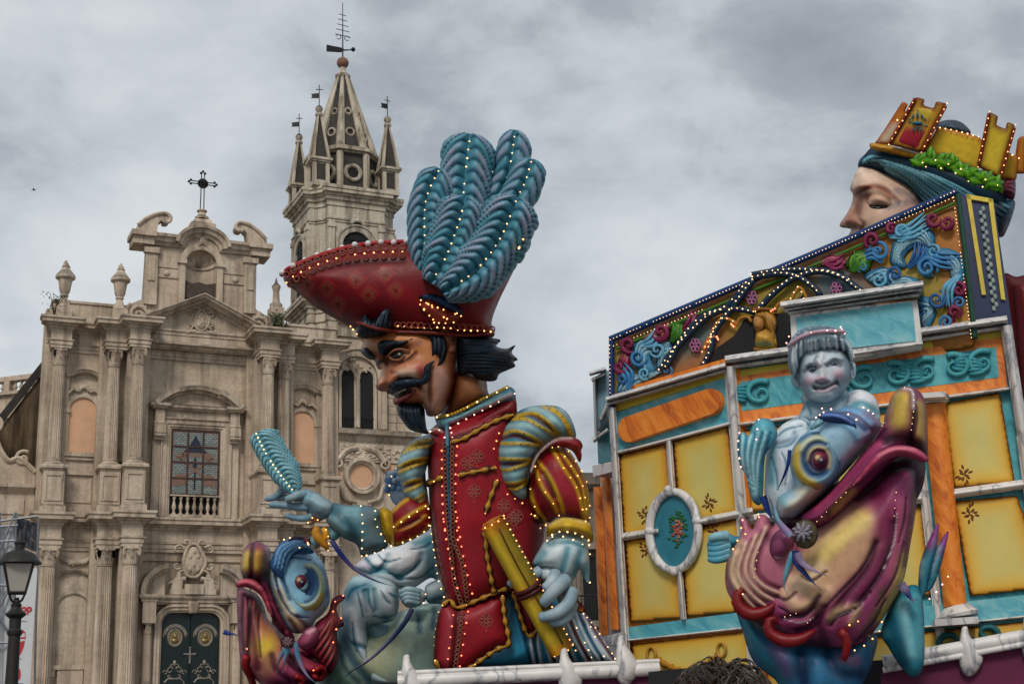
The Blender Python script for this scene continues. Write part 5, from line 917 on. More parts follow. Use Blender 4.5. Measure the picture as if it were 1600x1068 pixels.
# ---- hat
hs = [S(ZH(150, 560, 500, 400, 900, 345, 1300, 330), 5, -2, '3a060c', .8), S(ZH(400, 800, 700, 950), 14, 0, '3d070e', .6), S([(640, 480), (660, 500)], 20, 0, 'a3202c', .4), S([(740, 480), (780, 450), (800, 420)], 9, 0, '8a3038', .6), S([(560, 470), (620, 480)], 18, 2, '80101c', .4)]
for p in ZH(330, 560, 540, 610, 840, 540, 1120, 480, 640, 760, 960, 680, 1230, 640):
    for a in np.linspace(0, 6.28, 9)[:-1]:
        for r_, l_ in ((9, 3.4), (5, 2.2)): x, y = p[0] + r_ * .9 * math.cos(a), p[1] + r_ * math.sin(a); hs.append(S([(x - l_ * math.sin(a), y + l_ * math.cos(a)), (x + 1.6 * math.cos(a), y + 1.6 * math.sin(a)), (x + l_ * math.sin(a), y - l_ * math.cos(a))], .95, 0, '8a5f3c', .6, False))
    hs += [S([(p[0] - 14, p[1] - 2), (p[0], p[1] - 15), (p[0] + 14, p[1] - 3), (p[0], p[1] + 14), (p[0] - 14, p[1] - 2)], 2.0, 0, 'a01826', .6, False)]
hat = KN.put('hat', [(447, 433), (470, 418), (510, 403), (560, 391), (610, 386), (660, 384), (720, 386), (780, 392), (812, 396), (808, 412), (795, 440), (778, 475), (768, 505), (770, 528), (720, 532), (640, 528), (570, 520), (548, 512), (520, 497), (490, 478), (466, 458), (450, 446)], 82, 22, '780b17', hs, sp=2.6, R=70)
KN.cord(ZH(30, 420, 140, 378, 350, 285, 600, 190, 850, 125, 1100, 98, 1340, 98), 4.2, 'a01c24', 'hat_rim', parent=hat, dz=3)
m = MB()
for k, p in enumerate(resample(spline(ZH(55, 415, 140, 375, 245, 320, 355, 268, 462, 222, 578, 180, 703, 148, 822, 128, 950, 108, 1070, 98, 1205, 102, 1320, 98), 60), 16.6)): KN.build(MB().ball((p[0], p[1], KN.zat(*p) + 9), 4.8, 12, 8, col=hx('dcd8d6')), 'pearl', M_PAINT, hat)
rings(KN, ZH(110, 450, 350, 345, 630, 245, 900, 195, 1290, 180), 4.6, 1.3, '8a4a32', 'ring_trim', 12, 2, parent=hat); rings(KN, ZH(140, 540, 300, 470, 560, 365, 840, 305, 1290, 278), 4.2, 1.3, '8a4a32', 'ring_trim', 12, 2, parent=hat)
rings(KN, [(625, 514), (680, 516), (768, 519)], 4.2, 1.2, '8f4a38', 'ring_trim', 8, 3, parent=hat); KN.cord([(566, 512), (600, 523), (660, 526), (720, 529), (770, 526)], 3.0, '6a2018', 'hat_band', parent=hat, dz=2)
KN.put('brooch', ZK7(485, 185, 500, 155, 560, 150, 640, 200, 750, 245, 740, 275, 700, 310, 600, 310, 560, 280, 510, 240), 14, 96, '7a2a18', [], parent=hat, sp=4); KN.put('brooch_mount', ZK7(480, 150, 540, 125, 620, 140, 700, 180, 758, 235, 740, 248, 640, 205, 560, 165, 500, 162), 12, 104, '123a63', [], parent=hat, sp=4)
# ---- plumes
PC0, PC1, PC2 = '14455c', '5fa3b4', 'b39ab0'
pl = []
def kp(sp_, wl, wr, th, z, nb, **k):
    o, q = KN.plume('plume', ZK6(*sp_), wl, wr, th, z, PC0, PC1, PC2, nb, hat, **k); pl.append([tuple(p) for p in q[int(len(q) * .12):int(len(q) * .97):6]])
kp((1160, 780, 1240, 560, 1340, 330, 1385, 60), 24, 28, 24, 50, 9); kp((1060, 760, 1080, 500, 1100, 300, 1125, 95), 40, 40, 30, 62, 10); kp((1250, 800, 1340, 560, 1430, 400, 1480, 240), 28, 28, 26, 66, 8); kp((870, 960, 865, 760, 870, 500, 950, 305), 26, 38, 30, 74, 11)
kp((900, 980, 985, 840, 1060, 640, 1100, 490), 38, 38, 38, 104, 10); kp((970, 1040, 1150, 920, 1290, 740, 1390, 500), 41, 41, 44, 116, 12, root=.3)
# ---- bulbs
KN.bulbs(pl, B_WHITE, 'light_string', 1.6, 11, hat)
KN.bulbs([ZH(100, 520, 240, 452, 410, 375, 600, 308, 780, 270, 960, 248, 1290, 236)], B_WARM, 'light_string', 1.9, 13, hat, 3); KN.bulbs([[(626, 516), (670, 519), (720, 522), (766, 523)], [(552, 514), (560, 523), (566, 530)], [(800, 425), (808, 405), (812, 398), (806, 410)]], B_WARM, 'light_string', 1.9, 9, hat, 5)
KN.bulbs([ZK7(495, 190, 540, 250, 600, 300, 650, 305), ZK7(500, 165, 560, 195, 640, 225, 745, 262), ZK7(545, 190, 585, 250, 640, 270), ZK7(570, 210, 650, 250, 720, 245), ZK7(520, 220, 560, 270, 580, 300), ZK7(660, 280, 700, 300, 740, 280)], B_WARM, 'light_string', 1.8, 8, hat, 3)
KN.bulbs([ZK7(590, 872, 700, 848, 880, 758, 1030, 688)], B_WHITE, 'light_string', 1.9, 13, None, 5); KN.bulbs([ZK7(675, 940, 830, 855, 1080, 725), ZK7(675, 940, 690, 1000), ZK7(550, 962, 600, 950, 640, 1000)], B_PINK, 'light_string', 1.9, 12, None, 4)
KN.bulbs([ZK8(600, 430, 590, 600, 590, 850, 605, 1060), ZK8(495, 460, 498, 700, 505, 900, 525, 1060), ZA3(215, 30, 250, 250, 300, 450), ZA3(300, 20, 335, 250, 390, 480), ZA3(365, 590, 340, 750, 315, 920), ZA3(275, 610, 255, 770, 235, 940)], B_RED, 'light_string', 1.9, 12, None, 3)
KN.bulbs(br_, B_WARM, 'light_string', 1.7, 17, None, 4); KN.bulbs([ul[0], ul[2], ul[3], ul[4], ul[5], ZS_(330, 780, 350, 930, 420, 1030), ZS_(95, 290, 55, 410), ZS_(160, 760, 275, 830)], B_WARM, 'light_string', 1.5, 14, None, 2)
KN.bulbs([ZA1(970, 700, 990, 800, 985, 950, 975, 1065), ZA1(1075, 735, 1085, 830, 1150, 960, 1190, 990), ZA1(1010, 1060, 1130, 1020, 1190, 992), ZA1(1210, 850, 1330, 770, 1440, 700), ZA1(1220, 985, 1400, 910, 1465, 840), ZA1(1460, 720, 1480, 900, 1500, 1030), ZA3(840, 155, 890, 100, 1000, 105, 1085, 150), ZA3(870, 130, 950, 130, 1050, 175), ZA3(1090, 180, 1105, 300, 1100, 410)], B_WHITE, 'light_string', 1.8, 10, None, 2)
KN.bulbs([ZA3(1030, 700, 1100, 830, 1140, 930), ZA3(1120, 700, 1200, 880), ZA3(1070, 610, 1160, 720, 1280, 910), ZA3(150, 230, 180, 420, 215, 520), ZA3(185, 600, 160, 760, 160, 900)], B_WHITE, 'light_string', 1.6, 10, None, 2)
# ---- quill and scroll held by him
qr = thing('quill_pen', 'pale blue feather quill held up by the cavalier in his raised hand', 'quill', KN.W([ZA1(490, 600)[0] + (40,)])[0]); k0 = KN.root; KN.root = qr
o, q = KN.plume('feather', ZA1(500, 605, 440, 530, 350, 410, 270, 280, 215, 165), 15, 31, 14, 32, '1f5c70', '7fbcc9', 'a9c9cc', 14, None, lean=.8, tip=.12, root=.35)
KN.bulbs([[tuple(p) for p in q[8::6]]], B_WHITE, 'light_string', 1.6, 6)
sr = thing('paper_scroll', 'rolled yellow paper scroll gripped in the cavalier\'s lower hand', 'scroll', KN.W([(780, 920, 60)])[0]); KN.root = sr
ax = np.array([ZA3(515, 45)[0] + (96,), ZA3(930, 815)[0] + (66,)]); t = np.linspace(0, 1, 24); Pp = ax[0] + (ax[1] - ax[0]) * t[:, None]; c0, c1 = hx('a8922a'), hx('b86f14'); m = MB(); m.tube(Pp, 19.5, 22, True, np.array([c0 + (c1 - c0) * (max(0, 1 - q / .1) + max(0, (q - .9) / .1) + .7 * math.exp(-((q - .52) / .05) ** 2)) for q in t])); dd_ = (ax[1] - ax[0]) / np.linalg.norm(ax[1] - ax[0]); sd_ = np.cross(dd_, (0, 0, 1)); sd_ /= np.linalg.norm(sd_); G_ = m.v[0].reshape(24, 22, 3); sx_ = ((G_ - Pp[:, None]) @ sd_ / 19.5)[:, :, None] * (1 if sd_[0] > 0 else -1); C_ = m.c[0].reshape(24, 22, 3); C_ = C_ * (1 - .25 * sx_ - .45 * np.clip(sx_ - .2, 0, 1)) + hx('d8b03a') * .5 * np.exp(-((sx_ + .45) / .3) ** 2); m.c[0] = np.clip(C_, 0, 1).reshape(-1, 3); KN.build(m, 'paper_roll', M_PAINT, None, True, 40)  # roundness painted in: left flank lightened, right flank darkened
d = (ax[1] - ax[0]) / np.linalg.norm(ax[1] - ax[0]); e1 = np.cross(d, (0, 0, 1)); e1 /= np.linalg.norm(e1); e2 = np.cross(d, e1); qq = np.linspace(0, 13, 60); m = MB()
m.tube([ax[0] - d * 1.5 + (19 - 1.3 * a) * (e1 * math.cos(a) + e2 * math.sin(a)) for a in qq], 2.2, 6, True, hx('b07020')); KN.build(m, 'spiral_end', M_PAINT)
m = MB(); m.tube([ax[0] + d * (8 + 200 * k) + e2 * -20.3 + e1 * (4 - 2 * math.sin(k * 5)) for k in np.linspace(0, 1, 20)], 1.3, 5, True, hx('6a4a12')); KN.build(m, 'paper_edge', M_PAINT)
m = MB()
for u in (.50, .535): m.tube([ax[0] + (ax[1] - ax[0]) * u + 20 * (e1 * math.cos(a) + e2 * math.sin(a)) for a in np.linspace(0, 6.28, 24)], 4, 6, False, hx('4a1214'))
KN.build(m, 'ribbon_tie', M_PAINT)
KN.bulbs([[tuple(ax[0] + d * k + e1 * 18 * s_ - e2 * 9) for k in np.linspace(0, 230, 20)] for s_ in (1,)] + [[tuple(ax[0] - d * 2 + 19 * (e1 * math.cos(a) + e2 * math.sin(a))) for a in np.linspace(0, 6.28, 16)], [tuple(ax[1] + 19 * (e1 * math.cos(a) + e2 * math.sin(a))) for a in np.linspace(0, 6.28, 14)]], B_WARM, 'light_string', 1.6, 9)
KN.root = k0
# ================================================================ fish and their riders
def eye_swirl(F_, cx, cy, rx, ry, th, z, parent, px, py, flip, cols):
    """painted eye: a bulging disc with spiral bands wound round the pupil"""
    st = []
    for k, (c, r0, r1, a0, a1, wd, dz) in enumerate(cols):
        t = np.linspace(0, 1, 30); st.append(S([(cx + (px - cx) * (1 - (r0 + (r1 - r0) * q)) + flip * rx * (r0 + (r1 - r0) * q) * math.cos(math.radians(a0 + (a1 - a0) * q)), cy + (py - cy) * (1 - (r0 + (r1 - r0) * q)) + ry * (r0 + (r1 - r0) * q) * math.sin(math.radians(a0 + (a1 - a0) * q))) for q in t], wd, dz, c, .95, False))
    F_.put('eye', [(cx + rx * math.cos(a), cy + ry * math.sin(a)) for a in np.linspace(0, 6.28, 18, endpoint=False)], th, z, '8fb0bc', st, parent=parent, sp=2.2); R = rx * .3; zz = F_.zat(px, py) - 2
    F_.put('pupil', [(px + R * math.cos(a), py + 1.15 * R * math.sin(a)) for a in np.linspace(0, 6.28, 12, endpoint=False)], R * .8, zz, '8a2a44', [S([(px + .2 * R, py + .2 * R)], R * .6, 0, '0c1a40', 1), S([(px - .4 * R, py - .35 * R)], R * .3, 0, 'd8c48a', .9), S([(px + .15 * R, py)], R * .14, 0, 'c8d4e0', .9)], parent=parent, sp=1.6)
def ribbon(F_, pts, wd, col, col2, name, root, lab, cat, z0=None, group=None):
    P = resample(spline(pts, 60), 4.0); n = len(P); T = np.gradient(P[:, :2], axis=0); T /= np.hypot(*T.T)[:, None] + 1e-9; tw = np.linspace(0, 5, n); Nn = np.stack([-T[:, 1], T[:, 0]], 1); A = P.copy(); B = P.copy(); A[:, :2] += Nn * wd * .5 * np.cos(tw * .35)[:, None]; B[:, :2] -= Nn * wd * .5 * np.cos(tw * .35)[:, None]; A[:, 2] += wd * .5 * np.sin(tw * .35); B[:, 2] -= wd * .5 * np.sin(tw * .35)
    c = np.array([hx(col) + (hx(col2) - hx(col)) * (.5 + .5 * math.sin(q * 1.7)) for q in tw]); G = np.stack([A, B, B + (0, 0, -1.2), A + (0, 0, -1.2)], 1); m = MB(); m.grid(G, False, True, np.repeat(c[:, None], 4, 1)); k0 = F_.root
    if root is None:
        F_.root = None; o = F_.build(m, name, M_PAINT); F_.root = k0; tag(o, lab, cat, group)
    else: o = F_.build(m, name, M_PAINT)
    return o
def curl(F_, pts, r, col, name, parent=None, z=None, dz=0): return F_.cord(pts, r, col, name, parent=parent, z=z, dz=dz)
ZQ = ZM(360, 812, .38)
def ink(*ls): return [S(ZQ(*l), 2.0, -3, '126a82', .9, True, -.5) for l in ls]
PUR, PURD, YEL, CRE = '6d2140', '2b0a22', 'c9a83a', 'c9b487'
# ---------------------------------------------------------------- left fish
LF = Fig(470, 960, 20.3); fishL = thing('fish_figure', 'purple lipped carnival fish with blue swirling eye at the lower left of the cavalier', 'fish figure', LF.W([(470, 1075, 0)])[0], group='fish ridden by marble youths'); LF.root = fishL
LF.put('body', ZA2(640, 760, 740, 640, 860, 620, 1000, 700, 1200, 560, 1500, 500, 1530, 700, 1520, 950, 1490, 1180, 1100, 1180, 640, 1180, 600, 1000), 60, -50, 'a3bfb4', [S(ZA2(1100, 800, 1000, 950), 30, 0, 'c4c49a', .8), S(ZA2(1250, 650, 1350, 800), 26, 0, '9ab0a0', .7), S(ZA2(1320, 560, 1330, 700), 4, -5, '1d5a7a', .9), S(ZA2(1440, 540, 1420, 680), 4, -5, '1d5a7a', .8), S(ZA2(780, 700, 860, 900, 980, 1050), 9, -6, '174d60', .9), S(ZA2(760, 800, 800, 950, 900, 1060), 5, -4, '123f55', .8), S(ZA2(700, 950, 800, 1068), 14, 0, '5f8a70', .7)], sp=5)
LF.put('tail_fin', [(628, 1056), (638, 1038), (658, 1030), (674, 1014), (685, 1006), (682, 1030), (692, 1054), (660, 1062)], 10, -30, 'b4d0d4', [S([(672, 1020), (684, 1008)], 8, 0, 'c0507a', .95, False), S([(640, 1048), (665, 1036), (680, 1028)], 2, -3, '17748a', .8)], sp=2.4)
LF.put('lower_jaw', ZA2(50, 395, 120, 405, 190, 440, 235, 520, 262, 605, 330, 680, 400, 740, 480, 775, 560, 830, 640, 900, 720, 930, 700, 985, 610, 1040, 560, 1110, 400, 1140, 250, 1090, 150, 1010, 80, 930, 58, 780, 48, 600), 62, 6, 'a84668', [S(ZA2(240, 780), 22, 2, 'e2c63e', .95), S(ZA2(180, 560, 220, 700), 15, 2, 'c98a62', .75), S(ZA2(300, 900, 250, 960), 14, 0, 'b58a62', .6), S(ZA2(130, 430, 140, 640, 130, 900), 4, -7, PURD, .9), S(ZA2(80, 450, 75, 650, 100, 880), 5, 0, '5a1636', .8), S(ZA2(210, 480, 170, 600, 175, 750, 200, 950), 6, -4, '5a1632', .8), S(ZA2(300, 860, 330, 960, 420, 1040), 5, -5, '4a1230', .8), S(ZA2(420, 850, 480, 950, 560, 1000), 5, -5, '3d0f2a', .9), S(ZA2(500, 860, 600, 950), 7, 4, '9a3a48', .7), S(ZA2(60, 400, 150, 410, 215, 480, 260, 600), 5, 0, '3a0a20', .8), S(ZA2(350, 1060, 550, 1060), 12, 0, '3a1030', .7)] + [S(ZQ(*l), 2.2, -4, '2a0a22', .9, True, -.5) for l in ((95, 270, 90, 380, 70, 520), (130, 300, 120, 420, 130, 560), (170, 380, 200, 470, 240, 540), (210, 520, 260, 600, 330, 640), (60, 300, 55, 420, 60, 540), (260, 520, 320, 560, 400, 560))], sp=2.6)
LF.put('face', ZA2(282, 200, 335, 115, 420, 62, 520, 72, 585, 140, 645, 215, 675, 300, 695, 420, 690, 510, 650, 575, 595, 625, 565, 690, 500, 712, 430, 705, 375, 645, 330, 540, 290, 440, 268, 340), 56, 14, '90c0d6', [S(ZA2(300, 220, 330, 350, 420, 560), 9, 3, 'c4cfc6', .8), S(ZA2(340, 420, 420, 600, 520, 690), 7, 2, 'd1bd98', .8), S(ZA2(430, 580, 500, 660), 6, 3, 'd8c295', .8), S(ZA2(560, 600, 640, 540), 8, 0, 'c0ccd4', .7), S(ZA2(330, 200, 360, 330, 420, 480), 3, -5, '1f5a86', .8), S(ZA2(470, 600, 520, 650, 560, 680), 4, -5, '6a2440', .8), S(ZA2(640, 260, 675, 420), 7, 0, '3f7aa0', .8), S(ZA2(420, 620, 480, 700), 3.5, -5, '5a2038', .8)] + [S(ZQ(*l), 1.8, -3, '123f70', .9, True, -.5) for l in ((175, 180, 190, 260, 220, 330), (200, 150, 215, 230, 240, 300), (230, 190, 250, 160, 330, 170), (220, 340, 260, 390, 320, 400), (190, 220, 200, 300, 250, 390), (350, 190, 390, 250, 395, 320))], sp=2.4)
LF.put('upper_lip', ZA2(105, 345, 76, 265, 78, 190, 118, 102, 190, 74, 258, 105, 283, 150, 278, 250, 272, 350, 300, 440, 335, 530, 390, 650, 450, 735, 420, 760, 340, 690, 290, 600, 240, 480, 180, 380), 46, 24, '86294e', [S(ZA2(130, 180, 120, 250), 9, 4, 'd0b44c', .95), S(ZA2(205, 180, 205, 260), 9, 4, 'c49a44', .95), S(ZA2(165, 100, 155, 220, 160, 320), 4, -9, PURD, .9), S(ZA2(100, 330, 200, 340, 260, 300), 8, -4, '1a0818', .9), S(ZA2(280, 400, 330, 540, 420, 700), 3.5, 4, '8a3048', .8), S(ZA2(260, 120, 278, 200, 270, 340), 2, 2, 'a8a0a8', .7), S(ZA2(240, 420, 290, 560, 380, 690), 4, -5, '2a0a1c', .9)], sp=2.8)
LF.put('mouth_roll', ZA2(48, 385, 62, 350, 110, 334, 180, 345, 235, 395, 275, 470, 305, 590, 270, 560, 230, 470, 180, 420, 120, 395, 70, 395), 20, 52, 'b8455e', [S(ZA2(70, 360, 140, 350, 220, 400), 3, 2, 'd0707a', .8)], sp=2.6)
LF.put('cheek', ZA2(470, 765, 530, 680, 590, 662, 622, 710, 598, 790, 530, 832, 490, 810), 18, 56, '9a4a66', [S(ZA2(540, 700, 590, 680), 3, 2, 'd8a8b4', .8)], sp=2.8)
st = comb(ZA2(560, 760, 660, 640, 730, 480, 780, 450), ZA2(680, 980, 740, 850, 755, 700, 780, 650), 11, 3.0, 5, 'a04a44', '3a0a1c', .9)
LF.put('gill_fin', ZA2(520, 820, 590, 650, 680, 570, 715, 470, 790, 440, 795, 475, 745, 520, 755, 590, 785, 620, 790, 660, 745, 700, 758, 850, 735, 940, 680, 990, 610, 900), 26, 30, '8f2c46', st, sp=2.8)
st = comb(ZA2(300, 240, 330, 130, 420, 80, 500, 70), ZA2(400, 300, 440, 190, 520, 140, 590, 150), 9, 3.2, 6, '7fb2d6', '173f78', .9)
LF.put('crest', ZA2(285, 260, 300, 180, 345, 100, 430, 55, 500, 45, 560, 100, 580, 160, 520, 170, 440, 210, 390, 330, 340, 330), 22, 56, '3f78ae', st, sp=2.6)
LF.put('crest_tuft', ZA2(405, 85, 450, 50, 510, 50, 570, 75, 550, 120, 500, 95, 450, 90), 12, 66, '3a1c40', [S(ZA2(530, 80, 545, 110), 3, 2, 'c04a5a', .9)], sp=2.6)
eye_swirl(LF, *ZA2(530, 390)[0], 31, 41, 22, 52, fishL, *ZA2(495, 358)[0], 1, (('2a6c94', 1, .9, 60, 330, 4.5, -5), ('b9c4a4', .8, .78, -90, 120, 6.5, 2), ('c7b23c', .88, .92, 20, 110, 3, 1), ('2a6c94', .68, .66, -60, 120, 2, -4), ('1d4f80', .55, .5, -120, 200, 5, -6), ('7fb0c0', .68, .55, 120, 260, 4, 3), ('0f2a5a', .36, .34, 0, 360, 4, -4)))
for c, r_ in ((ZA2(120, 860, 110, 930, 140, 1000, 160, 1070, 155, 1110), 6), (ZA2(590, 965, 620, 940, 650, 960, 645, 1010, 600, 1020, 590, 990), 5), (ZA2(450, 1000, 490, 1010, 510, 1040, 480, 1065), 4.5)): curl(LF, c, r_, '8f1a20', 'red_curl', dz=4)
rose = LF.put('rosette', [(ZA2(405, 770)[0][0] + 11 * math.cos(a), ZA2(405, 770)[0][1] + 10 * math.sin(a)) for a in np.linspace(0, 6.28, 14, endpoint=False)], 6, 74, '2a1a1c', [], sp=3)
def petals(F_, x, y, r, z, col, parent, n=9):
    for ring, (rr, k) in enumerate(((r, n), (r * .62, n - 2))):
        for i in range(k):
            a = i * 6.28 / k + ring * .4; m = MB(); m.ball((x + rr * .6 * math.cos(a), y + rr * .6 * math.sin(a), z + ring * 3), r * .36, 8, 6, col=hx(col), sc=(1.25, .5, .45), rot=[[math.cos(a), -math.sin(a), 0], [math.sin(a), math.cos(a), 0], [0, 0, 1]]); F_.build(m, 'petal', M_PAINT, parent)
petals(LF, *ZA2(405, 770)[0], 9, 82, '7a5a60', rose)
LF.bulbs([ZA2(125, 815, 120, 890, 105, 950, 135, 1000, 160, 1060), ZA2(785, 450, 730, 490, 715, 560), ZA2(770, 605, 770, 655, 730, 690, 715, 770), ZA2(580, 960, 630, 945, 640, 1005), ZA2(455, 1012, 505, 1030, 480, 1060)], B_RED, 'light_string', 1.9, 12, None, 5)
LF.bulbs([ZA2(350, 100, 370, 75, 420, 60), ZA2(485, 130, 530, 130, 560, 70, 540, 95)], B_WHITE, 'light_string', 1.8, 10, None, 4)
# left rider
WB, WD, WL = 'b8ced4', '17748a', 'e6eaec'
riderL = thing('youth_figure', 'blue shaded marble youth astride the left fish, half hidden behind the cavalier', 'figure', LF.W([(620, 1060, -20)])[0], group='marble youths on fish'); LF.root = riderL; LF.surf = []
m = LF.puff(ZA2(885, 235, 950, 175, 1080, 110, 1200, 70, 1400, -20, 1560, -60, 1560, 200, 1500, 360, 1420, 320, 1290, 395, 1160, 395, 1010, 350, 940, 300), 40, -38, WL, [S(ZA2(960, 190, 1000, 260, 1080, 240, 1110, 160), 4, -6, WD, .8), S(ZA2(1000, 280, 1100, 280, 1200, 330), 5, -6, '4f9aa8', .8), S(ZA2(1180, 310, 1300, 250, 1340, 160), 5, -5, WD, .7), S(ZA2(1400, 60, 1415, 300), 12, 0, '1a8494', .8), S(ZA2(1150, 200, 1250, 160), 14, 5, 'e3e4e4', .7), S(ZA2(1300, 80, 1400, 60), 6, 0, '36909e', .7), S(ZA2(910, 220, 960, 240), 7, 0, 'c8b3c4', .6)] + ink((520, 195, 590, 215, 640, 165), (610, 140, 640, 170, 700, 160), (650, 215, 720, 225, 790, 160), (560, 150, 590, 190, 640, 200), (690, 240, 780, 235, 840, 190), (740, 120, 800, 110, 830, 90), (800, 260, 840, 240)), sp=2.6)
LF.build(m, 'torso', M_PAINT)
LF.put('leg', ZA2(786, 460, 845, 330, 950, 295, 1120, 330, 1182, 400, 1190, 500, 1165, 600, 1100, 640, 975, 660, 975, 740, 1000, 870, 1062, 975, 1150, 1030, 1160, 1080, 1000, 1080, 930, 975, 850, 865, 800, 725, 782, 580), 36, -18, WB, [S(ZA2(820, 450, 860, 400, 960, 390), 10, 0, WD, .75), S(ZA2(850, 560, 900, 720, 960, 900), 8, 3, WL, .7), S(ZA2(940, 420, 960, 560), 4, -5, WD, .8), S(ZA2(1010, 410, 1020, 550), 3, -4, WD, .7), S(ZA2(900, 480, 960, 560), 9, 3, WL, .7), S(ZA2(1080, 430, 1120, 540), 12, 4, WL, .7), S(ZA2(1080, 600, 1120, 640), 6, 0, WD, .7), S(ZA2(860, 790, 960, 820, 985, 900), 4, -4, WD, .8), S(ZA2(1170, 420, 1180, 560), 6, 0, WD, .8), S(ZA2(800, 620, 850, 850, 960, 1020), 7, 0, WD, .7)] + ink((520, 300, 535, 350, 545, 400), (565, 285, 570, 340, 590, 380), (615, 290, 640, 330, 660, 345), (480, 330, 500, 290, 560, 265), (500, 420, 510, 500, 540, 590), (560, 420, 570, 500, 600, 600), (560, 560, 600, 620, 650, 650), (585, 395, 640, 400, 690, 380), (650, 300, 680, 320)), sp=2.4)
LF.put('leg', ZA2(960, 640, 1060, 640, 1180, 690, 1150, 780, 1000, 780), 16, -30, '7fa0a4', [S(ZA2(960, 770, 1140, 770), 4, 0, WD, .8)], sp=3.5)
m = LF.puff(ZA2(1370, 385, 1450, 335, 1560, 300, 1560, 490, 1450, 505, 1380, 490), 20, -8, 'a9c6c9', [S(ZA2(1400, 400, 1526, 350), 6, 2, WL, .7), S(ZA2(1400, 480, 1526, 450), 5, 0, WD, .7)], sp=3)
mh = LF.puff(ZA2(1183, 430, 1225, 398, 1290, 388, 1350, 408, 1375, 460, 1340, 510, 1260, 535, 1208, 505), 15, 0, 'b4ccd2', [S(ZA2(1200, 440, 1320, 400), 2, -2, WD, .7), S(ZA2(1195, 470, 1300, 430), 2, -3, WD, .7), S(ZA2(1210, 500, 1310, 460), 2, -3, WD, .7)], sp=2.4)
for k, (x, y) in enumerate(((1188, 428), (1192, 455), (1205, 482), (1225, 508))): finger(mh, hz(ZA2, (12, 14, 8), 1320, y - 6, 1240, y - 22, x, y), 4.0 - .2 * k, 'a9c4cc')
m.add(np.concatenate(mh.v), mh.f, np.concatenate(mh.c)); LF.build(m, 'arm', M_PAINT)
hd = LF.puff([(612, 742), (618, 728), (634, 722), (652, 730), (660, 752), (655, 776), (640, 790), (622, 784), (612, 768)], 20, -60, '9fb4c4', [], sp=3); LF.build(hd, 'head', M_PAINT)
m = MB()
for k in range(26): a = k * 2.4; m.ball((617 + 9 * math.cos(a), 748 + 26 * math.sin(a * 1.3), -46 + 5 * math.sin(k)), 5.2, 8, 6, col=hx(('7fa3c4', '4a7aa8', 'a9c0d2')[k % 3]))
LF.build(m, 'hair', M_PAINT); LF.bulbs([[(622, 728, -34), (612, 745, -34), (610, 770, -34)], ZA2(1310, 405, 1365, 440, 1350, 500)], B_WHITE, 'light_string', 1.7, 9)
orn = thing('gilded_tassel', 'gilded scroll tassel with blue tips hanging below the raised hand', 'tassel', KN.W([ZA1(680, 850)[0] + (20,)])[0]); KN.root = orn
for c, r_, cl in ((ZA1(600, 800, 640, 775, 660, 800, 620, 815), 6, 'a8601c'), (ZA1(650, 850, 640, 910, 690, 960, 730, 1020), 8, 'b8801f'), (ZA1(690, 860, 720, 910, 700, 950, 670, 920), 6, 'd09a2c')): KN.cord([p + (24,) for p in c], [r_ * .6, r_, r_, r_ * .3], cl, 'gold_scroll')
for p in ZA1(765, 905, 640, 950): KN.put('blue_tip', [(p[0] + 10 * math.cos(a), p[1] + 11 * math.sin(a)) for a in np.linspace(0, 6.28, 10, endpoint=False)], 9, 12, '8fc0cc', [S([(p[0] + 4, p[1] + 5)], 5, 0, '2f7a8c', .8)], sp=3)
KN.bulbs([[p + (34,) for p in ZA1(590, 820, 630, 780, 660, 800)], [p + (34,) for p in ZA1(720, 870, 740, 940, 735, 1020)]], B_WARM, 'light_string', 1.6, 8); KN.root = knight
LF.root = fishL
ribbon(LF, [p + (62,) for p in ZA2(705, 75, 760, 160, 850, 260, 960, 330, 1080, 375, 1195, 390)], 8, '8a7da8', '1a2f78', 'rein_ribbon', None, 'lilac and blue ribbon rein from the tassel to the left rider\'s fist', 'ribbon')
ribbon(LF, [p + (60,) for p in ZA2(1255, 540, 1200, 640, 1100, 760, 960, 890, 850, 960, 740, 1045, 640, 1068)], 8, '8d86a8', '24406f', 'rein_ribbon', None, 'lilac ribbon rein falling from the left rider\'s fist under the fish', 'ribbon')
for c in (ZA2(455, 770, 480, 880, 530, 980, 620, 1068), ZA2(400, 800, 350, 880, 330, 970), ZA2(410, 800, 385, 890, 370, 975)): ribbon(LF, [p + (80,) for p in c], 8, '9a8aa8', '4f86a0', 'hanging_ribbon', fishL, '', '')
m = LF; ribbon(LF, [(349, 986, -10), (356, 989, -6), (364, 990, -8), (371, 993, -12)], 8, '1c3f86', '16306a', 'flying_ribbon', None, 'short dark blue ribbon end fluttering left of the left fish', 'ribbon')
# ---------------------------------------------------------------- right fish
R0, R1 = ZM(1090, 490, .2903), ZM(1090, 760, .2884)
RF = Fig(1300, 830, 15.4); fishR = thing('fish_figure', 'large purple lipped fish with yellow streaks leaping before the float\'s panels', 'fish figure', RF.W([(1300, 1085, 0)])[0], group='fish ridden by marble youths'); RF.root = fishR
RF.put('stem', R1(205, 640, 390, 780, 700, 840, 960, 800, 950, 960, 900, 1090, 880, 1180, 500, 1180, 420, 1060, 300, 960, 240, 800), 50, -30, '2a6a8c', [S(R1(430, 850, 480, 1000), 12, 2, '7a5a8a', .7), S(R1(560, 900, 580, 1060), 9, -6, '12305a', .9), S(R1(700, 900, 760, 1000, 880, 1020), 9, -5, '123a5e', .9), S(R1(780, 920, 860, 940), 10, 2, '7a3a5a', .6), S(R1(640, 880, 660, 1060), 10, 3, '3f7fa8', .7), S(R1(250, 700, 330, 900, 450, 1050), 12, 0, '2f8090', .7)], sp=4.5)
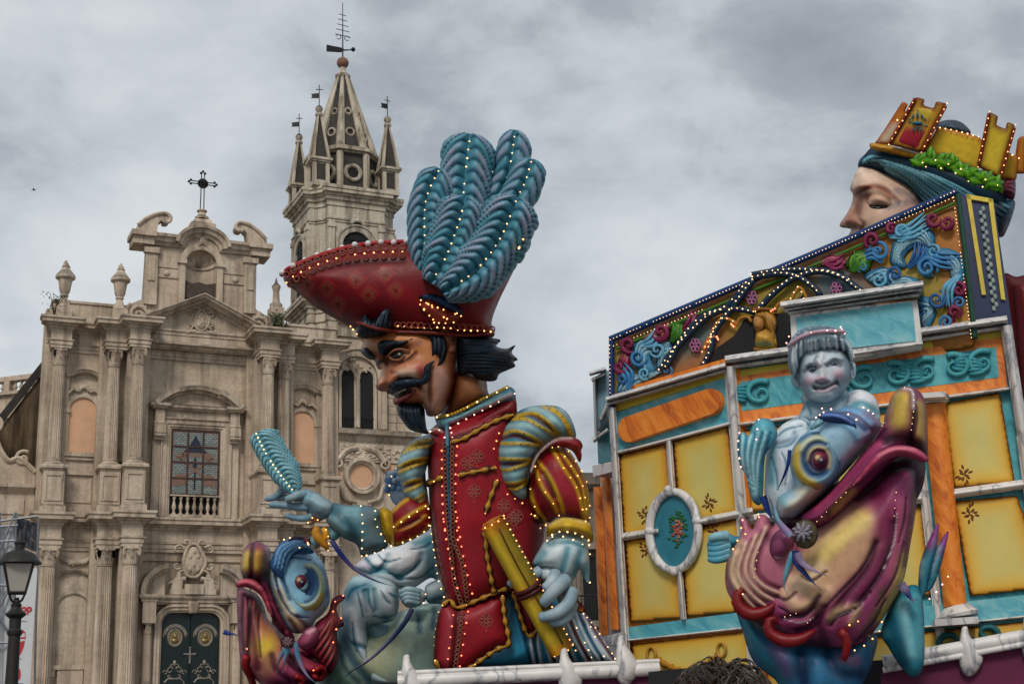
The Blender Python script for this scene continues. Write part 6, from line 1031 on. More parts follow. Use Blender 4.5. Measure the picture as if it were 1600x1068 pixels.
st = comb(R0(215, 650, 225, 800, 300, 990), R0(400, 640, 350, 800, 330, 990), 9, 3.2, 6, 'b4dce0', '126a84', .85)
RF.put('side_fin', R0(215, 660, 245, 632, 272, 655, 288, 610, 315, 568, 352, 558, 400, 575, 428, 640, 400, 710, 362, 770, 345, 1010, 290, 1000, 258, 870, 228, 820, 212, 740), 22, -10, '5fa8b8', st, sp=3.2)
RF.put('inner_mouth', R0(1222, 760, 1100, 740, 960, 760, 820, 860, 660, 960, 480, 1040, 430, 1120, 560, 1250, 900, 1200, 1180, 1000), 40, -6, '3a0f26', [], sp=6)
lj = [S(R1(680, 370, 800, 260, 890, 180), 13, 3, 'ecca2e', .95), S(R1(590, 430, 720, 310, 860, 200), 26, 0, 'd8c285', .75), S(R1(620, 560, 760, 460, 900, 340), 24, 0, 'c9a478', .8), S(R1(740, 640, 870, 520, 980, 360), 13, 0, '7a2450', .8), S(R1(960, 300, 900, 450, 780, 600, 720, 720), 6, -6, '4a0f30', .85), S(R1(1050, 200, 1020, 380, 950, 520, 840, 640), 6, -6, '4f1236', .85), S(R1(1100, 100, 1090, 300, 1060, 480), 12, 3, 'b5607a', .8), S(R1(1120, 380, 1060, 580, 980, 700), 9, 2, 'c4b25c', .85), S(R1(1170, 20, 1140, 250, 1120, 420), 6, 0, '4a1030', .8), S(R1(960, 20, 1000, 120, 1000, 260), 14, 0, '7d1f4c', .7), S(R1(720, 700, 760, 660, 860, 640, 830, 720), 7, 6, 'b39a72', .7), S(R1(660, 640, 650, 720, 690, 820), 8, -5, '5a1e38', .8), S(R1(480, 560, 560, 640, 700, 560), 10, 4, 'd8b490', .85), S(R1(470, 700, 600, 660, 660, 580), 5, -6, '4a1238', .9), S(R1(540, 770, 640, 740, 690, 640), 4, -5, '4f1436', .9), S(R1(480, 470, 560, 520, 660, 440), 12, 3, 'e0c4a0', .8), S(R1(900, 780, 980, 650, 1000, 560), 8, 0, '70603c', .7), S(R1(300, 700, 500, 800, 700, 840), 8, 0, '3a0c20', .8), S(R1(820, 860, 950, 780), 9, 0, '3a1430', .7), S(R1(1215, -60, 1140, -110, 1040, -90, 950, -30, 860, 50), 9, -8, '12050c', .95), S(R1(1190, 60, 1180, -60), 8, 0, '2a0a1c', .8)] + [S(R1(*l), 2.4, -5, '2f0a2c', .9, True, -.5) for l in ((1060, 120, 1050, 300, 980, 460, 860, 620), (960, 300, 880, 440, 760, 570, 690, 640), (1110, 300, 1060, 480, 960, 640), (720, 740, 760, 690, 860, 640, 930, 560), (560, 470, 620, 500, 700, 450), (450, 640, 560, 690, 640, 640), (500, 760, 600, 740, 660, 680), (860, 820, 950, 720, 1010, 600), (1120, 60, 1110, 180, 1080, 300), (400, 560, 480, 600, 540, 560))] + [S(R1(*l), 1.3, 1, 'e8d8dc', .7, True, -.7) for l in ((1070, 150, 1055, 300, 1000, 440), (460, 700, 560, 720, 640, 690), (740, 700, 790, 670, 850, 650))]  # shade beneath the lip roll is stroked dark along the jaw top
RF.put('lower_jaw', R1(1190, -20, 1183, 130, 1155, 300, 1118, 500, 1062, 620, 1000, 720, 915, 830, 800, 872, 600, 855, 450, 822, 330, 745, 225, 660, 300, 540, 430, 420, 520, 330, 560, 230, 640, 160, 760, 80, 880, 10, 960, -60, 1040, -120, 1140, -135, 1205, -90), 78, 0, 'a34a78', lj, sp=2.8)
st = comb(R1(180, 380, 170, 500, 260, 620, 340, 720), R1(420, 190, 340, 400, 380, 500, 520, 560), 9, 5.5, 8, 'e2bfa6', '6a1f48', .9) + [S(R1(240, 300, 200, 420, 240, 540), 7, 3, 'cdb590', .7)]
RF.put('cheek_fin', R1(165, 560, 155, 470, 172, 380, 225, 285, 245, 235, 230, 185, 245, 165, 270, 180, 300, 230, 320, 180, 335, 150, 380, 160, 410, 215, 425, 180, 480, 200, 540, 290, 560, 420, 560, 560, 480, 640, 380, 700, 280, 680, 215, 640), 50, 22, 'b87084', st, sp=3.2)
fs = [S(R0(560, 960, 640, 960, 740, 880), 10, 3, 'd6cdae', .8), S(R0(480, 1040, 600, 1000, 700, 930), 9, 2, 'd9cfb4', .8), S(R0(800, 780, 900, 680, 970, 600), 8, 2, 'b8a8bc', .7), S(R0(700, 560, 820, 580, 900, 640), 5, -6, '1f3f7a', .85), S(R0(680, 600, 800, 620, 860, 690), 5, 5, '7fb4d6', .8), S(R0(760, 520, 870, 540, 940, 600), 6, 5, '6aa0cc', .8), S(R0(720, 540, 840, 560, 930, 640), 3, -4, '4a2a5a', .8), S(R0(440, 960, 470, 1020), 8, 0, '7fb0bc', .7), S(R0(900, 550, 960, 600, 900, 700), 6, 0, '8a5a86', .6)]
RF.put('face', R0(525, 930, 500, 830, 505, 750, 545, 675, 610, 620, 660, 555, 730, 530, 800, 508, 900, 520, 960, 565, 990, 605, 960, 680, 880, 760, 780, 870, 680, 970, 600, 1040, 520, 1100, 440, 1090, 430, 1000, 480, 960), 58, 18, '9cc0d4', fs, sp=3.2)
RF.put('brow_wave', R0(650, 575, 690, 550, 760, 555, 830, 590, 850, 640, 800, 620, 740, 605, 690, 600), 14, 74, '2a3f7a', [S(R0(680, 565, 760, 570, 830, 610), 3, 3, '6a8fc8', .8)], sp=2.6); RF.put('brow_wave', R0(610, 640, 640, 590, 690, 590, 660, 625), 12, 74, '8fc0cc', [], sp=2.6)
eye_swirl(RF, *R0(640, 800)[0], 37, 44, 24, 62, fishR, *R0(662, 800)[0], -1, (('2a6c94', 1, .92, 60, 330, 5, -5), ('cdb02e', .84, .84, -30, 95, 7, 4), ('c3c6a8', .78, .7, -120, -30, 6, 4), ('7fb0c0', .7, .6, 100, 240, 6, 3), ('1d4f80', .58, .5, -120, 220, 5, -6), ('c9b88a', .46, .4, 150, 360, 4, 4), ('4a1c4a', .34, .32, 0, 360, 4, -4)))
ul_ = [S(R0(1080, 480, 1070, 600), 14, 6, 'cdb050', .95), S(R0(1185, 520, 1180, 680), 9, 4, 'b89a50', .9), S(R0(1145, 450, 1150, 600, 1120, 720), 5, -10, '1a0820', .9), S(R0(1100, 425, 1140, 440, 1142, 540), 2.2, 3, 'd6c8d0', .9), S(R0(1000, 700, 1100, 690, 1200, 740), 9, -5, '1d0818', .85), S(R0(960, 720, 860, 800, 760, 920, 640, 1040), 7, 5, 'b0486e', .85), S(R0(1000, 640, 900, 740, 780, 880, 640, 1020), 3, -5, '3a0a28', .9), S(R0(900, 870, 780, 1000, 700, 1080), 4, -5, '2a0a1e', .9), S(R0(830, 960, 740, 1060), 7, 2, 'a8784a', .7), S(R0(990, 590, 930, 690, 820, 800), 2.2, 2, 'b09ab4', .8)]
RF.put('upper_lip', R0(985, 615, 1010, 535, 1040, 455, 1090, 410, 1150, 412, 1200, 450, 1222, 525, 1228, 640, 1222, 800, 1150, 760, 1060, 790, 980, 860, 880, 960, 780, 1060, 700, 1130, 620, 1150, 560, 1100, 640, 1030, 740, 930, 840, 810, 930, 700), 60, 44, '822a58', ul_, sp=3)
RF.put('mouth_roll', R0(1222, 800, 1180, 752, 1100, 726, 1010, 735, 930, 790, 870, 870, 800, 960, 860, 920, 950, 840, 1040, 790, 1120, 790, 1190, 815), 22, 92, 'b84a6c', [S(R0(960, 780, 1040, 745, 1150, 745), 3.5, 3, 'd2808e', .8)], sp=2.8)
RF.put('cheek', R1(400, 330, 420, 260, 480, 220, 530, 250, 520, 340, 460, 385, 420, 380), 18, 70, '8a4468', [S(R1(430, 380, 480, 385, 520, 345), 2, 2, 'd8c0d0', .9)], sp=2.8)
for c, r_ in ((R1(290, 560, 255, 545, 225, 590, 245, 645, 310, 680, 390, 655, 440, 610), [3, 8, 10, 11, 11, 8, 3]), (R1(440, 730, 420, 690, 390, 720, 400, 775, 470, 815, 560, 810, 640, 760), [3, 7, 9, 10, 11, 8, 3]), (R1(770, 760, 800, 800, 805, 860, 790, 920), [8, 8, 7, 4])): RF.cord([p + (62,) for p in c], r_, '7d1018', 'red_curl')
rose = RF.put('rosette', [(R1(590, 255)[0][0] + 19 * math.cos(a), R1(590, 255)[0][1] + 22 * math.sin(a)) for a in np.linspace(0, 6.28, 14, endpoint=False)], 7, 100, '5a5238', [], sp=3); petals(RF, *R1(575, 245)[0], 16, 109, '8a8490', rose)
for c, a, b in ((R1(540, 340, 545, 400, 590, 460, 670, 545), '1c2f6a', '2a3a78'), (R1(550, 350, 570, 400, 630, 440, 700, 470), 'a08aa6', '8a7a98'), (R1(530, 350, 500, 430, 480, 520, 500, 570), '7fb0be', '5a94a8'), (R1(515, 265, 450, 190, 430, 130, 400, 60, 380, 40), '7fb4c4', '9a86b0'), (R1(370, 60, 400, 140, 435, 200), '1f3a7a', '24407f')): ribbon(RF, [p + (104,) for p in c], 11, a, b, 'hanging_ribbon', fishR, '', '')
RF.put('tail_fin', R1(1075, 590, 1130, 540, 1200, 545, 1228, 700, 1226, 960, 1180, 1032, 1120, 1000, 1040, 880, 995, 780), 26, -6, '2a8496', [S(R1(1110, 640, 1160, 900), 10, 4, '8fc4cc', .7), S(R1(1040, 700, 1120, 950), 9, 0, '0f4f66', .8), S(R1(1180, 600, 1200, 900), 7, 0, '5fb0bc', .7)], sp=3.4)
for o_ in (R1(1200, 600, 1200, 480, 1212, 400, 1250, 300, 1306, 195, 1305, 290, 1285, 400, 1260, 500, 1230, 600), R1(1240, 570, 1265, 450, 1300, 330, 1362, 238, 1345, 340, 1315, 450, 1280, 540)): RF.put('spine_fin', o_, 12, -14, '3d8396', [S([o_[4], o_[3]], 12, 0, '9a4a8c', .95, False), S([o_[2], o_[1]], 6, 2, '9ab8c0', .7, False), S([o_[-3], o_[-2]], 5, 0, '1f5a78', .7, False)], sp=3)
RF.bulbs([R1(260, 570, 235, 610, 265, 660, 300, 690, 370, 665), R1(410, 725, 400, 775, 480, 820, 550, 808), R1(790, 905, 800, 850, 780, 770, 820, 730, 865, 712), R1(850, 880, 930, 840, 985, 780, 995, 725), R1(250, 180, 245, 230, 270, 255), R1(335, 150, 340, 165), R1(225, 290, 180, 380)], B_WARM, 'light_string', 1.9, 11, None, 5)
RF.bulbs([R0(225, 640, 220, 720, 235, 825), R0(330, 570, 320, 680), R0(670, 510, 720, 520, 800, 560, 850, 590), R0(890, 515, 940, 550), R0(640, 580, 680, 555), R1(1255, 605, 1300, 560, 1355, 485)], B_PINK, 'light_string', 1.9, 10, None, 5)
RF.bulbs([R0(985, 620, 1000, 590), R0(1100, 425, 1140, 450, 1142, 540, 1130, 650), R1(650, 190, 760, 80, 800, 40), R1(1055, 160, 1065, 40, 1085, 0), R1(320, 480, 340, 350), R1(480, 690, 540, 670), R1(600, 720, 630, 690)], B_WHITE, 'light_string', .8, 8, None, 2)
# right rider
riderR = thing('youth_figure', 'pale marble youth with fringe and lit diadem smiling behind the right fish', 'figure', RF.W([(1270, 900, -60)])[0], group='marble youths on fish'); RF.root = riderR; RF.surf = []
RF.put('torso', R0(365, 730, 395, 655, 450, 585, 540, 530, 575, 470, 640, 505, 750, 480, 800, 440, 820, 405, 885, 392, 955, 430, 985, 510, 970, 600, 800, 800, 700, 1000, 440, 1100, 360, 1010, 355, 850), 46, -46, 'ccdbe2', [S(R0(430, 610, 540, 560, 600, 580), 9, 4, WL, .7), S(R0(570, 500, 600, 560, 600, 620), 4, -5, '5f8ea0', .8), S(R0(860, 440, 930, 480), 16, 6, 'e6e2e6', .8), S(R0(790, 520, 880, 480, 970, 520), 6, -3, '4aa3b4', .8), S(R0(400, 700, 390, 900), 8, 0, '4f9aac', .8), S(R0(430, 700, 500, 680, 520, 640), 4, -4, '8a9ab0', .7), S(R0(450, 760, 470, 900), 9, 3, 'd6d3dc', .7), S(R0(760, 470, 700, 510, 620, 510), 7, -3, '6a8fa0', .8)] + [S(R0(*l), 1.9, -3, '17708a', .85, True, -.5) for l in ((400, 680, 470, 620, 560, 600), (420, 720, 500, 700, 540, 650), (390, 760, 420, 850, 430, 950), (450, 740, 480, 820, 470, 920), (480, 560, 560, 560, 600, 600), (620, 540, 700, 540, 760, 520), (800, 500, 880, 520, 960, 540))], sp=2.6)
FCs = [S(R0(600, 290, 620, 320, 640, 300), 4, -5, '4a5a66', .85), S(R0(575, 320, 610, 300, 650, 305), 3.5, -4, '55656f', .8), S(R0(700, 290, 740, 270, 770, 290), 3.5, -4, '55656f', .8), S(R0(590, 285, 640, 265, 660, 290), 2.6, 5, 'b5c4cb', .8), S(R0(690, 275, 730, 245, 780, 255), 2.6, 5, 'b5c4cb', .8), S(R0(625, 270, 640, 240), 2, -3, '5a6a76', .8), S(R0(668, 230, 662, 290, 672, 350), 5.5, 9, 'd2d2d6', .9), S(R0(650, 368, 685, 368), 5, 7, 'c98a9c', .7), S(R0(640, 380, 670, 388, 705, 378), 2, -4, '4a5460', .8), S(R0(595, 370), 9, 6, 'c99cae', .75), S(R0(760, 335), 9, 6, 'cf9fb0', .75), S(R0(630, 408, 680, 410, 750, 378), 2.6, -6, '3a4650', .95), S(R0(640, 420, 690, 425, 740, 400), 3, 3, 'b48a9a', .7), S(R0(625, 395, 640, 420), 2, -3, '4a5a66', .8), S(R0(745, 370, 760, 395), 2, -3, '4a5a66', .8), S(R0(650, 455, 710, 450), 6, 5, 'cdd6da', .7), S(R0(560, 250, 555, 340, 590, 440), 6, 0, '7d97a6', .7), S(R0(800, 250, 810, 330, 770, 430), 7, 0, '6d8a9a', .7), S(R0(600, 470, 700, 488, 780, 440), 4, 0, '4f7080', .7)]
RF.put('neck', R0(560, 430, 572, 500, 545, 560, 650, 600, 790, 550, 812, 470, 800, 400, 690, 380), 26, -26, 'b4c8d0', [S(R0(590, 470, 610, 540), 3, -3, WD, .7), S(R0(700, 500, 760, 470), 6, 2, WL, .7), S(R0(600, 480, 700, 500, 790, 440), 6, -2, '4f7d90', .8)], sp=2.8)
hd = RF.put('head', R0(532, 260, 560, 200, 640, 180, 760, 180, 815, 220, 830, 280, 825, 350, 800, 400, 760, 460, 705, 490, 640, 485, 580, 445, 550, 385, 535, 330), 40, -8, 'c2d0d7', FCs, sp=2.4, R=34)
for p in (R0(618, 308)[0], R0(737, 280)[0]): RF.put('eye', [(p[0] + 6 * math.cos(a), p[1] + 2.6 * math.sin(a) - .8 * math.cos(a)) for a in np.linspace(0, 6.28, 10, endpoint=False)], 2, RF.zat(*p) + .3, '62717b', [S([p], 1.8, .5, '1c262e', .9)], parent=hd, sp=1.6)
RF.put('ear', R0(828, 262, 850, 270, 852, 330, 832, 355, 820, 320), 6, -4, 'a9bcc6', [S(R0(836, 290, 838, 330), 2, -2, '5a7686', .8)], parent=hd, sp=2); RF.put('ear', R0(500, 340, 530, 335, 548, 385, 530, 400, 508, 375), 6, -6, '9ab0bc', [], parent=hd, sp=2)
hh = comb(R0(500, 180, 492, 250, 505, 320), R0(810, 140, 828, 200, 826, 268), 30, 2.3, 3.4, 'e2eaee', '3f6072', .85, 2.2) + comb(R0(500, 160, 560, 100, 650, 74, 760, 90, 815, 150), R0(515, 172, 580, 140, 660, 118, 740, 112, 790, 118), 9, 2.2, 3.2, 'bccad0', '3a5a6a', .85, .8)
for k in range(11): x, y = R0(530 + 24 * k, 130 - 40 * math.sin(k * .31))[0]; hh.append(S([(x + 6 * math.cos(a + k), y + 5 * math.sin(a + k)) for a in np.linspace(0, 4.5, 12)], 1.8, -2.5, '38586a', .8, False))
m = RF.puff(R0(486, 250, 496, 150, 558, 84, 640, 64, 742, 74, 810, 140, 836, 210, 832, 285, 818, 250, 806, 232, 795, 205, 782, 222, 768, 192, 752, 214, 735, 190, 718, 212, 700, 190, 684, 216, 664, 198, 648, 226, 628, 206, 612, 236, 592, 216, 578, 250, 560, 240, 552, 290, 540, 300, 528, 345, 510, 335, 496, 310), 40, 2, 'a9bfca', hh, sp=2.0, sm=5, R=26)
RF.build(m, 'hair', M_PAINT, hd); RF.cord(R0(490, 190, 560, 145, 650, 118, 790, 112), 3.2, 'b89aa8', 'diadem', parent=hd, dz=2); RF.bulbs([R0(488, 205, 480, 160, 492, 125), R0(495, 180, 560, 145, 650, 115, 785, 112), R0(770, 75, 775, 100, 790, 120)], B_PINK, 'light_string', 2.1, 11, hd, 4)
mh = RF.puff(R1(52, 300, 90, 262, 150, 240, 215, 268, 330, 230, 330, 300, 240, 305, 200, 335, 165, 400, 110, 412, 65, 392), 20, 0, '4a97ac', [S(R1(90, 275, 150, 262), 6, 3, 'c8dbe2', .8)], sp=2.8)
for k, y in enumerate((305, 335, 365, 392)): finger(mh, hz(R1, (16, 21, 14), 180, y - 20, 110, y, 62, y - 4), 5.2, '5aa5b8')
finger(mh, hz(R1, (22, 26, 22), 170, 262, 110, 268, 70, 285), 5.5, '8fc0cc'); RF.build(mh, 'arm', M_PAINT); RF.root = fishR
ribbon(RF, [p + (40,) for p in R0(500, 740, 490, 820, 450, 920, 415, 975)], 6, '1c2f6a', '24407f', 'rein_ribbon', None, 'dark blue ribbon rein between the right youth\'s chest and the fish', 'ribbon')
ribbon(RF, [p + (40,) for p in R1(1095, 520, 1130, 570, 1160, 610, 1185, 600)], 14, '16286a', '8a7a98', 'rein_ribbon', None, 'dark blue and lilac ribbon behind the right fish beside its tail', 'ribbon')
# ================================================================ the float: stage walls, painted fretwork front, base rails
M_MARB, N, L, P = nodes('painted_marble'); g = N.new('ShaderNodeNewGeometry').outputs['Position']
base = ramp(N, L, nz(N, L, g, 2.2, 6), [(.3, hx('c4bfbc')), (.7, hx('e2ddd8'))]); v = nz(N, L, g, 1.5, 4, .5, 1.2, (1, 1, .6)); v = math_(N, L, 'ABSOLUTE', math_(N, L, 'SUBTRACT', v, .5)); L.new(mixc(N, L, ramp(N, L, v, [(0.0, (.7,) * 3), (.010, (.4,) * 3), (.04, (0, 0, 0))]), base, hx('4a5468')), P.inputs['Base Color']); P.inputs['Roughness'].default_value = .42; bump(N, L, P, nz(N, L, g, 18, 4), .15, .01)
def streaky(name, a, b, c, sc=(9, 9, 2.0), rot=.5):
    m, N, L, P = nodes(name); g = N.new('ShaderNodeNewGeometry').outputs['Position']; mp = N.new('ShaderNodeMapping'); mp.inputs['Rotation'].default_value = (rot, rot * .6, 0); L.new(g, mp.inputs[0])
    L.new(ramp(N, L, nz(N, L, mp.outputs[0], 1.0, 6, .6, .8, sc), [(.3, a), (.5, b), (.72, c)]), P.inputs['Base Color']); P.inputs['Roughness'].default_value = .5; bump(N, L, P, nz(N, L, mp.outputs[0], 1.0, 5, .6, .8, sc), .3, .02); return m
M_ORG = streaky('orange_marbling', hx('a8480f'), hx('e07a1c'), hx('ea9436')); M_TEAL = streaky('teal_marbling', hx('1f7482'), hx('3a9aa4'), hx('66b2b4')); M_TEALP = streaky('pale_teal_marbling', hx('3a8ea0'), hx('58a8b4'), hx('8abcc0'), (6, 6, 2), .9)
M_BLUE = plain('dark_blue_paint', hx('12244d'), .4, .2); M_YEL = plain('yellow_trim', hx('cdb63c'), .5, .15); M_BLK = plain('black_cloth', (.01, .01, .012), .85); M_MAG = plain('magenta_cloth', hx('5a1238'), .7, .25, 2); M_BRN = plain('brown_stencil', hx('7a4416'), .6); M_REDC = plain('red_canopy', hx('5f0f16'), .75, .2, 1.5)
WM = Wall((1146, 800), 17.5, -12.4); WL_ = Wall((1146, 800), 17.5, -48.0); WP = Wall((1131, 500), 18.1, -27.0)
fl = thing('carnival_float', 'tall carnival float wall of yellow panels, orange columns and painted marble mouldings', 'carnival float', WM.O)
ZL, Z6, Z2, Z3, Z4, Z5 = ZM(910, 560, .4754), ZM(1200, 290, .3276), ZM(1400, 580, .2433), ZM(1400, 820, .2323), ZM(1280, 130, .2528), ZM(940, 360, .2622)
def wp(wall, pts, w0, w1, name, mat, parent=fl, smooth=False):
    """a board cut to the traced outline, from depth w0 to w1 in front of the wall"""
    q = [wall.uz(p[0], p[1], w1) for p in pts]; v = [wall.world(u, w, z) - WM.O for w in (w1, w0) for u, z in q]; n = len(q); m = MB(); m.add(v, [tuple(range(n)), tuple(range(2 * n - 1, n - 1, -1))] + [(i, (i + 1) % n, n + (i + 1) % n, n + i) for i in range(n)]); return m.build(name, mat, parent, smooth)
def bar_(wall, a, b, wd, w0, w1, name='marble_moulding', mat=None, parent=fl, rnd=True):
    """a moulding between two traced points, wd pixels wide, with a half-round face"""
    a, b = np.array(a, float), np.array(b, float); d = (b - a) / np.linalg.norm(b - a); n = np.array([-d[1], d[0]]); m = MB(); st = [(-.5, 0), (-.5, .45), (-.34, .55), (-.3, .8), (-.15, .95), (0, 1), (.15, .95), (.3, .8), (.34, .55), (.5, .45), (.5, 0)]; G = []
    for p in (a, b):
        r = []
        for o, k in st: q = p + n * o * wd; w = w0 + (w1 - w0) * k; u, z = wall.uz(q[0], q[1], w); r.append(wall.world(u, w, z) - WM.O)
        G.append(r)
    m.grid(np.array(G), False, True); m.f.append(tuple(range(len(st)))); m.f.append(tuple(range(2 * len(st) - 1, len(st) - 1, -1))); return m.build(name, mat or M_MARB, parent, True, 35)
def wfig(wall, w): f_ = Fig(1150, 700, 17.5, wall, w); f_.root = fl; return f_
FMm, FLl = wfig(WM, .05), wfig(WL_, .05)
def ypanel(F_, pts, sp=5.0, seam=None):
    """airbrushed canvas panel: pale yellow, burnt orange towards its frame"""
    P_ = resample(np.array(pts, float), sp * 1.2, True); o = F_.puff(P_, 1.2, 0, 'a59a52', [], sp=sp, raw=True, R=6, edge=('8f4a08', 11, 1.0), reg=True, sm=2); c = o.c[0]; V = np.concatenate(o.v); d, _ = pdist(V[:, :2], np.array(pts, float), True); k = np.exp(-(d / 22) ** 2)[:, None] * .85; e_ = np.exp(-(d / 6.0) ** 2)[:, None] * .75; c = hx('cdbf70') * (1 - k) + hx('dca514') * k; c = c * (1 - e_) + hx('a34c0a') * e_; e2 = np.exp(-(d / 2.0) ** 2)[:, None] * .4; c = c * (1 - e2) + hx('5a2206') * e2; c = c * (1 + rng.normal(0, .02, (1, 3))); o.c = [c]; return F_.build(o, 'yellow_panel', M_CANVAS)
def sprig(F_, x, y, r, rot, mat=None, name='leaf_stencil', col='7a4416'):
    m = MB()
    for k in range(13):
        a = rot + k * 2.4; d_ = r * (.25 + .75 * ((k * 7) % 13) / 13); cx_, cy_ = x + d_ * math.cos(a) * .8, y + d_ * math.sin(a); m.ball((cx_, cy_, F_.zat(cx_, cy_, 1) + .2), r * .2, 6, 4, col=hx(col), sc=(1.5, .7, .12), rot=[[math.cos(a), -math.sin(a), 0], [math.sin(a), math.cos(a), 0], [0, 0, 1]])
    return F_.build(m, name, M_PAINT)
# ---- front-left face
wp(WL_, [(955, 612), (1146, 556), (1190, 1075), (985, 1075)], -.5, .0, 'stage_wall', M_ORG)
wp(WM, [(1146, 556), (1572, 498), (1640, 1075), (1190, 1075)], -.5, .0, 'stage_wall', M_TEAL)
wp(WL_, ZL(100, 150, 468, 38, 470, 62, 102, 178), .002, .03, 'yellow_fascia', M_YEL); wp(WL_, ZL(102, 180, 470, 62, 488, 208, 110, 308), .002, .06, 'teal_band', M_TEALP)
p0, p1 = np.array(ZL(150, 232)[0]), np.array(ZL(418, 140)[0]); ang = math.atan2(*(p1 - p0)[::-1]); rr = 20.0
wp(WL_, [(p1[0] + rr * .8 * math.cos(a + ang), p1[1] + rr * math.sin(a + ang)) for a in np.linspace(-1.57, 1.57, 12)] + [(p0[0] + rr * .8 * math.cos(a + ang), p0[1] + rr * math.sin(a + ang)) for a in np.linspace(1.57, 4.71, 12)], .06, .16, 'orange_plaque', M_ORG)
for q in (ZL(118, 318, 274, 280, 300, 560, 135, 590), ZL(296, 272, 476, 222, 512, 505, 320, 560), ZL(138, 598, 310, 570, 328, 852, 156, 868), ZL(320, 570, 515, 525, 540, 830, 342, 848)): ypanel(FLl, q)
ypanel(FLl, ZL(160, 938, 540, 895, 575, 1030, 165, 1060))
for a, b, wd, w1 in ((ZL(78, 135)[0], ZL(470, 22)[0], 9, .3), (ZL(82, 150)[0], ZL(470, 38)[0], 7, .2), (ZL(104, 312)[0], ZL(490, 212)[0], 6, .14), (ZL(130, 586)[0], ZL(250, 566)[0], 12, .16), (ZL(380, 536)[0], ZL(560, 500)[0], 12, .16), (ZL(284, 268)[0], ZL(296, 440)[0], 10, .16), (ZL(318, 690)[0], ZL(332, 856)[0], 10, .16), (ZL(148, 925)[0], ZL(525, 885)[0], 5, .12), (ZL(98, 160)[0], ZL(150, 1062)[0], 12, .2)): bar_(WL_, a, b, wd, .0, w1)
wp(WL_, ZL(146, 882, 520, 832, 526, 884, 150, 922), .002, .07, 'teal_band', M_TEALP)
c = ZL(313, 567)[0]; el = lambda rx, ry, n=40: [(c[0] + rx * math.cos(a), c[1] + ry * math.sin(a)) for a in np.linspace(0, 2 * math.pi, n, endpoint=False)]
wp(WL_, el(36, 58), .06, .1, 'oval_medallion', plain('teal_paint', hx('2b7486'), .45, .12)); m = MB(); P_ = np.array([p + (9,) for p in el(38, 61, 48)]); m.tube(np.vstack([P_, P_[:2]]), 6.2, 10, False); FLl.build(m, 'oval_frame', M_MARB)
for p in ZL(235, 567, 392, 534, 300, 432, 318, 700): m = MB(); m.ball((p[0], p[1], 12), 7, 10, 7, sc=(1, 1, .7)); FLl.build(m, 'frame_boss', M_MARB)
FO = wfig(WL_, .105); m = MB()
for k in range(70):
    a = random.uniform(0, 6.28); d_ = random.uniform(0, 1) ** .7; x, y = c[0] + 15 * d_ * math.cos(a), c[1] - 2 + 30 * d_ * math.sin(a); cl = '2f7038' if d_ > .55 else ('b0584a' if k % 3 else 'c9906a'); m.ball((x, y, .6), 2.6, 6, 4, col=hx(cl), sc=(1.2, .8, .3))
stuff(FO.build(m, 'painted_bouquet', M_PAINT))
for x, y in ((208, 513), (418, 475), (210, 627), (430, 565)): p = ZL(x, y)[0]; sprig(FLl, p[0], p[1], 14, x)
for s_, x in ((1, 232), (-1, 462)):     # rope garland on the skirt panel
    p = ZL(x, 970 if s_ > 0 else 956)[0]; m = MB(); m.tube([(p[0] + 6.5 * math.cos(a), p[1] + 11 * math.sin(a), 4) for a in np.linspace(0, 6.3, 20)], 2.2, 7, False, hx('b58a3a')); FLl.build(m, 'ring', M_PAINT)
FLl.cord([q + (4,) for q in ZL(250, 985, 290, 1010, 350, 1030, 400, 1010, 450, 975)], 4.5, 'a8761f', 'rope_swag', wave=11)
# ---- middle face
bar_(WM, (1133, 562), (1574, 499), 13, .0, .34); bar_(WM, (1136, 574), (1570, 511), 8, .0, .2); wp(WM, [(1141, 580), (1564, 517), (1566, 526), (1142, 590)], .002, .03, 'yellow_fascia', M_YEL)
wp(WM, [(1142, 590), (1566, 526), (1574, 604), (1150, 661)], .002, .05, 'orange_frieze', M_ORG); wp(WM, [(1151, 597), (1556, 542), (1561, 589), (1156, 642)], .05, .056, 'frieze_field', M_TEAL); bar_(WM, (1149, 664), (1577, 607), 6, .0, .16)
for x0, sgn in ((1188, 1), (1350, 1), (1400, -1), (1446, 1), (1492, -1), (1534, 1)):      # carved rinceau in the frieze
    FMf = wfig(WM, .06); y0 = 620 - (x0 - 1150) * .136; t = np.linspace(0, 1, 34)
    FMf.cord([(x0 + sgn * (22 * (1 - q) + 2) * math.cos(q * 9 + 1), y0 - (18 * (1 - q) + 2) * math.sin(q * 9 + 1), 5) for q in t], [5.2, 4.8, 4, 3, 1.8], '4aa0a6', 'carved_scroll')
    for k in range(5): FMf.cord([(x0 - sgn * (14 + k * 2), y0 - 12 + 6 * k, 4), (x0 - sgn * (30 + 3 * k), y0 - 10 + 5 * k, 7), (x0 - sgn * (44 + 3 * math.sin(k * 2)), y0 - 2 + 2 * k, 4), (x0 - sgn * (50 - 2 * k), y0 - 10 + 4 * k, 3)], [2, 4, 3, 1], '3a8f98', 'carved_leaf')
for a, b, wd, w1 in (((1140, 572), (1180, 1070), 18, .28), ((1572, 508), (1600, 690), 18, .3), ((1598, 680), (1640, 1000), 20, .3), ((1430, 650), (1470, 1000), 14, .12)): bar_(WM, a, b, wd, .0, w1, 'marble_pillar')
ypanel(FMm, Z2(298, 205, 668, 135, 765, 715, 372, 748)); ypanel(FMm, Z2(368, 832, 778, 795) + [(1640, 918), (1516, 931)]); ypanel(FMm, [(1160, 672), (1425, 640), (1440, 760), (1172, 800)]); ypanel(FMm, [(1176, 822), (1440, 790), (1455, 930), (1188, 960)])
for a, b in (((1482, 772), (1600, 756)), ((1166, 812), (1440, 778))): bar_(WM, a, b, 15, .0, .2)
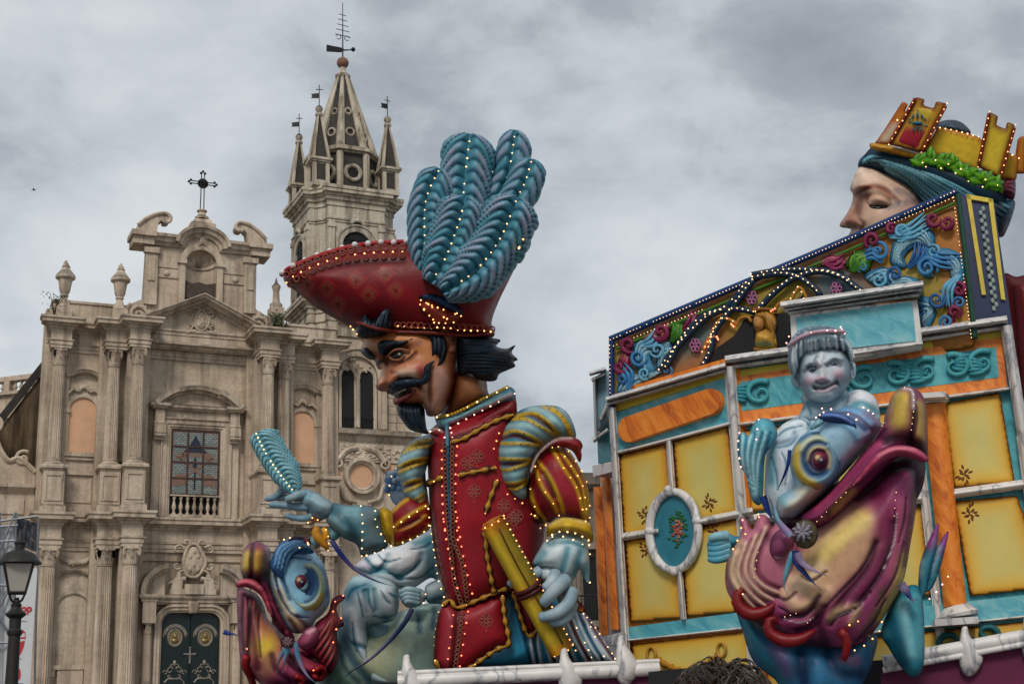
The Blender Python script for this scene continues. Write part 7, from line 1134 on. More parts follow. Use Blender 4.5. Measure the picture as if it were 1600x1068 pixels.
for x, y in ((440, 665), (475, 910)): p = Z2(x, y)[0]; sprig(FMm, p[0], p[1], 16, x)
p = (1186, 810); wp(WM, [(1186, 975), (1640, 925), (1644, 957), (1190, 1003)], .002, .07, 'teal_band', M_TEALP); bar_(WM, (1188, 1006), (1645, 958), 5, .0, .14); ypanel(FMm, [(1194, 1012), (1640, 966), (1650, 1060), (1200, 1090)])
def column_(F_, a, b, r, mat, name, parent=None):
    m = MB(); a, b = np.array(a + (r * .6,)), np.array(b + (r * .6,)); t = np.linspace(0, 1, 9); m.tube(a + (b - a) * t[:, None], r, 20, True); return F_.build(m, name, mat, parent, True, 50)
col_ = column_(FMm, Z2(240, 228)[0], Z3(395, 548)[0], 18, M_ORG, 'orange_column')
for nm, pts, rs_ in (('column_capital', [Z2(240, 165)[0], Z2(240, 180)[0], Z2(240, 200)[0], Z2(242, 222)[0]], [24, 21, 24, 19]), ('column_base', [Z3(398, 545)[0], Z3(405, 575)[0], Z3(412, 600)[0], Z3(415, 620)[0]], [19, 26, 33, 30])):
    m = MB(); m.tube([p + (11,) for p in pts], rs_, 20); FMm.build(m, nm, M_MARB, col_, True, 50)
wp(WM, Z2(135, 140, 318, 128, 322, 160, 150, 172), .0, .5, 'column_abacus', M_MARB, col_); wp(WM, Z3(258, 632, 550, 612, 558, 658, 264, 678), .0, .55, 'column_plinth', M_MARB, col_)
for cx_, cy_, sg in ((1486, 1002, 1), (1540, 990, -1)):
    t = np.linspace(0, 1, 30); FMm.cord([(cx_ + sg * (26 * (1 - q) + 2) * math.cos(q * 8 + .5), cy_ + (18 * (1 - q) + 2) * math.sin(q * 8 + .5), 8) for q in t], [7, 6, 5, 3], '1f666c', 'carved_scroll')
# raised tablet above the middle face
wp(WM, Z6(105, 612, 712, 545, 738, 762, 120, 870), .1, .36, 'tablet', M_MARB); wp(WM, Z6(132, 628, 688, 552, 706, 738, 150, 800), .36, .38, 'tablet_field', M_TEALP); bar_(WM, Z6(60, 572)[0], Z6(742, 470)[0], 12, .1, .62); bar_(WM, Z6(78, 590)[0], Z6(736, 490)[0], 10, .1, .5); bar_(WM, Z6(96, 606)[0], Z6(722, 520)[0], 8, .1, .44)
bar_(WM, Z6(410, 800)[0], Z6(738, 752)[0], 7, .1, .44)
# ---- far wing on the left: marble bracket, orange drapes
WF = Wall((950, 800), 20.0, -62.0)
wp(WF, ZL(58, 330, 92, 300, 135, 1062, 70, 1062), -.8, -.1, 'wing_wall', M_MARB)
for q in (ZL(44, 425, 68, 418, 90, 905, 62, 912), ZL(66, 390, 96, 378, 128, 882, 94, 897)):
    a, b = (np.array(q[0]) + q[1]) / 2, (np.array(q[2]) + q[3]) / 2; FW = wfig(WF, .0); m = MB(); t = np.linspace(0, 1, 20); m.tube([tuple(a + (b - a) * s_) + (3,) for s_ in t], 6.2, 14, True); FW.build(m, 'orange_column', M_ORG, None, True, 50)
wp(WF, ZL(32, 352, 92, 338, 94, 372, 36, 388), -.4, .35, 'column_abacus', M_MARB); wp(WF, ZL(70, 912, 134, 896, 136, 938, 74, 942), -.4, .3, 'column_plinth', M_MARB); wp(WF, ZL(48, 250, 86, 215, 92, 335, 52, 345), -.4, .0, 'teal_band', M_TEALP); wp(WF, ZL(42, 60, 76, 38, 80, 190, 46, 240), -.5, .1, 'bracket_field', plain('pale_blue_paint', hx('8fb4c4'), .5)); 
for a, b, wd in ((ZL(22, 50)[0], ZL(78, 34)[0], 8), (ZL(30, 72)[0], ZL(76, 50)[0], 6), (ZL(34, 270)[0], ZL(84, 232)[0], 9), (ZL(40, 60)[0], ZL(46, 265)[0], 6), (ZL(60, 200)[0], ZL(82, 150)[0], 9)): bar_(WF, a, b, wd, -.5, .25)
# ---- fretwork front: sloping painted gable with scrolls, arches and lights
fr = thing('painted_gable', 'sloping painted float gable with blue scrolls, magenta curls and lit dark arches', 'stage front', WP.world(0, 0, 0)); 
FP = Fig(1131, 500, 18.1, WP, 0.0); FP.root = fr
gpoly = [(956, 640), (956, 531), (1176, 440), (1300, 388), (1420, 335), (1492, 302), (1500, 320), (1524, 540)]
o = FP.puff(resample(np.array(gpoly, float), 8, True), 3, -6, 'a86a2a', [S([(960, 590)], 40, 0, 'a89a30', .8), S([(1000, 560), (1090, 520)], 30, 0, '2f7f8a', .7), S([(1160, 500), (1240, 450)], 30, 0, '9a9a3a', .7), S([(1300, 440), (1340, 470)], 34, 0, '2f7080', .8), S([(1420, 420), (1480, 480)], 40, 0, 'a8a24a', .7), S([(1500, 500), (1480, 350)], 20, 0, 'b87a34', .7)], sp=7, raw=True, R=8); FP.build(o, 'painted_board', M_PAINT)
wp2 = lambda pts, z0, z1, name, mat, sm=False: FP.build((lambda m: m.prism([(p[0], p[1]) for p in pts], z0, z1, 'z'))(MB()), name, mat, None, sm)
wp2(gpoly[:1] + [(955, 645), (1528, 560), (1500, 310), (1490, 305)] , -30, -8, 'backing', M_BLUE) if False else None
FP.cord([(957, 640, 4), (957, 531, 4)], 4.2, '16366a', 'blue_border'); FP.cord([(955, 531, 4), (1176, 438, 4), (1300, 386, 4), (1420, 333, 4), (1495, 300, 4)], 5.5, '163f72', 'blue_border'); FP.cord([(964, 545, 2), (1176, 455, 2), (1300, 403, 2), (1492, 318, 2)], 2.5, '4a7a2a', 'green_border'); FP.cord([(1498, 305, 4), (1512, 420, 4), (1524, 530, 4)], 4.5, '1a4a3a', 'blue_border')
def volute(x, y, r, a0, turns, col, w=3.5, z=4, sx=1): 
    t = np.linspace(0, 1, 30); FP.cord([(x + sx * (r * (1 - .88 * q)) * math.cos(a0 + turns * 6.28 * q), y + (r * (1 - .88 * q)) * math.sin(a0 + turns * 6.28 * q), z + 4 * q) for q in t], [w * .5, w, w, w * .8, w * .6], col, 'scroll')
def leafs(x, y, x1, y1, n, spread, col, w=3.0, bend=10):
    d = np.array([x1 - x, y1 - y], float); nn = np.array([-d[1], d[0]]) / np.linalg.norm(d)
    for k in range(n): o_ = (k - (n - 1) / 2) * spread; p = np.array([x, y]) + nn * o_ * .25; e_ = np.array([x1, y1]) + nn * o_; mm = (p + e_) / 2 + nn * bend * (1 if k % 2 else .6); FP.cord([(p[0], p[1], 4), (mm[0], mm[1], 9), (e_[0], e_[1], 5)], [w * .5, w, w * .35], col, 'acanthus_leaf')
BL = ('3f7fae', '2a5f94', '6aa8c4')
for i, (x, y, r, a0, tn, cl, w) in enumerate(((1000, 560, 22, 0, 1.6, 0, 5), (1030, 548, 20, 3, -1.5, 2, 4.5), (975, 592, 18, 4, 1.4, 1, 4.5), (1010, 585, 16, 1, 1.5, 2, 4), (1045, 580, 15, 2, -1.5, 0, 4), (1375, 395, 26, 3.4, 1.6, 0, 6), (1410, 365, 24, 2, -1.5, 2, 6), (1450, 420, 28, .5, -1.7, 0, 7), (1400, 430, 20, 2, 1.6, 1, 5), (1375, 440, 22, 4, 1.5, 2, 5), (1465, 470, 24, 5, 1.6, 1, 6), (1430, 455, 18, 1, -1.5, 2, 5), (1500, 475, 16, 3, 1.4, 0, 4.5), (1460, 395, 18, 4, 1.5, 2, 4.5), (1480, 505, 18, 2, 1.5, 0, 5), (1350, 420, 14, 2, 1.5, 0, 4), (1440, 485, 14, 0, 1.5, 1, 4))): volute(x, y, r * .62, a0, tn, BL[cl], w * .55, 7)
for x, y, x1, y1, n, cl in ((1000, 540, 1030, 520, 4, 2), (1390, 370, 1450, 345, 6, 2), (1440, 390, 1500, 410, 6, 0), (1500, 430, 1480, 480, 5, 2), (1380, 410, 1350, 400, 5, 0), (985, 610, 970, 570, 4, 0), (1420, 420, 1440, 380, 5, 1)): leafs(x, y, x1, y1, n, 5, BL[cl])
for x, y, r, a0, tn, sx in ((985, 540, 13, 1, 1.3, 1), (1035, 520, 15, 3, -1.3, 1), (1460, 345, 12, 0, 1.4, 1), (1482, 350, 11, 3, -1.4, 1), (1365, 378, 13, 2, 1.4, 1), (1395, 360, 9, 4, 1.3, -1), (1500, 455, 12, 4, 1.3, 1), (1492, 490, 11, 1, -1.3, 1), (972, 575, 10, 0, 1.3, 1)): volute(x, y, r, a0, tn, '7a1f48', 4.2, 7, sx)
for x, y, x1, y1, n in ((1065, 520, 1090, 492, 5), (1290, 412, 1320, 408, 5)): leafs(x, y, x1, y1, n, 5, '8a2a58')
for x, y, x1, y1, n in ((1050, 535, 1060, 505, 5), (1330, 425, 1345, 398, 6)): leafs(x, y, x1, y1, n, 4, '3f7a24')
for out, A_, B_, n in ((Z6(580, 335, 600, 270, 660, 215, 740, 190, 792, 230, 796, 292, 770, 312, 740, 285, 690, 300, 652, 340, 662, 385, 620, 395, 585, 370), Z6(590, 360, 620, 270, 740, 205, 790, 290), Z6(650, 380, 640, 330, 700, 280, 765, 300), 9), (Z6(728, 400, 742, 340, 800, 300, 880, 305, 932, 352, 942, 430, 912, 512, 862, 562, 830, 545, 872, 480, 860, 400, 812, 362, 782, 392, 792, 432, 750, 442), Z6(740, 420, 800, 315, 920, 370, 860, 550), Z6(790, 430, 810, 360, 870, 420, 840, 540), 9), (Z6(456, 432, 500, 400, 560, 388, 622, 420, 642, 472, 600, 492, 520, 482), Z6(465, 435, 560, 395, 630, 470), Z6(510, 475, 570, 450, 600, 488), 7), (Z6(715, 540, 760, 528, 802, 570, 792, 642, 752, 682, 718, 640), Z6(725, 545, 795, 580, 750, 675), Z6(725, 630, 750, 610, 740, 660), 6), (Z6(560, 480, 600, 440, 660, 430, 720, 450, 730, 500, 640, 510), Z6(570, 480, 650, 435, 725, 480), Z6(590, 500, 660, 480, 720, 500), 6), (Z5(180, 705, 200, 660, 240, 640, 320, 650, 402, 650, 422, 690, 382, 722, 340, 700, 300, 760, 322, 832, 280, 862, 220, 832, 190, 780), Z5(190, 720, 240, 650, 410, 660), Z5(270, 850, 270, 740, 390, 715), 8), (Z5(90, 962, 110, 880, 160, 850, 232, 860, 330, 832, 352, 852, 260, 902, 150, 962), Z5(95, 950, 160, 860, 340, 840), Z5(150, 955, 240, 900, 345, 850), 6), (Z5(325, 760, 350, 700, 400, 680, 430, 710, 400, 780, 360, 850, 330, 840), Z5(335, 830, 350, 710, 420, 700), Z5(360, 845, 390, 780, 425, 712), 6)):
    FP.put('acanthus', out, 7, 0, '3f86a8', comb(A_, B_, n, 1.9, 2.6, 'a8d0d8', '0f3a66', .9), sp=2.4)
for out, A_, B_, cl, hi in ((Z6(600, 225, 640, 190, 720, 170, 700, 200, 640, 220, 610, 250), Z6(610, 240, 650, 195, 715, 175), Z6(615, 245, 650, 215, 710, 195), '7a1f3c', 'c05a78'), (Z6(245, 365, 300, 330, 350, 335, 375, 370, 330, 392, 270, 385), Z6(250, 368, 300, 340, 370, 360), Z6(275, 385, 320, 380, 372, 372), '8a2442', 'd07a90'), (Z6(370, 390, 390, 340, 430, 310, 480, 320, 500, 360, 470, 420, 420, 400), Z6(380, 395, 400, 330, 490, 340), Z6(440, 410, 460, 370, 495, 360), '2f6a1c', '86b83a'), (Z5(405, 640, 420, 580, 450, 545, 490, 560, 500, 600, 460, 650, 430, 680), Z5(415, 640, 440, 560, 490, 570), Z5(435, 670, 460, 610, 498, 595), '2f6a1c', '86b83a'), (Z5(230, 640, 300, 600, 380, 550, 410, 570, 380, 640, 320, 665), Z5(240, 640, 330, 590, 400, 560), Z5(310, 660, 370, 630, 405, 580), '8a2436', 'd06a6a'), (Z5(500, 590, 540, 510, 600, 470, 590, 500, 550, 560, 520, 600), Z5(510, 580, 545, 515, 595, 475), Z5(520, 590, 555, 550, 595, 490), '7a1f48', 'c05a88'), (Z6(850, 660, 870, 560, 920, 480, 945, 430, 950, 520, 900, 580, 890, 660), Z6(860, 650, 880, 560, 945, 450), Z6(880, 655, 900, 580, 945, 500), '7a1230', 'b8486a'), (Z5(100, 790, 120, 740, 150, 680, 178, 690, 170, 750, 180, 830, 140, 810), Z5(110, 785, 140, 700, 170, 690), Z5(150, 800, 165, 760, 172, 700), '8a1f38', 'c8607a')):
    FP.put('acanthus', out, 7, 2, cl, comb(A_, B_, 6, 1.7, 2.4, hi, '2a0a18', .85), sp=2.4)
# arches
ARC = [[(1035, 580), (1060, 545), (1105, 500), (1140, 480), (1170, 445)], [(1090, 590), (1112, 555), (1120, 520), (1150, 480), (1180, 440)], [(1178, 432), (1215, 426), (1260, 424), (1310, 432), (1345, 455), (1370, 470)], [(1180, 436), (1220, 430), (1250, 435), (1275, 452), (1285, 465)], [(1185, 490), (1210, 462), (1245, 436), (1290, 426), (1330, 440)], [(1045, 575), (1070, 530), (1105, 495), (1150, 485), (1182, 490)]]
for a in ARC: FP.cord([p + (10,) for p in a], 5.0, '16324a', 'arch_rib')
wp2([(1108, 580), (1122, 545), (1150, 525), (1165, 500), (1185, 492), (1235, 490), (1240, 545), (1240, 560)], -2, 7, 'dark_opening', M_BLK)
wp2([(1242, 478), (1256, 462), (1266, 478), (1262, 490), (1244, 490)], -2, 7, 'dark_opening', M_BLK)
for a in ([(1112, 545), (1118, 520), (1132, 500), (1150, 505), (1154, 510)], [(1154, 512), (1160, 500), (1172, 498), (1178, 506)], [(1240, 470), (1252, 452), (1262, 465), (1264, 480)], [(1212, 490), (1220, 478), (1234, 470)], [(1104, 550), (1110, 532), (1122, 528)]): FP.cord([p + (12,) for p in a], 2.6, 'a8742c', 'cusp')
for x, y in ((1176, 466), (1088, 540), (1308, 452)):
    m = MB()
    for k in range(6): m.tube([(x + 5 * math.cos(k * 1.05) + 3.5 * math.cos(q), y + 6.5 * math.sin(k * 1.05) + 4 * math.sin(q), 5) for q in np.linspace(0, 6.3, 10)], 1.3, 5, False, hx('a86a90'))
    m.ball((x, y, 3), 6, 8, 6, col=hx('141a44'), sc=(1, 1.2, .5)); FP.build(m, 'quatrefoil', M_PAINT)
FP.bulbs([[p + (16,) for p in a] for a in ARC] + [[p + (16,) for p in [(1112, 545), (1118, 520), (1132, 500), (1150, 505)]], [p + (16,) for p in [(1240, 470), (1252, 452), (1264, 480)]]], B_WHITE, 'light_string', 1.45, 8)
FP.bulbs([[(958, 533, 12), (1176, 441, 12), (1300, 389, 12), (1420, 336, 12), (1493, 303, 12)], [(962, 542, 9), (1100, 486, 9)], [(1400, 350, 9), (1490, 312, 9)], [(1492, 312, 12), (1506, 420, 12), (1520, 530, 12)], [(956, 535, 10), (957, 615, 10)]], B_WHITE, 'light_string', .95, 5.5)
FP.bulbs([[(1103, 553, 18), (1116, 530, 18)], [(1126, 530, 18), (1128, 534, 18)], [(1148, 510, 18), (1152, 514, 18)], [(1210, 490, 18), (1216, 486, 18)]], B_RED, 'light_string', 2.2, 6)
# right-hand end tower of the front
WT = Wall((1540, 450), 17.3, -12.4); tw_ = thing('blue_end_post', 'dark blue float end post with yellow framed panel and leaf stencil', 'float post', WT.world(0, 0, 0))
def wt(pts, w0, w1, name, mat): q = [WT.uz(p[0], p[1], w1) for p in pts]; o = np.array(tw_.location); v = [WT.world(u, w, z) - o for w in (w1, w0) for u, z in q]; n = len(q); m = MB(); m.add(v, [tuple(range(n)), tuple(range(2 * n - 1, n - 1, -1))] + [(i, (i + 1) % n, n + (i + 1) % n, n + i) for i in range(n)]); return m.build(name, mat, tw_, False)
wt(Z6(905, 45, 1075, 65, 1150, 560) + [(1600, 640), (1640, 830), (1660, 1070), (1570, 1070), (1545, 700), (1522, 505)], -.7, -.02, 'post', M_BLUE)
for q in (Z6(945, 40, 965, 42, 1040, 520, 1020, 520), Z6(1050, 58, 1072, 62, 1132, 545, 1112, 540), Z6(945, 40, 1072, 62, 1072, 82, 950, 62)): wt(q, -.02, .02, 'yellow_frame', M_YEL)
m = MB(); 
for k in range(26): p = Z6(1020 + k * 2.6, 110 + k * 19)[0]; q = WT.uz(p[0], p[1], .0); w_ = WT.world(q[0], .0, q[1]) - np.array(tw_.location); m.ball(w_ + np.array([.02 * (-1) ** k, -.0, 0]), .03, 6, 4, sc=(.9, .3, 1.3))
stuff(m.build('leaf_stencil', plain('grey_leaf_paint', hx('8a9a90'), .6), tw_))
# caryatid bust
cb = FP.W([(1197, 548, 14)])[0]; car = thing('caryatid_bust', 'small gilded woman bust with flowing hair under the lit arch', 'bust', cb); k0 = FP.root; FP.root = car; Zc = Z5
FP.put('torso', Zc(945, 600, 1000, 600, 1040, 630, 1055, 690, 1040, 715, 950, 715, 930, 690, 935, 640), 7, 16, 'b5862f', [S(Zc(965, 650), 5, 4, 'd8a850', .8), S(Zc(1005, 660), 5, 4, 'd8a850', .8), S(Zc(940, 690, 1030, 690), 3, 0, '2f6a5a', .7)], sp=2)
FP.put('hair', Zc(925, 560, 930, 515, 980, 495, 1040, 510, 1060, 560, 1050, 620, 1065, 700, 1030, 690, 1020, 620, 990, 600, 975, 550, 945, 540), 9, 14, 'a0701f', comb(Zc(940, 520, 1000, 540, 1020, 690), Zc(1000, 500, 1050, 560, 1055, 690), 6, 1.6, 2, 'd0a050', '5a2a10', .8), sp=2)
FP.put('head', Zc(928, 545, 950, 530, 985, 545, 995, 585, 975, 615, 950, 618, 935, 595), 9, 22, 'c08a48', [S(Zc(940, 560, 955, 558), 1.2, -1, '4a2410', .9), S(Zc(950, 600, 965, 600), 1.2, 0, '7a2a1c', .9), S(Zc(945, 560, 938, 585), 1.2, 2, 'd8a868', .8)], sp=1.6); FP.cord([p + (14,) for p in Zc(915, 490, 980, 480, 1060, 490)], 3, '8a5a1c', 'capital'); FP.cord([p + (14,) for p in Zc(925, 718, 990, 722, 1060, 715)], 3, '9a6a20', 'plinth'); FP.root = k0
# ---- giant woman's head behind the gable
GH = Fig(1450, 290, 20.6); gh = thing('giant_head_figure', 'giant pale woman\'s head with blue hair and a walled city crown above the gable', 'carnival figure', GH.W([(1450, 560, 0)])[0]); GH.root = gh
GH.put('neck', [(1400, 400), (1540, 380), (1560, 600), (1420, 600)], 50, -20, 'a87f66', [], sp=9)
GH.put('scalp', Z4(250, 500, 330, 392, 450, 398, 640, 415, 820, 470, 1000, 545, 1130, 620, 1150, 760, 1000, 800, 760, 700, 560, 620, 400, 560, 290, 530), 30, 2, '123a4e', [], sp=6)
face = GH.put('face', Z4(205, 600, 190, 655, 207, 685, 202, 740, 170, 805, 128, 868, 135, 890, 185, 898, 197, 908, 180, 945, 200, 990, 190, 1030, 230, 1100, 320, 1160, 560, 1160, 720, 1000, 700, 840, 640, 740, 560, 640, 420, 560, 320, 520, 245, 522), 58, 0, 'd8b49c', [S(Z4(240, 560, 330, 570), 18, 3, 'e8ccb8', .85), S(Z4(210, 690, 230, 760, 170, 850), 5, 7, 'b0785a', .85), S(Z4(230, 690, 330, 640, 420, 660, 500, 740), 3.5, -5, '5a3020', .9), S(Z4(215, 665, 260, 640, 360, 645, 450, 700), 3, 4, 'a86a50', .8), S(Z4(300, 700, 330, 720, 420, 750), 9, -6, '6a3826', .9), S(Z4(190, 850, 250, 860), 9, 6, 'a8705a', .8), S(Z4(260, 840, 285, 870, 270, 900), 3, -5, '5f3426', .8), S(Z4(190, 890, 235, 885), 3.5, -5, '3a1a14', .9), S(Z4(380, 860, 450, 850), 24, 3, 'e2c0ac', .85), S(Z4(520, 680, 600, 740), 12, 0, 'd0ac98', .7), S(Z4(440, 760, 620, 720), 6, 0, '5a6a7a', .5), S(Z4(560, 820, 640, 790), 14, 0, 'cf8a80', .6), S(Z4(260, 690, 250, 800), 7, -3, '6f4434', .8), S(Z4(480, 660, 560, 690), 5, 0, '4a5a6a', .5)], sp=3, R=50); FS = GH.surf[-1]
GH.put('eyelid', Z4(305, 735, 318, 700, 350, 680, 405, 692, 448, 735, 435, 757, 380, 755, 320, 752), 9, 0, 'd0a88e', [S(Z4(330, 715, 400, 720), 4, 1, 'c9a088', .8)], parent=face, sp=2, conform=FS); GH.put('eye', Z4(315, 750, 380, 754, 434, 757, 400, 768, 345, 768), 3, 1.5, '0a0707', [], parent=face, sp=1.6, conform=FS); GH.put('lip', Z4(180, 945, 230, 940, 270, 965, 220, 985, 198, 985), 5, 0, '9a4a48', [], parent=face, sp=2.4, conform=FS)
GH.put('hair', Z4(240, 522, 250, 470, 320, 420, 420, 430, 600, 470, 800, 540, 980, 620, 1080, 700, 1205, 720, 1195, 820, 1145, 940, 1105, 965, 1060, 1080, 800, 1080, 660, 800, 560, 655, 420, 570, 330, 508, 265, 520), 50, -6, '215a74', comb(Z4(262, 490, 340, 425, 480, 440, 640, 475, 780, 530, 920, 590, 1060, 660, 1190, 740), Z4(320, 505, 380, 540, 440, 560, 540, 640, 600, 720, 690, 810, 780, 930, 900, 1050), 24, 2.4, 4, '7cc0d0', '061a28', .95, .6) + [S(Z4(1100, 760, 1130, 920), 14, 0, '0f1c2a', .8)], sp=2.8)
GH.put('hair_crown', Z4(720, 250, 780, 222, 860, 225, 920, 265, 940, 310, 860, 330, 740, 300), 30, -40, '2c3d4c', comb(Z4(730, 250, 800, 235, 930, 300), Z4(730, 300, 800, 290, 920, 310), 7, 2, 2, '4a6070', '141d28', .7), sp=3.2)
GH.put('hair_side', Z4(1070, 640, 1120, 580, 1200, 570, 1215, 640, 1200, 720, 1130, 700, 1080, 720), 20, 0, '7a3048', comb(Z4(1080, 650, 1150, 600, 1210, 590), Z4(1090, 710, 1150, 670, 1210, 700), 7, 2, 3, 'b0607a', '3a1020', .8), sp=2.8)
crown = GH.put('crown_band', Z4(318, 400, 325, 372, 440, 388, 620, 435, 800, 480, 1000, 560, 1120, 620, 1110, 660, 980, 600, 800, 530, 600, 480, 430, 435, 335, 415), 30, 22, 'd49a26', [S(Z4(330, 385, 620, 445, 1000, 575), 2, 2, 'c99a34', .8)], sp=3)
def slab(pts, z0, z1, name, col, edge='a04818', er=5): P_ = resample(np.array(pts, float), 3.2, True); o = GH.puff(P_, 1.5, z1, col, [], sp=4, raw=True, R=3, sm=1, edge=(edge, er, .95), back=(z1 - z0) / 1.5); return GH.build(o, name, M_PAINT, crown)
slab(Z4(345, 375, 440, 240, 520, 240, 440, 385), 10, 18, 'crown_wall', 'd8c8b0'); slab(Z4(355, 365, 515, 115, 552, 130, 530, 175, 545, 200, 470, 330, 440, 370), 2, 10, 'crown_tower', 'c88a2c')
slab(Z4(640, 425, 735, 270, 985, 335, 1040, 400, 975, 545, 800, 470), 14, 24, 'crown_wall', 'e6c43c'); slab(Z4(1110, 590, 1150, 420, 1230, 460, 1215, 600), 4, 14, 'crown_wall', 'd0a830'); slab(Z4(1195, 560, 1225, 345, 1255, 325, 1285, 335, 1270, 560), -6, 4, 'crown_tower', 'c88a2c')
T1 = Z4(435, 385, 600, 95, 655, 110, 642, 145, 707, 165, 722, 120, 788, 135, 632, 432); T2 = Z4(975, 520, 1045, 185, 1100, 212, 1086, 265, 1142, 290, 1152, 245, 1202, 265, 1108, 592)
for T_, cl in ((T1, 'e2ac38'), (T2, 'e2c63c')): slab(T_, 22, 40, 'crown_tower', cl, '6a1f12', 7)
o = GH.put('crown_field', resample(Z4(475, 372, 605, 150, 640, 158, 720, 182, 612, 412), 3, True), 2, 41, 'a8263a', [S(Z4(590, 180, 680, 200), 11, 0, 'd0b840', .95), S(Z4(560, 245, 650, 262), 9, 0, 'cfae3c', .85), S(Z4(540, 245, 690, 278), 1.4, 1, '1f5a70', .9, False)], parent=crown, sp=2.2, R=4, raw=True); None
m = MB(); ctr = np.array(Z4(605, 255)[0])
for dx, dy, a, l in ((0, -10, 1.57, 9), (-6, -9, 1.9, 7), (6, -9, 1.2, 7), (-10, -5, 2.3, 6), (10, -5, .8, 6), (0, 6, 1.57, 8), (-5, 9, 1.1, 6), (5, 9, 2.0, 6), (0, -17, 1.57, 4), (0, 0, 0, 14)): m.ball((ctr[0] + dx * 1.15 + 1, ctr[1] + dy * 1.15, 45), l * .62, 8, 5, col=hx('2a6a80'), sc=(1, .34, .3), rot=[[math.cos(a), -math.sin(a), 0], [math.sin(a), math.cos(a), 0], [0, 0, 1]])
GH.build(m, 'eagle_emblem', M_PAINT, crown)
for T_ in (T1, T2):
    for i, j in ((0, 1), (6, 7)): a, b = np.array(T_[i]), np.array(T_[j]); GH.cord([tuple(a + (b - a) * t) + (43,) for t in (0.05, .5, .97)], 2.6, '8a3a1c', 'crenel_trim', parent=crown)
GH.bulbs([Z4(450, 240, 480, 232, 520, 240), Z4(745, 280, 850, 300, 980, 335), Z4(1150, 425, 1230, 465)], B_WHITE, 'light_string', 1.7, 7, crown, 3); GH.bulbs([[p + (47,) for p in (T1[0], T1[1])], [p + (47,) for p in (T1[6], T1[7])], [p + (47,) for p in (T2[0], T2[1])], [p + (47,) for p in (T2[6], T2[7])]], B_WARM, 'light_string', 1.3, 9, crown)
for k in range(66):
    t = k / 65; x, y = np.array(spline(Z4(610, 480, 720, 480, 860, 540, 980, 590, 1090, 640), 66)[k]) + rng.normal(0, 3.5, 2); a = .35 + rng.normal(0, .7) + (1.2 if k % 3 == 0 else -.5); m = MB(); l = 13; n_ = 7; q = np.linspace(0, 1, n_); wd = 5.4 * np.sin(q * math.pi) ** .8; G = []
    for i in range(n_): c_ = np.array([x + (q[i] - .3) * 2 * l * math.cos(a), y - (q[i] - .3) * 2 * l * math.sin(a) + rng.normal(0, .3)]); nn = np.array([math.sin(a), math.cos(a)]); zz = 52 + 5 * math.sin(q[i] * 3.1) + (k % 4) * 2.5; G.append([tuple(c_ + nn * wd[i]) + (zz,), tuple(c_) + (zz + 2.2,), tuple(c_ - nn * wd[i]) + (zz,)])
    m.grid(np.array(G), False, False, np.tile(np.array([hx('2f7a16'), hx('74b422'), hx('1f5a10')]), (n_, 1, 1))); GH.build(m, 'laurel_leaf', M_PAINT, crown)
GH.bulbs([[tuple(p) + (66,) for p in spline(Z4(640, 495, 720, 480, 860, 530, 980, 580, 1090, 630), 10)], [tuple(p) + (66,) for p in spline(Z4(660, 520, 800, 540, 920, 610, 1000, 640), 9)]], B_WHITE, 'light_string', 1.5, 16, crown)
# ---- base of the float: deck, marbled rail with brackets, magenta skirt
def rail(F_, a, b, r, name='marble_rail', z=0.0): m = MB(); t = np.linspace(0, 1, 14); a, b = np.array(a, float), np.array(b, float); m.tube([tuple(a + (b - a) * q) + (z,) for q in t], r, 14, True); return F_.build(m, name, M_MARB, None, True, 60)
FB = Fig(800, 1050, 18.2); FB.root = fl; rail(FB, (622, 1064), (1030, 1044), 11, z=0); rail(FB, (622, 1051), (1030, 1032), 4, z=2)
FB2 = Fig(1500, 1000, 15.9); FB2.root = fl; rail(FB2, (1380, 1034), (1640, 986), 11); rail(FB2, (1380, 1046), (1640, 998), 5, z=6)
for F_, x, y in ((FB, 886, 1046), (FB, 975, 1026), (FB2, 1512, 1012), (FB, 640, 1056), (FB2, 1610, 990)):
    F_.put('rail_bracket', [(x - 10, y - 28), (x - 6, y - 34), (x, y - 33), (x + 3, y - 20), (x + 18, y + 2), (x + 24, y + 18), (x + 16, y + 34), (x + 4, y + 44), (x - 10, y + 36), (x - 14, y + 10)], 14, 4, 'b9b8bc', [S([(x - 2, y - 10), (x + 8, y + 14)], 5, 0, '7f90a4', .8)], sp=3.5, mat=M_MARB)
m = MB(); m.prism([(1376, 1048), (1650, 1000), (1650, 1260), (1376, 1260)], -10, -6, 'z'); FB2.build(m, 'magenta_skirt', M_MAG, None, False)
m = MB(); m.prism([(622, 1066), (1080, 1044), (1100, 1260), (622, 1260)], -10, -6, 'z'); FB.build(m, 'magenta_skirt', M_MAG, None, False)
dk = [np.array(q) for q in (FB.W([(380, 1075, -160)])[0], FB.W([(622, 1062, -10)])[0], FB.W([(1080, 1045, -10)])[0], FB2.W([(1640, 1000, -60)])[0])]; zd = dk[1][2]; m = MB(); ring_ = [(dk[0][0], dk[0][1]), (dk[1][0], dk[1][1]), (dk[2][0], dk[2][1]), (dk[3][0], dk[3][1]), (dk[3][0], 24), (dk[0][0], 24)]; m.prism([(p[0] - WM.O[0], p[1] - WM.O[1]) for p in ring_], .25, zd - .02, 'z'); m.build('deck', M_BLK, fl, False)
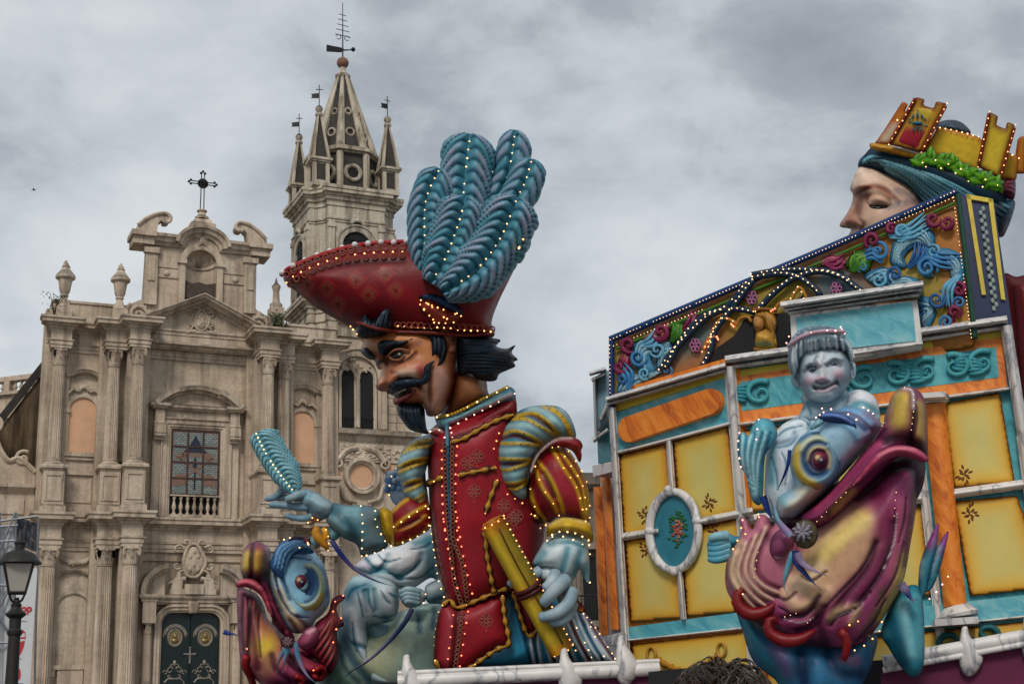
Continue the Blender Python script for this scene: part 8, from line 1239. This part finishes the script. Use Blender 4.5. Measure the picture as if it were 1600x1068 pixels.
# mast that carries the woman's head, and the red canopy beyond
hp = GH.W([(1470, 470, -10)])[0]; m = MB(); m.tube([(hp[0] - WM.O[0], hp[1] - WM.O[1], zd - .1), (hp[0] - WM.O[0], hp[1] - WM.O[1], hp[2])], .3, 10); m.build('mast', M_BLK, fl)
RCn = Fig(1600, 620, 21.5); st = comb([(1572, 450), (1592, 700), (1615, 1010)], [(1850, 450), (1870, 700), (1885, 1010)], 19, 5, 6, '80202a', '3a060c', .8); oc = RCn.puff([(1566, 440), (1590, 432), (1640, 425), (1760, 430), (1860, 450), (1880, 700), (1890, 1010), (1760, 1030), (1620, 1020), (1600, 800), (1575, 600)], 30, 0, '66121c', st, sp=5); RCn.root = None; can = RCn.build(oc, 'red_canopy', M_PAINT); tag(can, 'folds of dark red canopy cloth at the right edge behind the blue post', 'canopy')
# ================================================================ square, street lamp, scaffold, banner, neighbours, spectator
M_PAV, N, L, P = nodes('lava_paving'); g = N.new('ShaderNodeNewGeometry').outputs['Position']; br = N.new('ShaderNodeTexBrick'); br.inputs['Scale'].default_value = 1; br.inputs['Brick Width'].default_value = .9; br.inputs['Row Height'].default_value = .45; br.inputs['Mortar Size'].default_value = .012
for k_, c_ in (('Color1', (.11, .105, .1, 1)), ('Color2', (.16, .15, .14, 1)), ('Mortar', (.05, .05, .05, 1))): br.inputs[k_].default_value = c_
L.new(g, br.inputs[0]); L.new(mixc(N, L, .6, br.outputs[0], ramp(N, L, nz(N, L, g, 1.2), [(.3, (.6,) * 3), (.7, (1.1,) * 3)]), 'MULTIPLY'), P.inputs['Base Color']); P.inputs['Roughness'].default_value = .6
m = MB(); m.add([(-900, -300, 0), (900, -300, 0), (900, 1500, 0), (-900, 1500, 0)], [(0, 1, 2, 3)]); struct(m.build('ground', M_PAV))
# ---- street lamp
M_CAST = plain('dark_cast_iron', hx('2a2826'), .55, .2, 14, .3); LW = Wall((28, 930), 19.0, 0); Zl = ZM(0, 800, .2511)
lamp = thing('street_lamp', 'dark cast iron street lamp with frosted four sided lantern before the scaffold', 'street lamp', LW.world(LW.uz(*Zl(100, 600)[0])[0], 0, 0)); lx = LW.uz(*Zl(100, 600)[0])[0]
lz = lambda y, x=105: LW.uz(*Zl(x, y)[0])[1]; s_ = 19.0 / F * .2511 * 1.03
m = MB(); pr = [(.32, 0), (.32, .25), (.22, .4), (.2, .9), (.15, 1.0), (.13, 1.3)] + [(a * s_, lz(y)) for a, y in ((38, 1068), (34, 770), (44, 755), (44, 735), (34, 722), (34, 660), (58, 640), (60, 628), (34, 605), (28, 590), (32, 572), (18, 560), (14, 530))]; pr.sort(key=lambda q: q[1]); m.lathe(pr, seg=16); m.build('post', M_CAST, lamp, True, 35)
lant = MB(); z0, z1, r0, r1 = lz(500), lz(320), 66 * s_, 118 * s_; a4 = [math.pi / 4 + .35 + k * math.pi / 2 for k in range(4)]
for a in a4:
    lant.tube([(r0 * math.cos(a), r0 * math.sin(a), z0), (r1 * math.cos(a), r1 * math.sin(a), z1)], .016, 6); lant.tube([(.05 * math.cos(a), .05 * math.sin(a), lz(560)), (r0 * .7 * math.cos(a), r0 * .7 * math.sin(a), lz(540)), (r0 * math.cos(a), r0 * math.sin(a), z0)], .014, 5)
    b = a + math.pi / 2
    for r_, z_ in ((r0, z0), (r1, z1)): lant.tube([(r_ * math.cos(a), r_ * math.sin(a), z_), (r_ * math.cos(b), r_ * math.sin(b), z_)], .018, 6)
lant.lathe([(r1 * 1.12, z1), (r1 * 1.1, z1 + .02), (r1 * .92, lz(290)), (r1 * .78, lz(260)), (r1 * .4, lz(238)), (r1 * .24, lz(230)), (r1 * .24, lz(200)), (r1 * .3, lz(195)), (r1 * .3, lz(188)), (r1 * .2, lz(176)), (r1 * .13, lz(140)), (r1 * .08, lz(112)), (0.004, lz(104))], seg=24); lf = lant.build('lantern_frame', M_CAST, lamp, True, 40)
M_FROST, N, L, P = nodes('frosted_glass'); P.inputs['Base Color'].default_value = rgba(hx('b8b2a6')); P.inputs['Roughness'].default_value = .5; P.inputs['Transmission Weight'].default_value = .25
for a in a4: b = a + math.pi / 2; m = MB(); m.add([(r_ * .97 * math.cos(q), r_ * .97 * math.sin(q), z_) for r_, z_ in ((r0, z0), (r1, z1)) for q in (a, b)], [(0, 1, 3, 2)]); m.build('pane', M_FROST, lf, False)
# ---- scaffold with sheets, and the sponsors' banner
SW = Wall((20, 950), 42.0, 12); sc = thing('scaffold_stand', 'steel scaffold tower hung with white and dark sheets behind the street lamp', 'scaffold', SW.world(0, 0, 0)); so_ = SW.O
def sw(x, y, w=0.0): u, z = SW.uz(x, y, w); return SW.world(u, w, z) - so_
M_STEEL = plain('galvanised_steel', hx('7b7f84'), .4, .2, 10, .7); M_SHEET = plain('white_sheet', hx('b9bbbd'), .8, .15, .8); M_DK = None
M_NET, N, L, P = nodes('dark_printed_net'); g = N.new('ShaderNodeNewGeometry').outputs['Position']; L.new(ramp(N, L, nz(N, L, g, 4.5, 8, .7), [(.35, hx('22252e')), (.52, hx('3c4048')), (.6, hx('5a4a4a')), (.7, hx('8a8a8a'))]), P.inputs['Base Color'])
for a, b in (((25, 800), (20, 1240)), ((60, 808), (50, 1240)), ((-20, 800), (-24, 1240)), ((0, 800), (-4, 1240)), ((-20, 816), (60, 806)), ((-20, 824), (28, 820)), ((-20, 846), (26, 844)), ((-20, 912), (24, 915)), ((-20, 1002), (24, 1004)), ((-20, 905), (24, 800)), ((-20, 985), (24, 900)), ((-20, 940), (22, 998))):
    m = MB(); m.tube([sw(*a, .1), sw(*b, .1)], .035, 7); m.build('scaffold_tube', M_STEEL, sc)
for q, mt, nm in (((-20, 826, 24, 822, 20, 1240, -24, 1240), M_SHEET, 'sheet'), ((26, 806, 59, 818, 57, 862, 25, 850), M_NET, 'printed_net')):
    m = MB(); P4 = [sw(q[i], q[i + 1], -.1) for i in range(0, 8, 2)]; G = np.array([[P4[0] * (1 - t) * (1 - s) + P4[1] * t * (1 - s) + P4[2] * t * s + P4[3] * (1 - t) * s + SW.N * .05 * math.sin(t * 17 + s * 3) for t in np.linspace(0, 1, 16)] for s in np.linspace(0, 1, 12)]); m.grid(G); m.build(nm, mt, sc)
BW = Wall((40, 980), 40.5, 10); M_BAN = plain('white_banner_vinyl', hx('c3c4c6'), .5, .05); M_RLOGO = plain('red_print', hx('b0262a'), .5, .05); M_GPR = plain('grey_print', hx('6a6c70'), .6, .05)
ban = thing('sponsor_banner', 'tall white sponsor banner with red logos between the lamp and the church', 'banner', BW.world(0, 0, 0)); bo = BW.O
def bw(pts, w0, w1, name, mat): q = [BW.uz(p[0], p[1], w1) for p in pts]; n = len(q); m = MB(); m.add([BW.world(u, w, z) - bo for w in (w1, w0) for u, z in q], [tuple(range(n)), tuple(range(2 * n - 1, n - 1, -1))] + [(i, (i + 1) % n, n + (i + 1) % n, n + i) for i in range(n)]); return m.build(name, mat, ban, False)
bw(Zl(228, 340, 232, 360, 205, 780, 188, 1068) + [(46, 1240), (14, 1240)] + Zl(60, 1068, 80, 780, 110, 380), -.05, 0, 'banner_sheet', M_BAN)
bw(Zl(112, 745, 140, 728, 158, 745, 160, 785, 112, 785), .003, .006, 'logo', M_RLOGO); bw(Zl(114, 808, 155, 795, 150, 830, 135, 870, 122, 888, 116, 860), .003, .006, 'logo', M_RLOGO); bw(Zl(120, 965, 128, 985, 130, 1015, 122, 1042, 112, 1040, 108, 1010), .003, .006, 'logo', M_RLOGO)
for x0, y0, x1 in ((130, 672, 168), (112, 905, 135), (95, 1058, 145)): bw(Zl(x0, y0, x1, y0 + 4, x1, y0 + 9, x0, y0 + 5), .003, .006, 'caption_line', M_GPR)
bw(Zl(118, 752, 154, 752, 154, 775, 118, 775), .007, .009, 'logo_lettering_field', M_BAN)
cu = bpy.data.curves.new('lettering', 'FONT'); cu.body = 'op'; cu.size = .3; cu.extrude = .004; cu.offset = .012; to = bpy.data.objects.new('lettering', cu); COL.objects.link(to); dg = bpy.context.evaluated_depsgraph_get(); me = bpy.data.meshes.new_from_object(to.evaluated_get(dg)); bpy.data.objects.remove(to); me.materials.clear(); me.materials.append(M_RLOGO); u, z = BW.uz(*Zl(128, 618)[0]); t = obj('lettering', me, ban, BW.world(u, .012, z) - bo); t.rotation_euler = (math.pi / 2, 0, BW.a)
# ---- pale palace with a balustrade, far left
PW = Wall((30, 600), 82.0, -16); pal = thing('palace', 'pale stone palace with roof balustrade at the left edge behind the church', 'building', PW.O, PW.a); zt, zb_2 = PW.uz(20, 589)[1], PW.uz(20, 614)[1]
m = MB(); m.wbox(-9, 6, -12, 0, 0, zb_2 - .1); m.build('wall', M_WALL, pal); m = MB(); m.wbox(-9, 6, -.5, .25, zb_2 - .1, zb_2 + .1); m.wbox(-9, 6, -.4, .15, zt - .25, zt + .05); m.wbox(-9.1, 6.1, -.5, .3, zb_2 - 1.6, zb_2 - 1.3); m.wbox(-9.1, 6.1, -.5, .45, zb_2 - 2.6, zb_2 - 2.2); m.build('cornice', M_ST, pal)
for k in range(34): obj('baluster', ME_BAL, pal, (-8.7 + .44 * k, .1, zb_2 + .1), (1.5, 1.5, (zt - zb_2 - .35) / .94)) if k % 9 else MB().wbox(-8.7 + .44 * k - .2, -8.7 + .44 * k + .2, -.3, .18, zb_2 + .1, zt - .25).build('balustrade_pier', M_ST, pal)
# ---- dark old house seen between the cavalier and the float
HW = Wall((930, 850), 58.0, 14); hs_ = thing('old_house', 'dark weathered stone house with iron balcony between the cavalier and the float', 'building', HW.O, HW.a); M_OLD = stone('old_dark_stone', hx('6f675c'), hx('8a8072'), hx('9a9082'), (.9, .42), 1.4, hs_)
zc_ = HW.uz(930, 742)[1]; m = MB(); m.wbox(-2.6, 9, -9, 0, 0, zc_); m.build('wall', M_OLD, hs_)
m = MB(); m.sweep([(-2.6, -4), (-2.6, 0.0), (9, 0.0)], [(-.2, zc_ - 1.5), (0, zc_ - 1.5), (.1, zc_ - 1.1), (.1, zc_ - .7), (.45, zc_ - .45), (.6, zc_), (-.3, zc_ + .1)], 'plan'); m.build('cornice', M_OLD, hs_, True, 30)
for x, y0, y1 in ((921, 870, 972), (985, 868, 970)):
    u0_, z0_ = HW.uz(x - 9, y1, 0); u1_, z1_ = HW.uz(x + 9, y0, 0); w_ = MB().wbox(u0_, u1_, .0, .02, z0_, z1_).build('window', M_VOID, hs_); m = MB(); m.wbox(u0_ - .25, u0_, .0, .18, z0_, z1_ + .3); m.wbox(u1_, u1_ + .25, .0, .18, z0_, z1_ + .3); m.wbox(u0_ - .4, u1_ + .4, .0, .4, z1_ + .3, z1_ + .55); m.build('window_frame', M_OLD, w_)
    b = MB(); b.wbox(u0_ - .7, u1_ + .7, .0, 1.1, z0_ - .25, z0_); bl = b.build('balcony', M_OLD, hs_); r_ = MB()
    for k in range(15): xx = u0_ - .65 + k * (u1_ - u0_ + 1.3) / 14; r_.tube([(xx, -1.05, z0_), (xx, -1.12, z0_ + .5), (xx, -1.05, z0_ + 1.0)], .025, 5)
    r_.tube([(u0_ - .68, -1.05, z0_ + 1.0), (u1_ + .68, -1.05, z0_ + 1.0)], .035, 5); r_.build('railing', M_IRON, bl)
# ---- shrubs rooted on the church, a bird, the conductor wire
def shrub(x, y, w, h, n, lab):
    u, z = CH.uz(x, y, w); b = CH.world(u, w, z); o = thing('wall_shrub', lab, 'shrub', b); m = MB(); l = MB()
    for k in range(7): a = rng.uniform(0, 6.28); m.tube([(0, 0, 0), (.15 * h * math.cos(a), .15 * h * math.sin(a), .5 * h), (.34 * h * math.cos(a), .34 * h * math.sin(a), h * rng.uniform(.7, 1))], [.03, .02, .01], 5)
    m.build('stem', plain('twig', hx('4a3c2c'), .9), o) if n else None
    for k in range(n):
        c = np.array([rng.normal(0, .2 * h), rng.normal(0, .2 * h), rng.uniform(.15, 1) * h]); d = rng.normal(0, 1, 3); d /= np.linalg.norm(d); e = np.cross(d, rng.normal(0, 1, 3)); e /= np.linalg.norm(e); s = rng.uniform(.05, .12); l.add([c, c + d * s + e * s * .5, c + d * 2 * s, c + d * s - e * s * .5], [(0, 1, 2, 3)])
    stuff(l.build('foliage', M_LEAF, o, False))
M_LEAF = plain('dull_leaf', hx('3f4f2c'), .7, .4, 6)
shrub(430, 528, .2, 1.25, 420, 'dark green shrub rooted on the church cornice beside the bell tower'); shrub(84, 492, .3, 1.1, 60, 'sparse weed growing on the church parapet by the left urn'); shrub(187, 736, .6, .45, 90, 'small green tuft between the upper left pair of church columns')
bd_ = CAM + ray(53, 297) / F * 120; bird = thing('bird', 'tiny dark bird flying in the sky left of the church', 'bird', bd_); m = MB(); m.ball((0, 0, 0), .07, 10, 7, sc=(1.8, .9, .8)); m.ball((.13, 0, .02), .04, 8, 6); m.prism([(-.12, -.02), (-.24, -.05), (-.24, .05), (-.12, .02)], -.008, .008, 'z'); m.build('body', M_IRON, bird)
for s in (-1, 1): m = MB(); m.add([(.05, s * .04, .03), (-.06, s * .04, .03), (-.08, s * .18, .1), (.0, s * .26, .08), (.05, s * .16, .1)], [(0, 1, 2, 3, 4)]); m.build('wing', M_IRON, bird, False)
m = MB(); cz0 = np.array([-.1, cyy - .3, zb_ - .3]); m.tube(spline([cz0, (-1.0, cyy - 1.2, zb_ - 3.6), (-2.0, cyy - 1.9, zb_ - 8.5)], 12), .012, 4); m.build('conductor_wire', M_IRON, tower)
# ---- loudspeaker on the float's edge and a spectator in the crowd
SPK = Fig(1050, 1080, 15.0); SPK.root = spk = thing('loudspeaker', 'black loudspeaker box at the bottom edge in front of the float skirt', 'loudspeaker', SPK.W([(1050, 1120, 0)])[0]); m = MB(); m.prism([(1013, 1049), (1092, 1041), (1100, 1130), (1016, 1138)], -40, 10, 'z'); SPK.build(m, 'cabinet', M_BLK, None, False)
for q in ((1035, 1100), (1072, 1096)): m = MB(); m.lathe([(4, 0), (12, 3), (15, 6), (16, 4)], (q[0], q[1], 9), 18); SPK.build(m, 'driver', M_IRON)
m = MB(); m.box(1016, 1094, 1128, 1640, -36, 4); SPK.build(m, 'stand', M_BLK, None, False)
per = CAM + ray(1128, 1090) * (4.0 / ray(1128, 1090)[1]); per = np.array([per[0], per[1], 0.0]); person = thing('person', 'spectator with dark curly hair in a dark jacket at the bottom edge, seen from behind', 'person', per); ztop = (CAM + ray(1128, 1046) * (4.0 / ray(1128, 1046)[1]))[2]
def body():
    H = ztop - .03; J = {'p': (0, 0, .53 * H), 'c': (0, .02, .70 * H), 'n': (0, .01, .825 * H), 'h': (0, .0, .90 * H), 't': (0, 0, .965 * H)}; V = []; E_ = []; Rr = []
    def ad(p, r, par=None):
        V.append(p); Rr.append(r)
        if par is not None: E_.append((par, len(V) - 1))
        return len(V) - 1
    p = ad(J['p'], (.15, .11)); w_ = ad((0, .01, .61 * H), (.135, .1), p); c = ad(J['c'], (.165, .11), w_); nb_ = ad((0, .0, .79 * H), (.09, .08), c); n_ = ad(J['n'], (.06, .06), nb_); h = ad(J['h'], (.078, .09), n_); ad(J['t'], (.05, .06), h)
    for s in (-1, 1):
        sh = ad((s * .17, 0, .765 * H), (.07, .07), nb_); el = ad((s * .23, .02, .60 * H), (.048, .048), sh); wr = ad((s * .22, -.06, .46 * H), (.035, .03), el); hn = ad((s * .21, -.08, .415 * H), (.04, .025), wr)
        for k in range(4): f1 = ad((s * (.19 + .012 * k), -.10 + .018 * k, .385 * H), (.009, .009), hn); ad((s * (.185 + .012 * k), -.105 + .018 * k, (.355 + .006 * (k in (0, 3))) * H), (.008, .008), f1)
        ad((s * .17, -.11, .40 * H), (.01, .01), hn); hp_ = ad((s * .09, 0, .48 * H), (.09, .09), p); kn = ad((s * .10, -.01, .27 * H), (.06, .06), hp_); an = ad((s * .10, .01, .05 * H), (.042, .042), kn); ad((s * .11, -.12, .025), (.04, .028), an)
    me = bpy.data.meshes.new('body'); me.from_pydata(V, E_, []); o = link('body', me, person); md = o.modifiers.new('skin', 'SKIN'); sv = me.skin_vertices[0].data
    for i, r in enumerate(Rr): sv[i].radius = r
    sv[0].use_root = True; sd = o.modifiers.new('sub', 'SUBSURF'); sd.levels = sd.render_levels = 2; me.materials.append(plain('dark_jacket', hx('23262c'), .85, .2, 8)); return o
body(); m = MB(); hc = np.array([0, 0, ztop - .115])
cr_ = np.array([.1, .25, 1.0]); cr_ /= np.linalg.norm(cr_); ca_ = np.cross(cr_, (0, 1, 0)); ca_ /= np.linalg.norm(ca_); cb_ = np.cross(cr_, ca_)
for k in range(1100):     # locks combed outward from the crown, wavy
    ph = rng.uniform(0, 6.28); t0_ = abs(rng.normal(0, .55)) + .05; ln = rng.uniform(.5, 1.0); wv = rng.uniform(0, 6.28); lift = rng.uniform(.0, .02) + (.02 if k % 9 == 0 else 0); pts = []
    for q in np.linspace(0, 1, 9): th_ = t0_ + ln * q; p2 = ph + .16 * math.sin(q * 7 + wv); d = cr_ * math.cos(th_) + (ca_ * math.cos(p2) + cb_ * math.sin(p2)) * math.sin(th_); pts.append(hc + d * (np.array([.124, .124, .114]) + .004 + lift * math.sin(q * 2.6) + .004 * math.sin(q * 9 + wv)))
    m.tube(pts, [.0022, .003, .0032, .0032, .003, .0028, .0024, .0018, .0008], 4, False)
m.ball(hc, .1, 16, 10, sc=(1.24, 1.24, 1.12)); stuff(m.build('hair', plain('dark_brown_hair', hx('33251b'), .5, .35, 30), person))
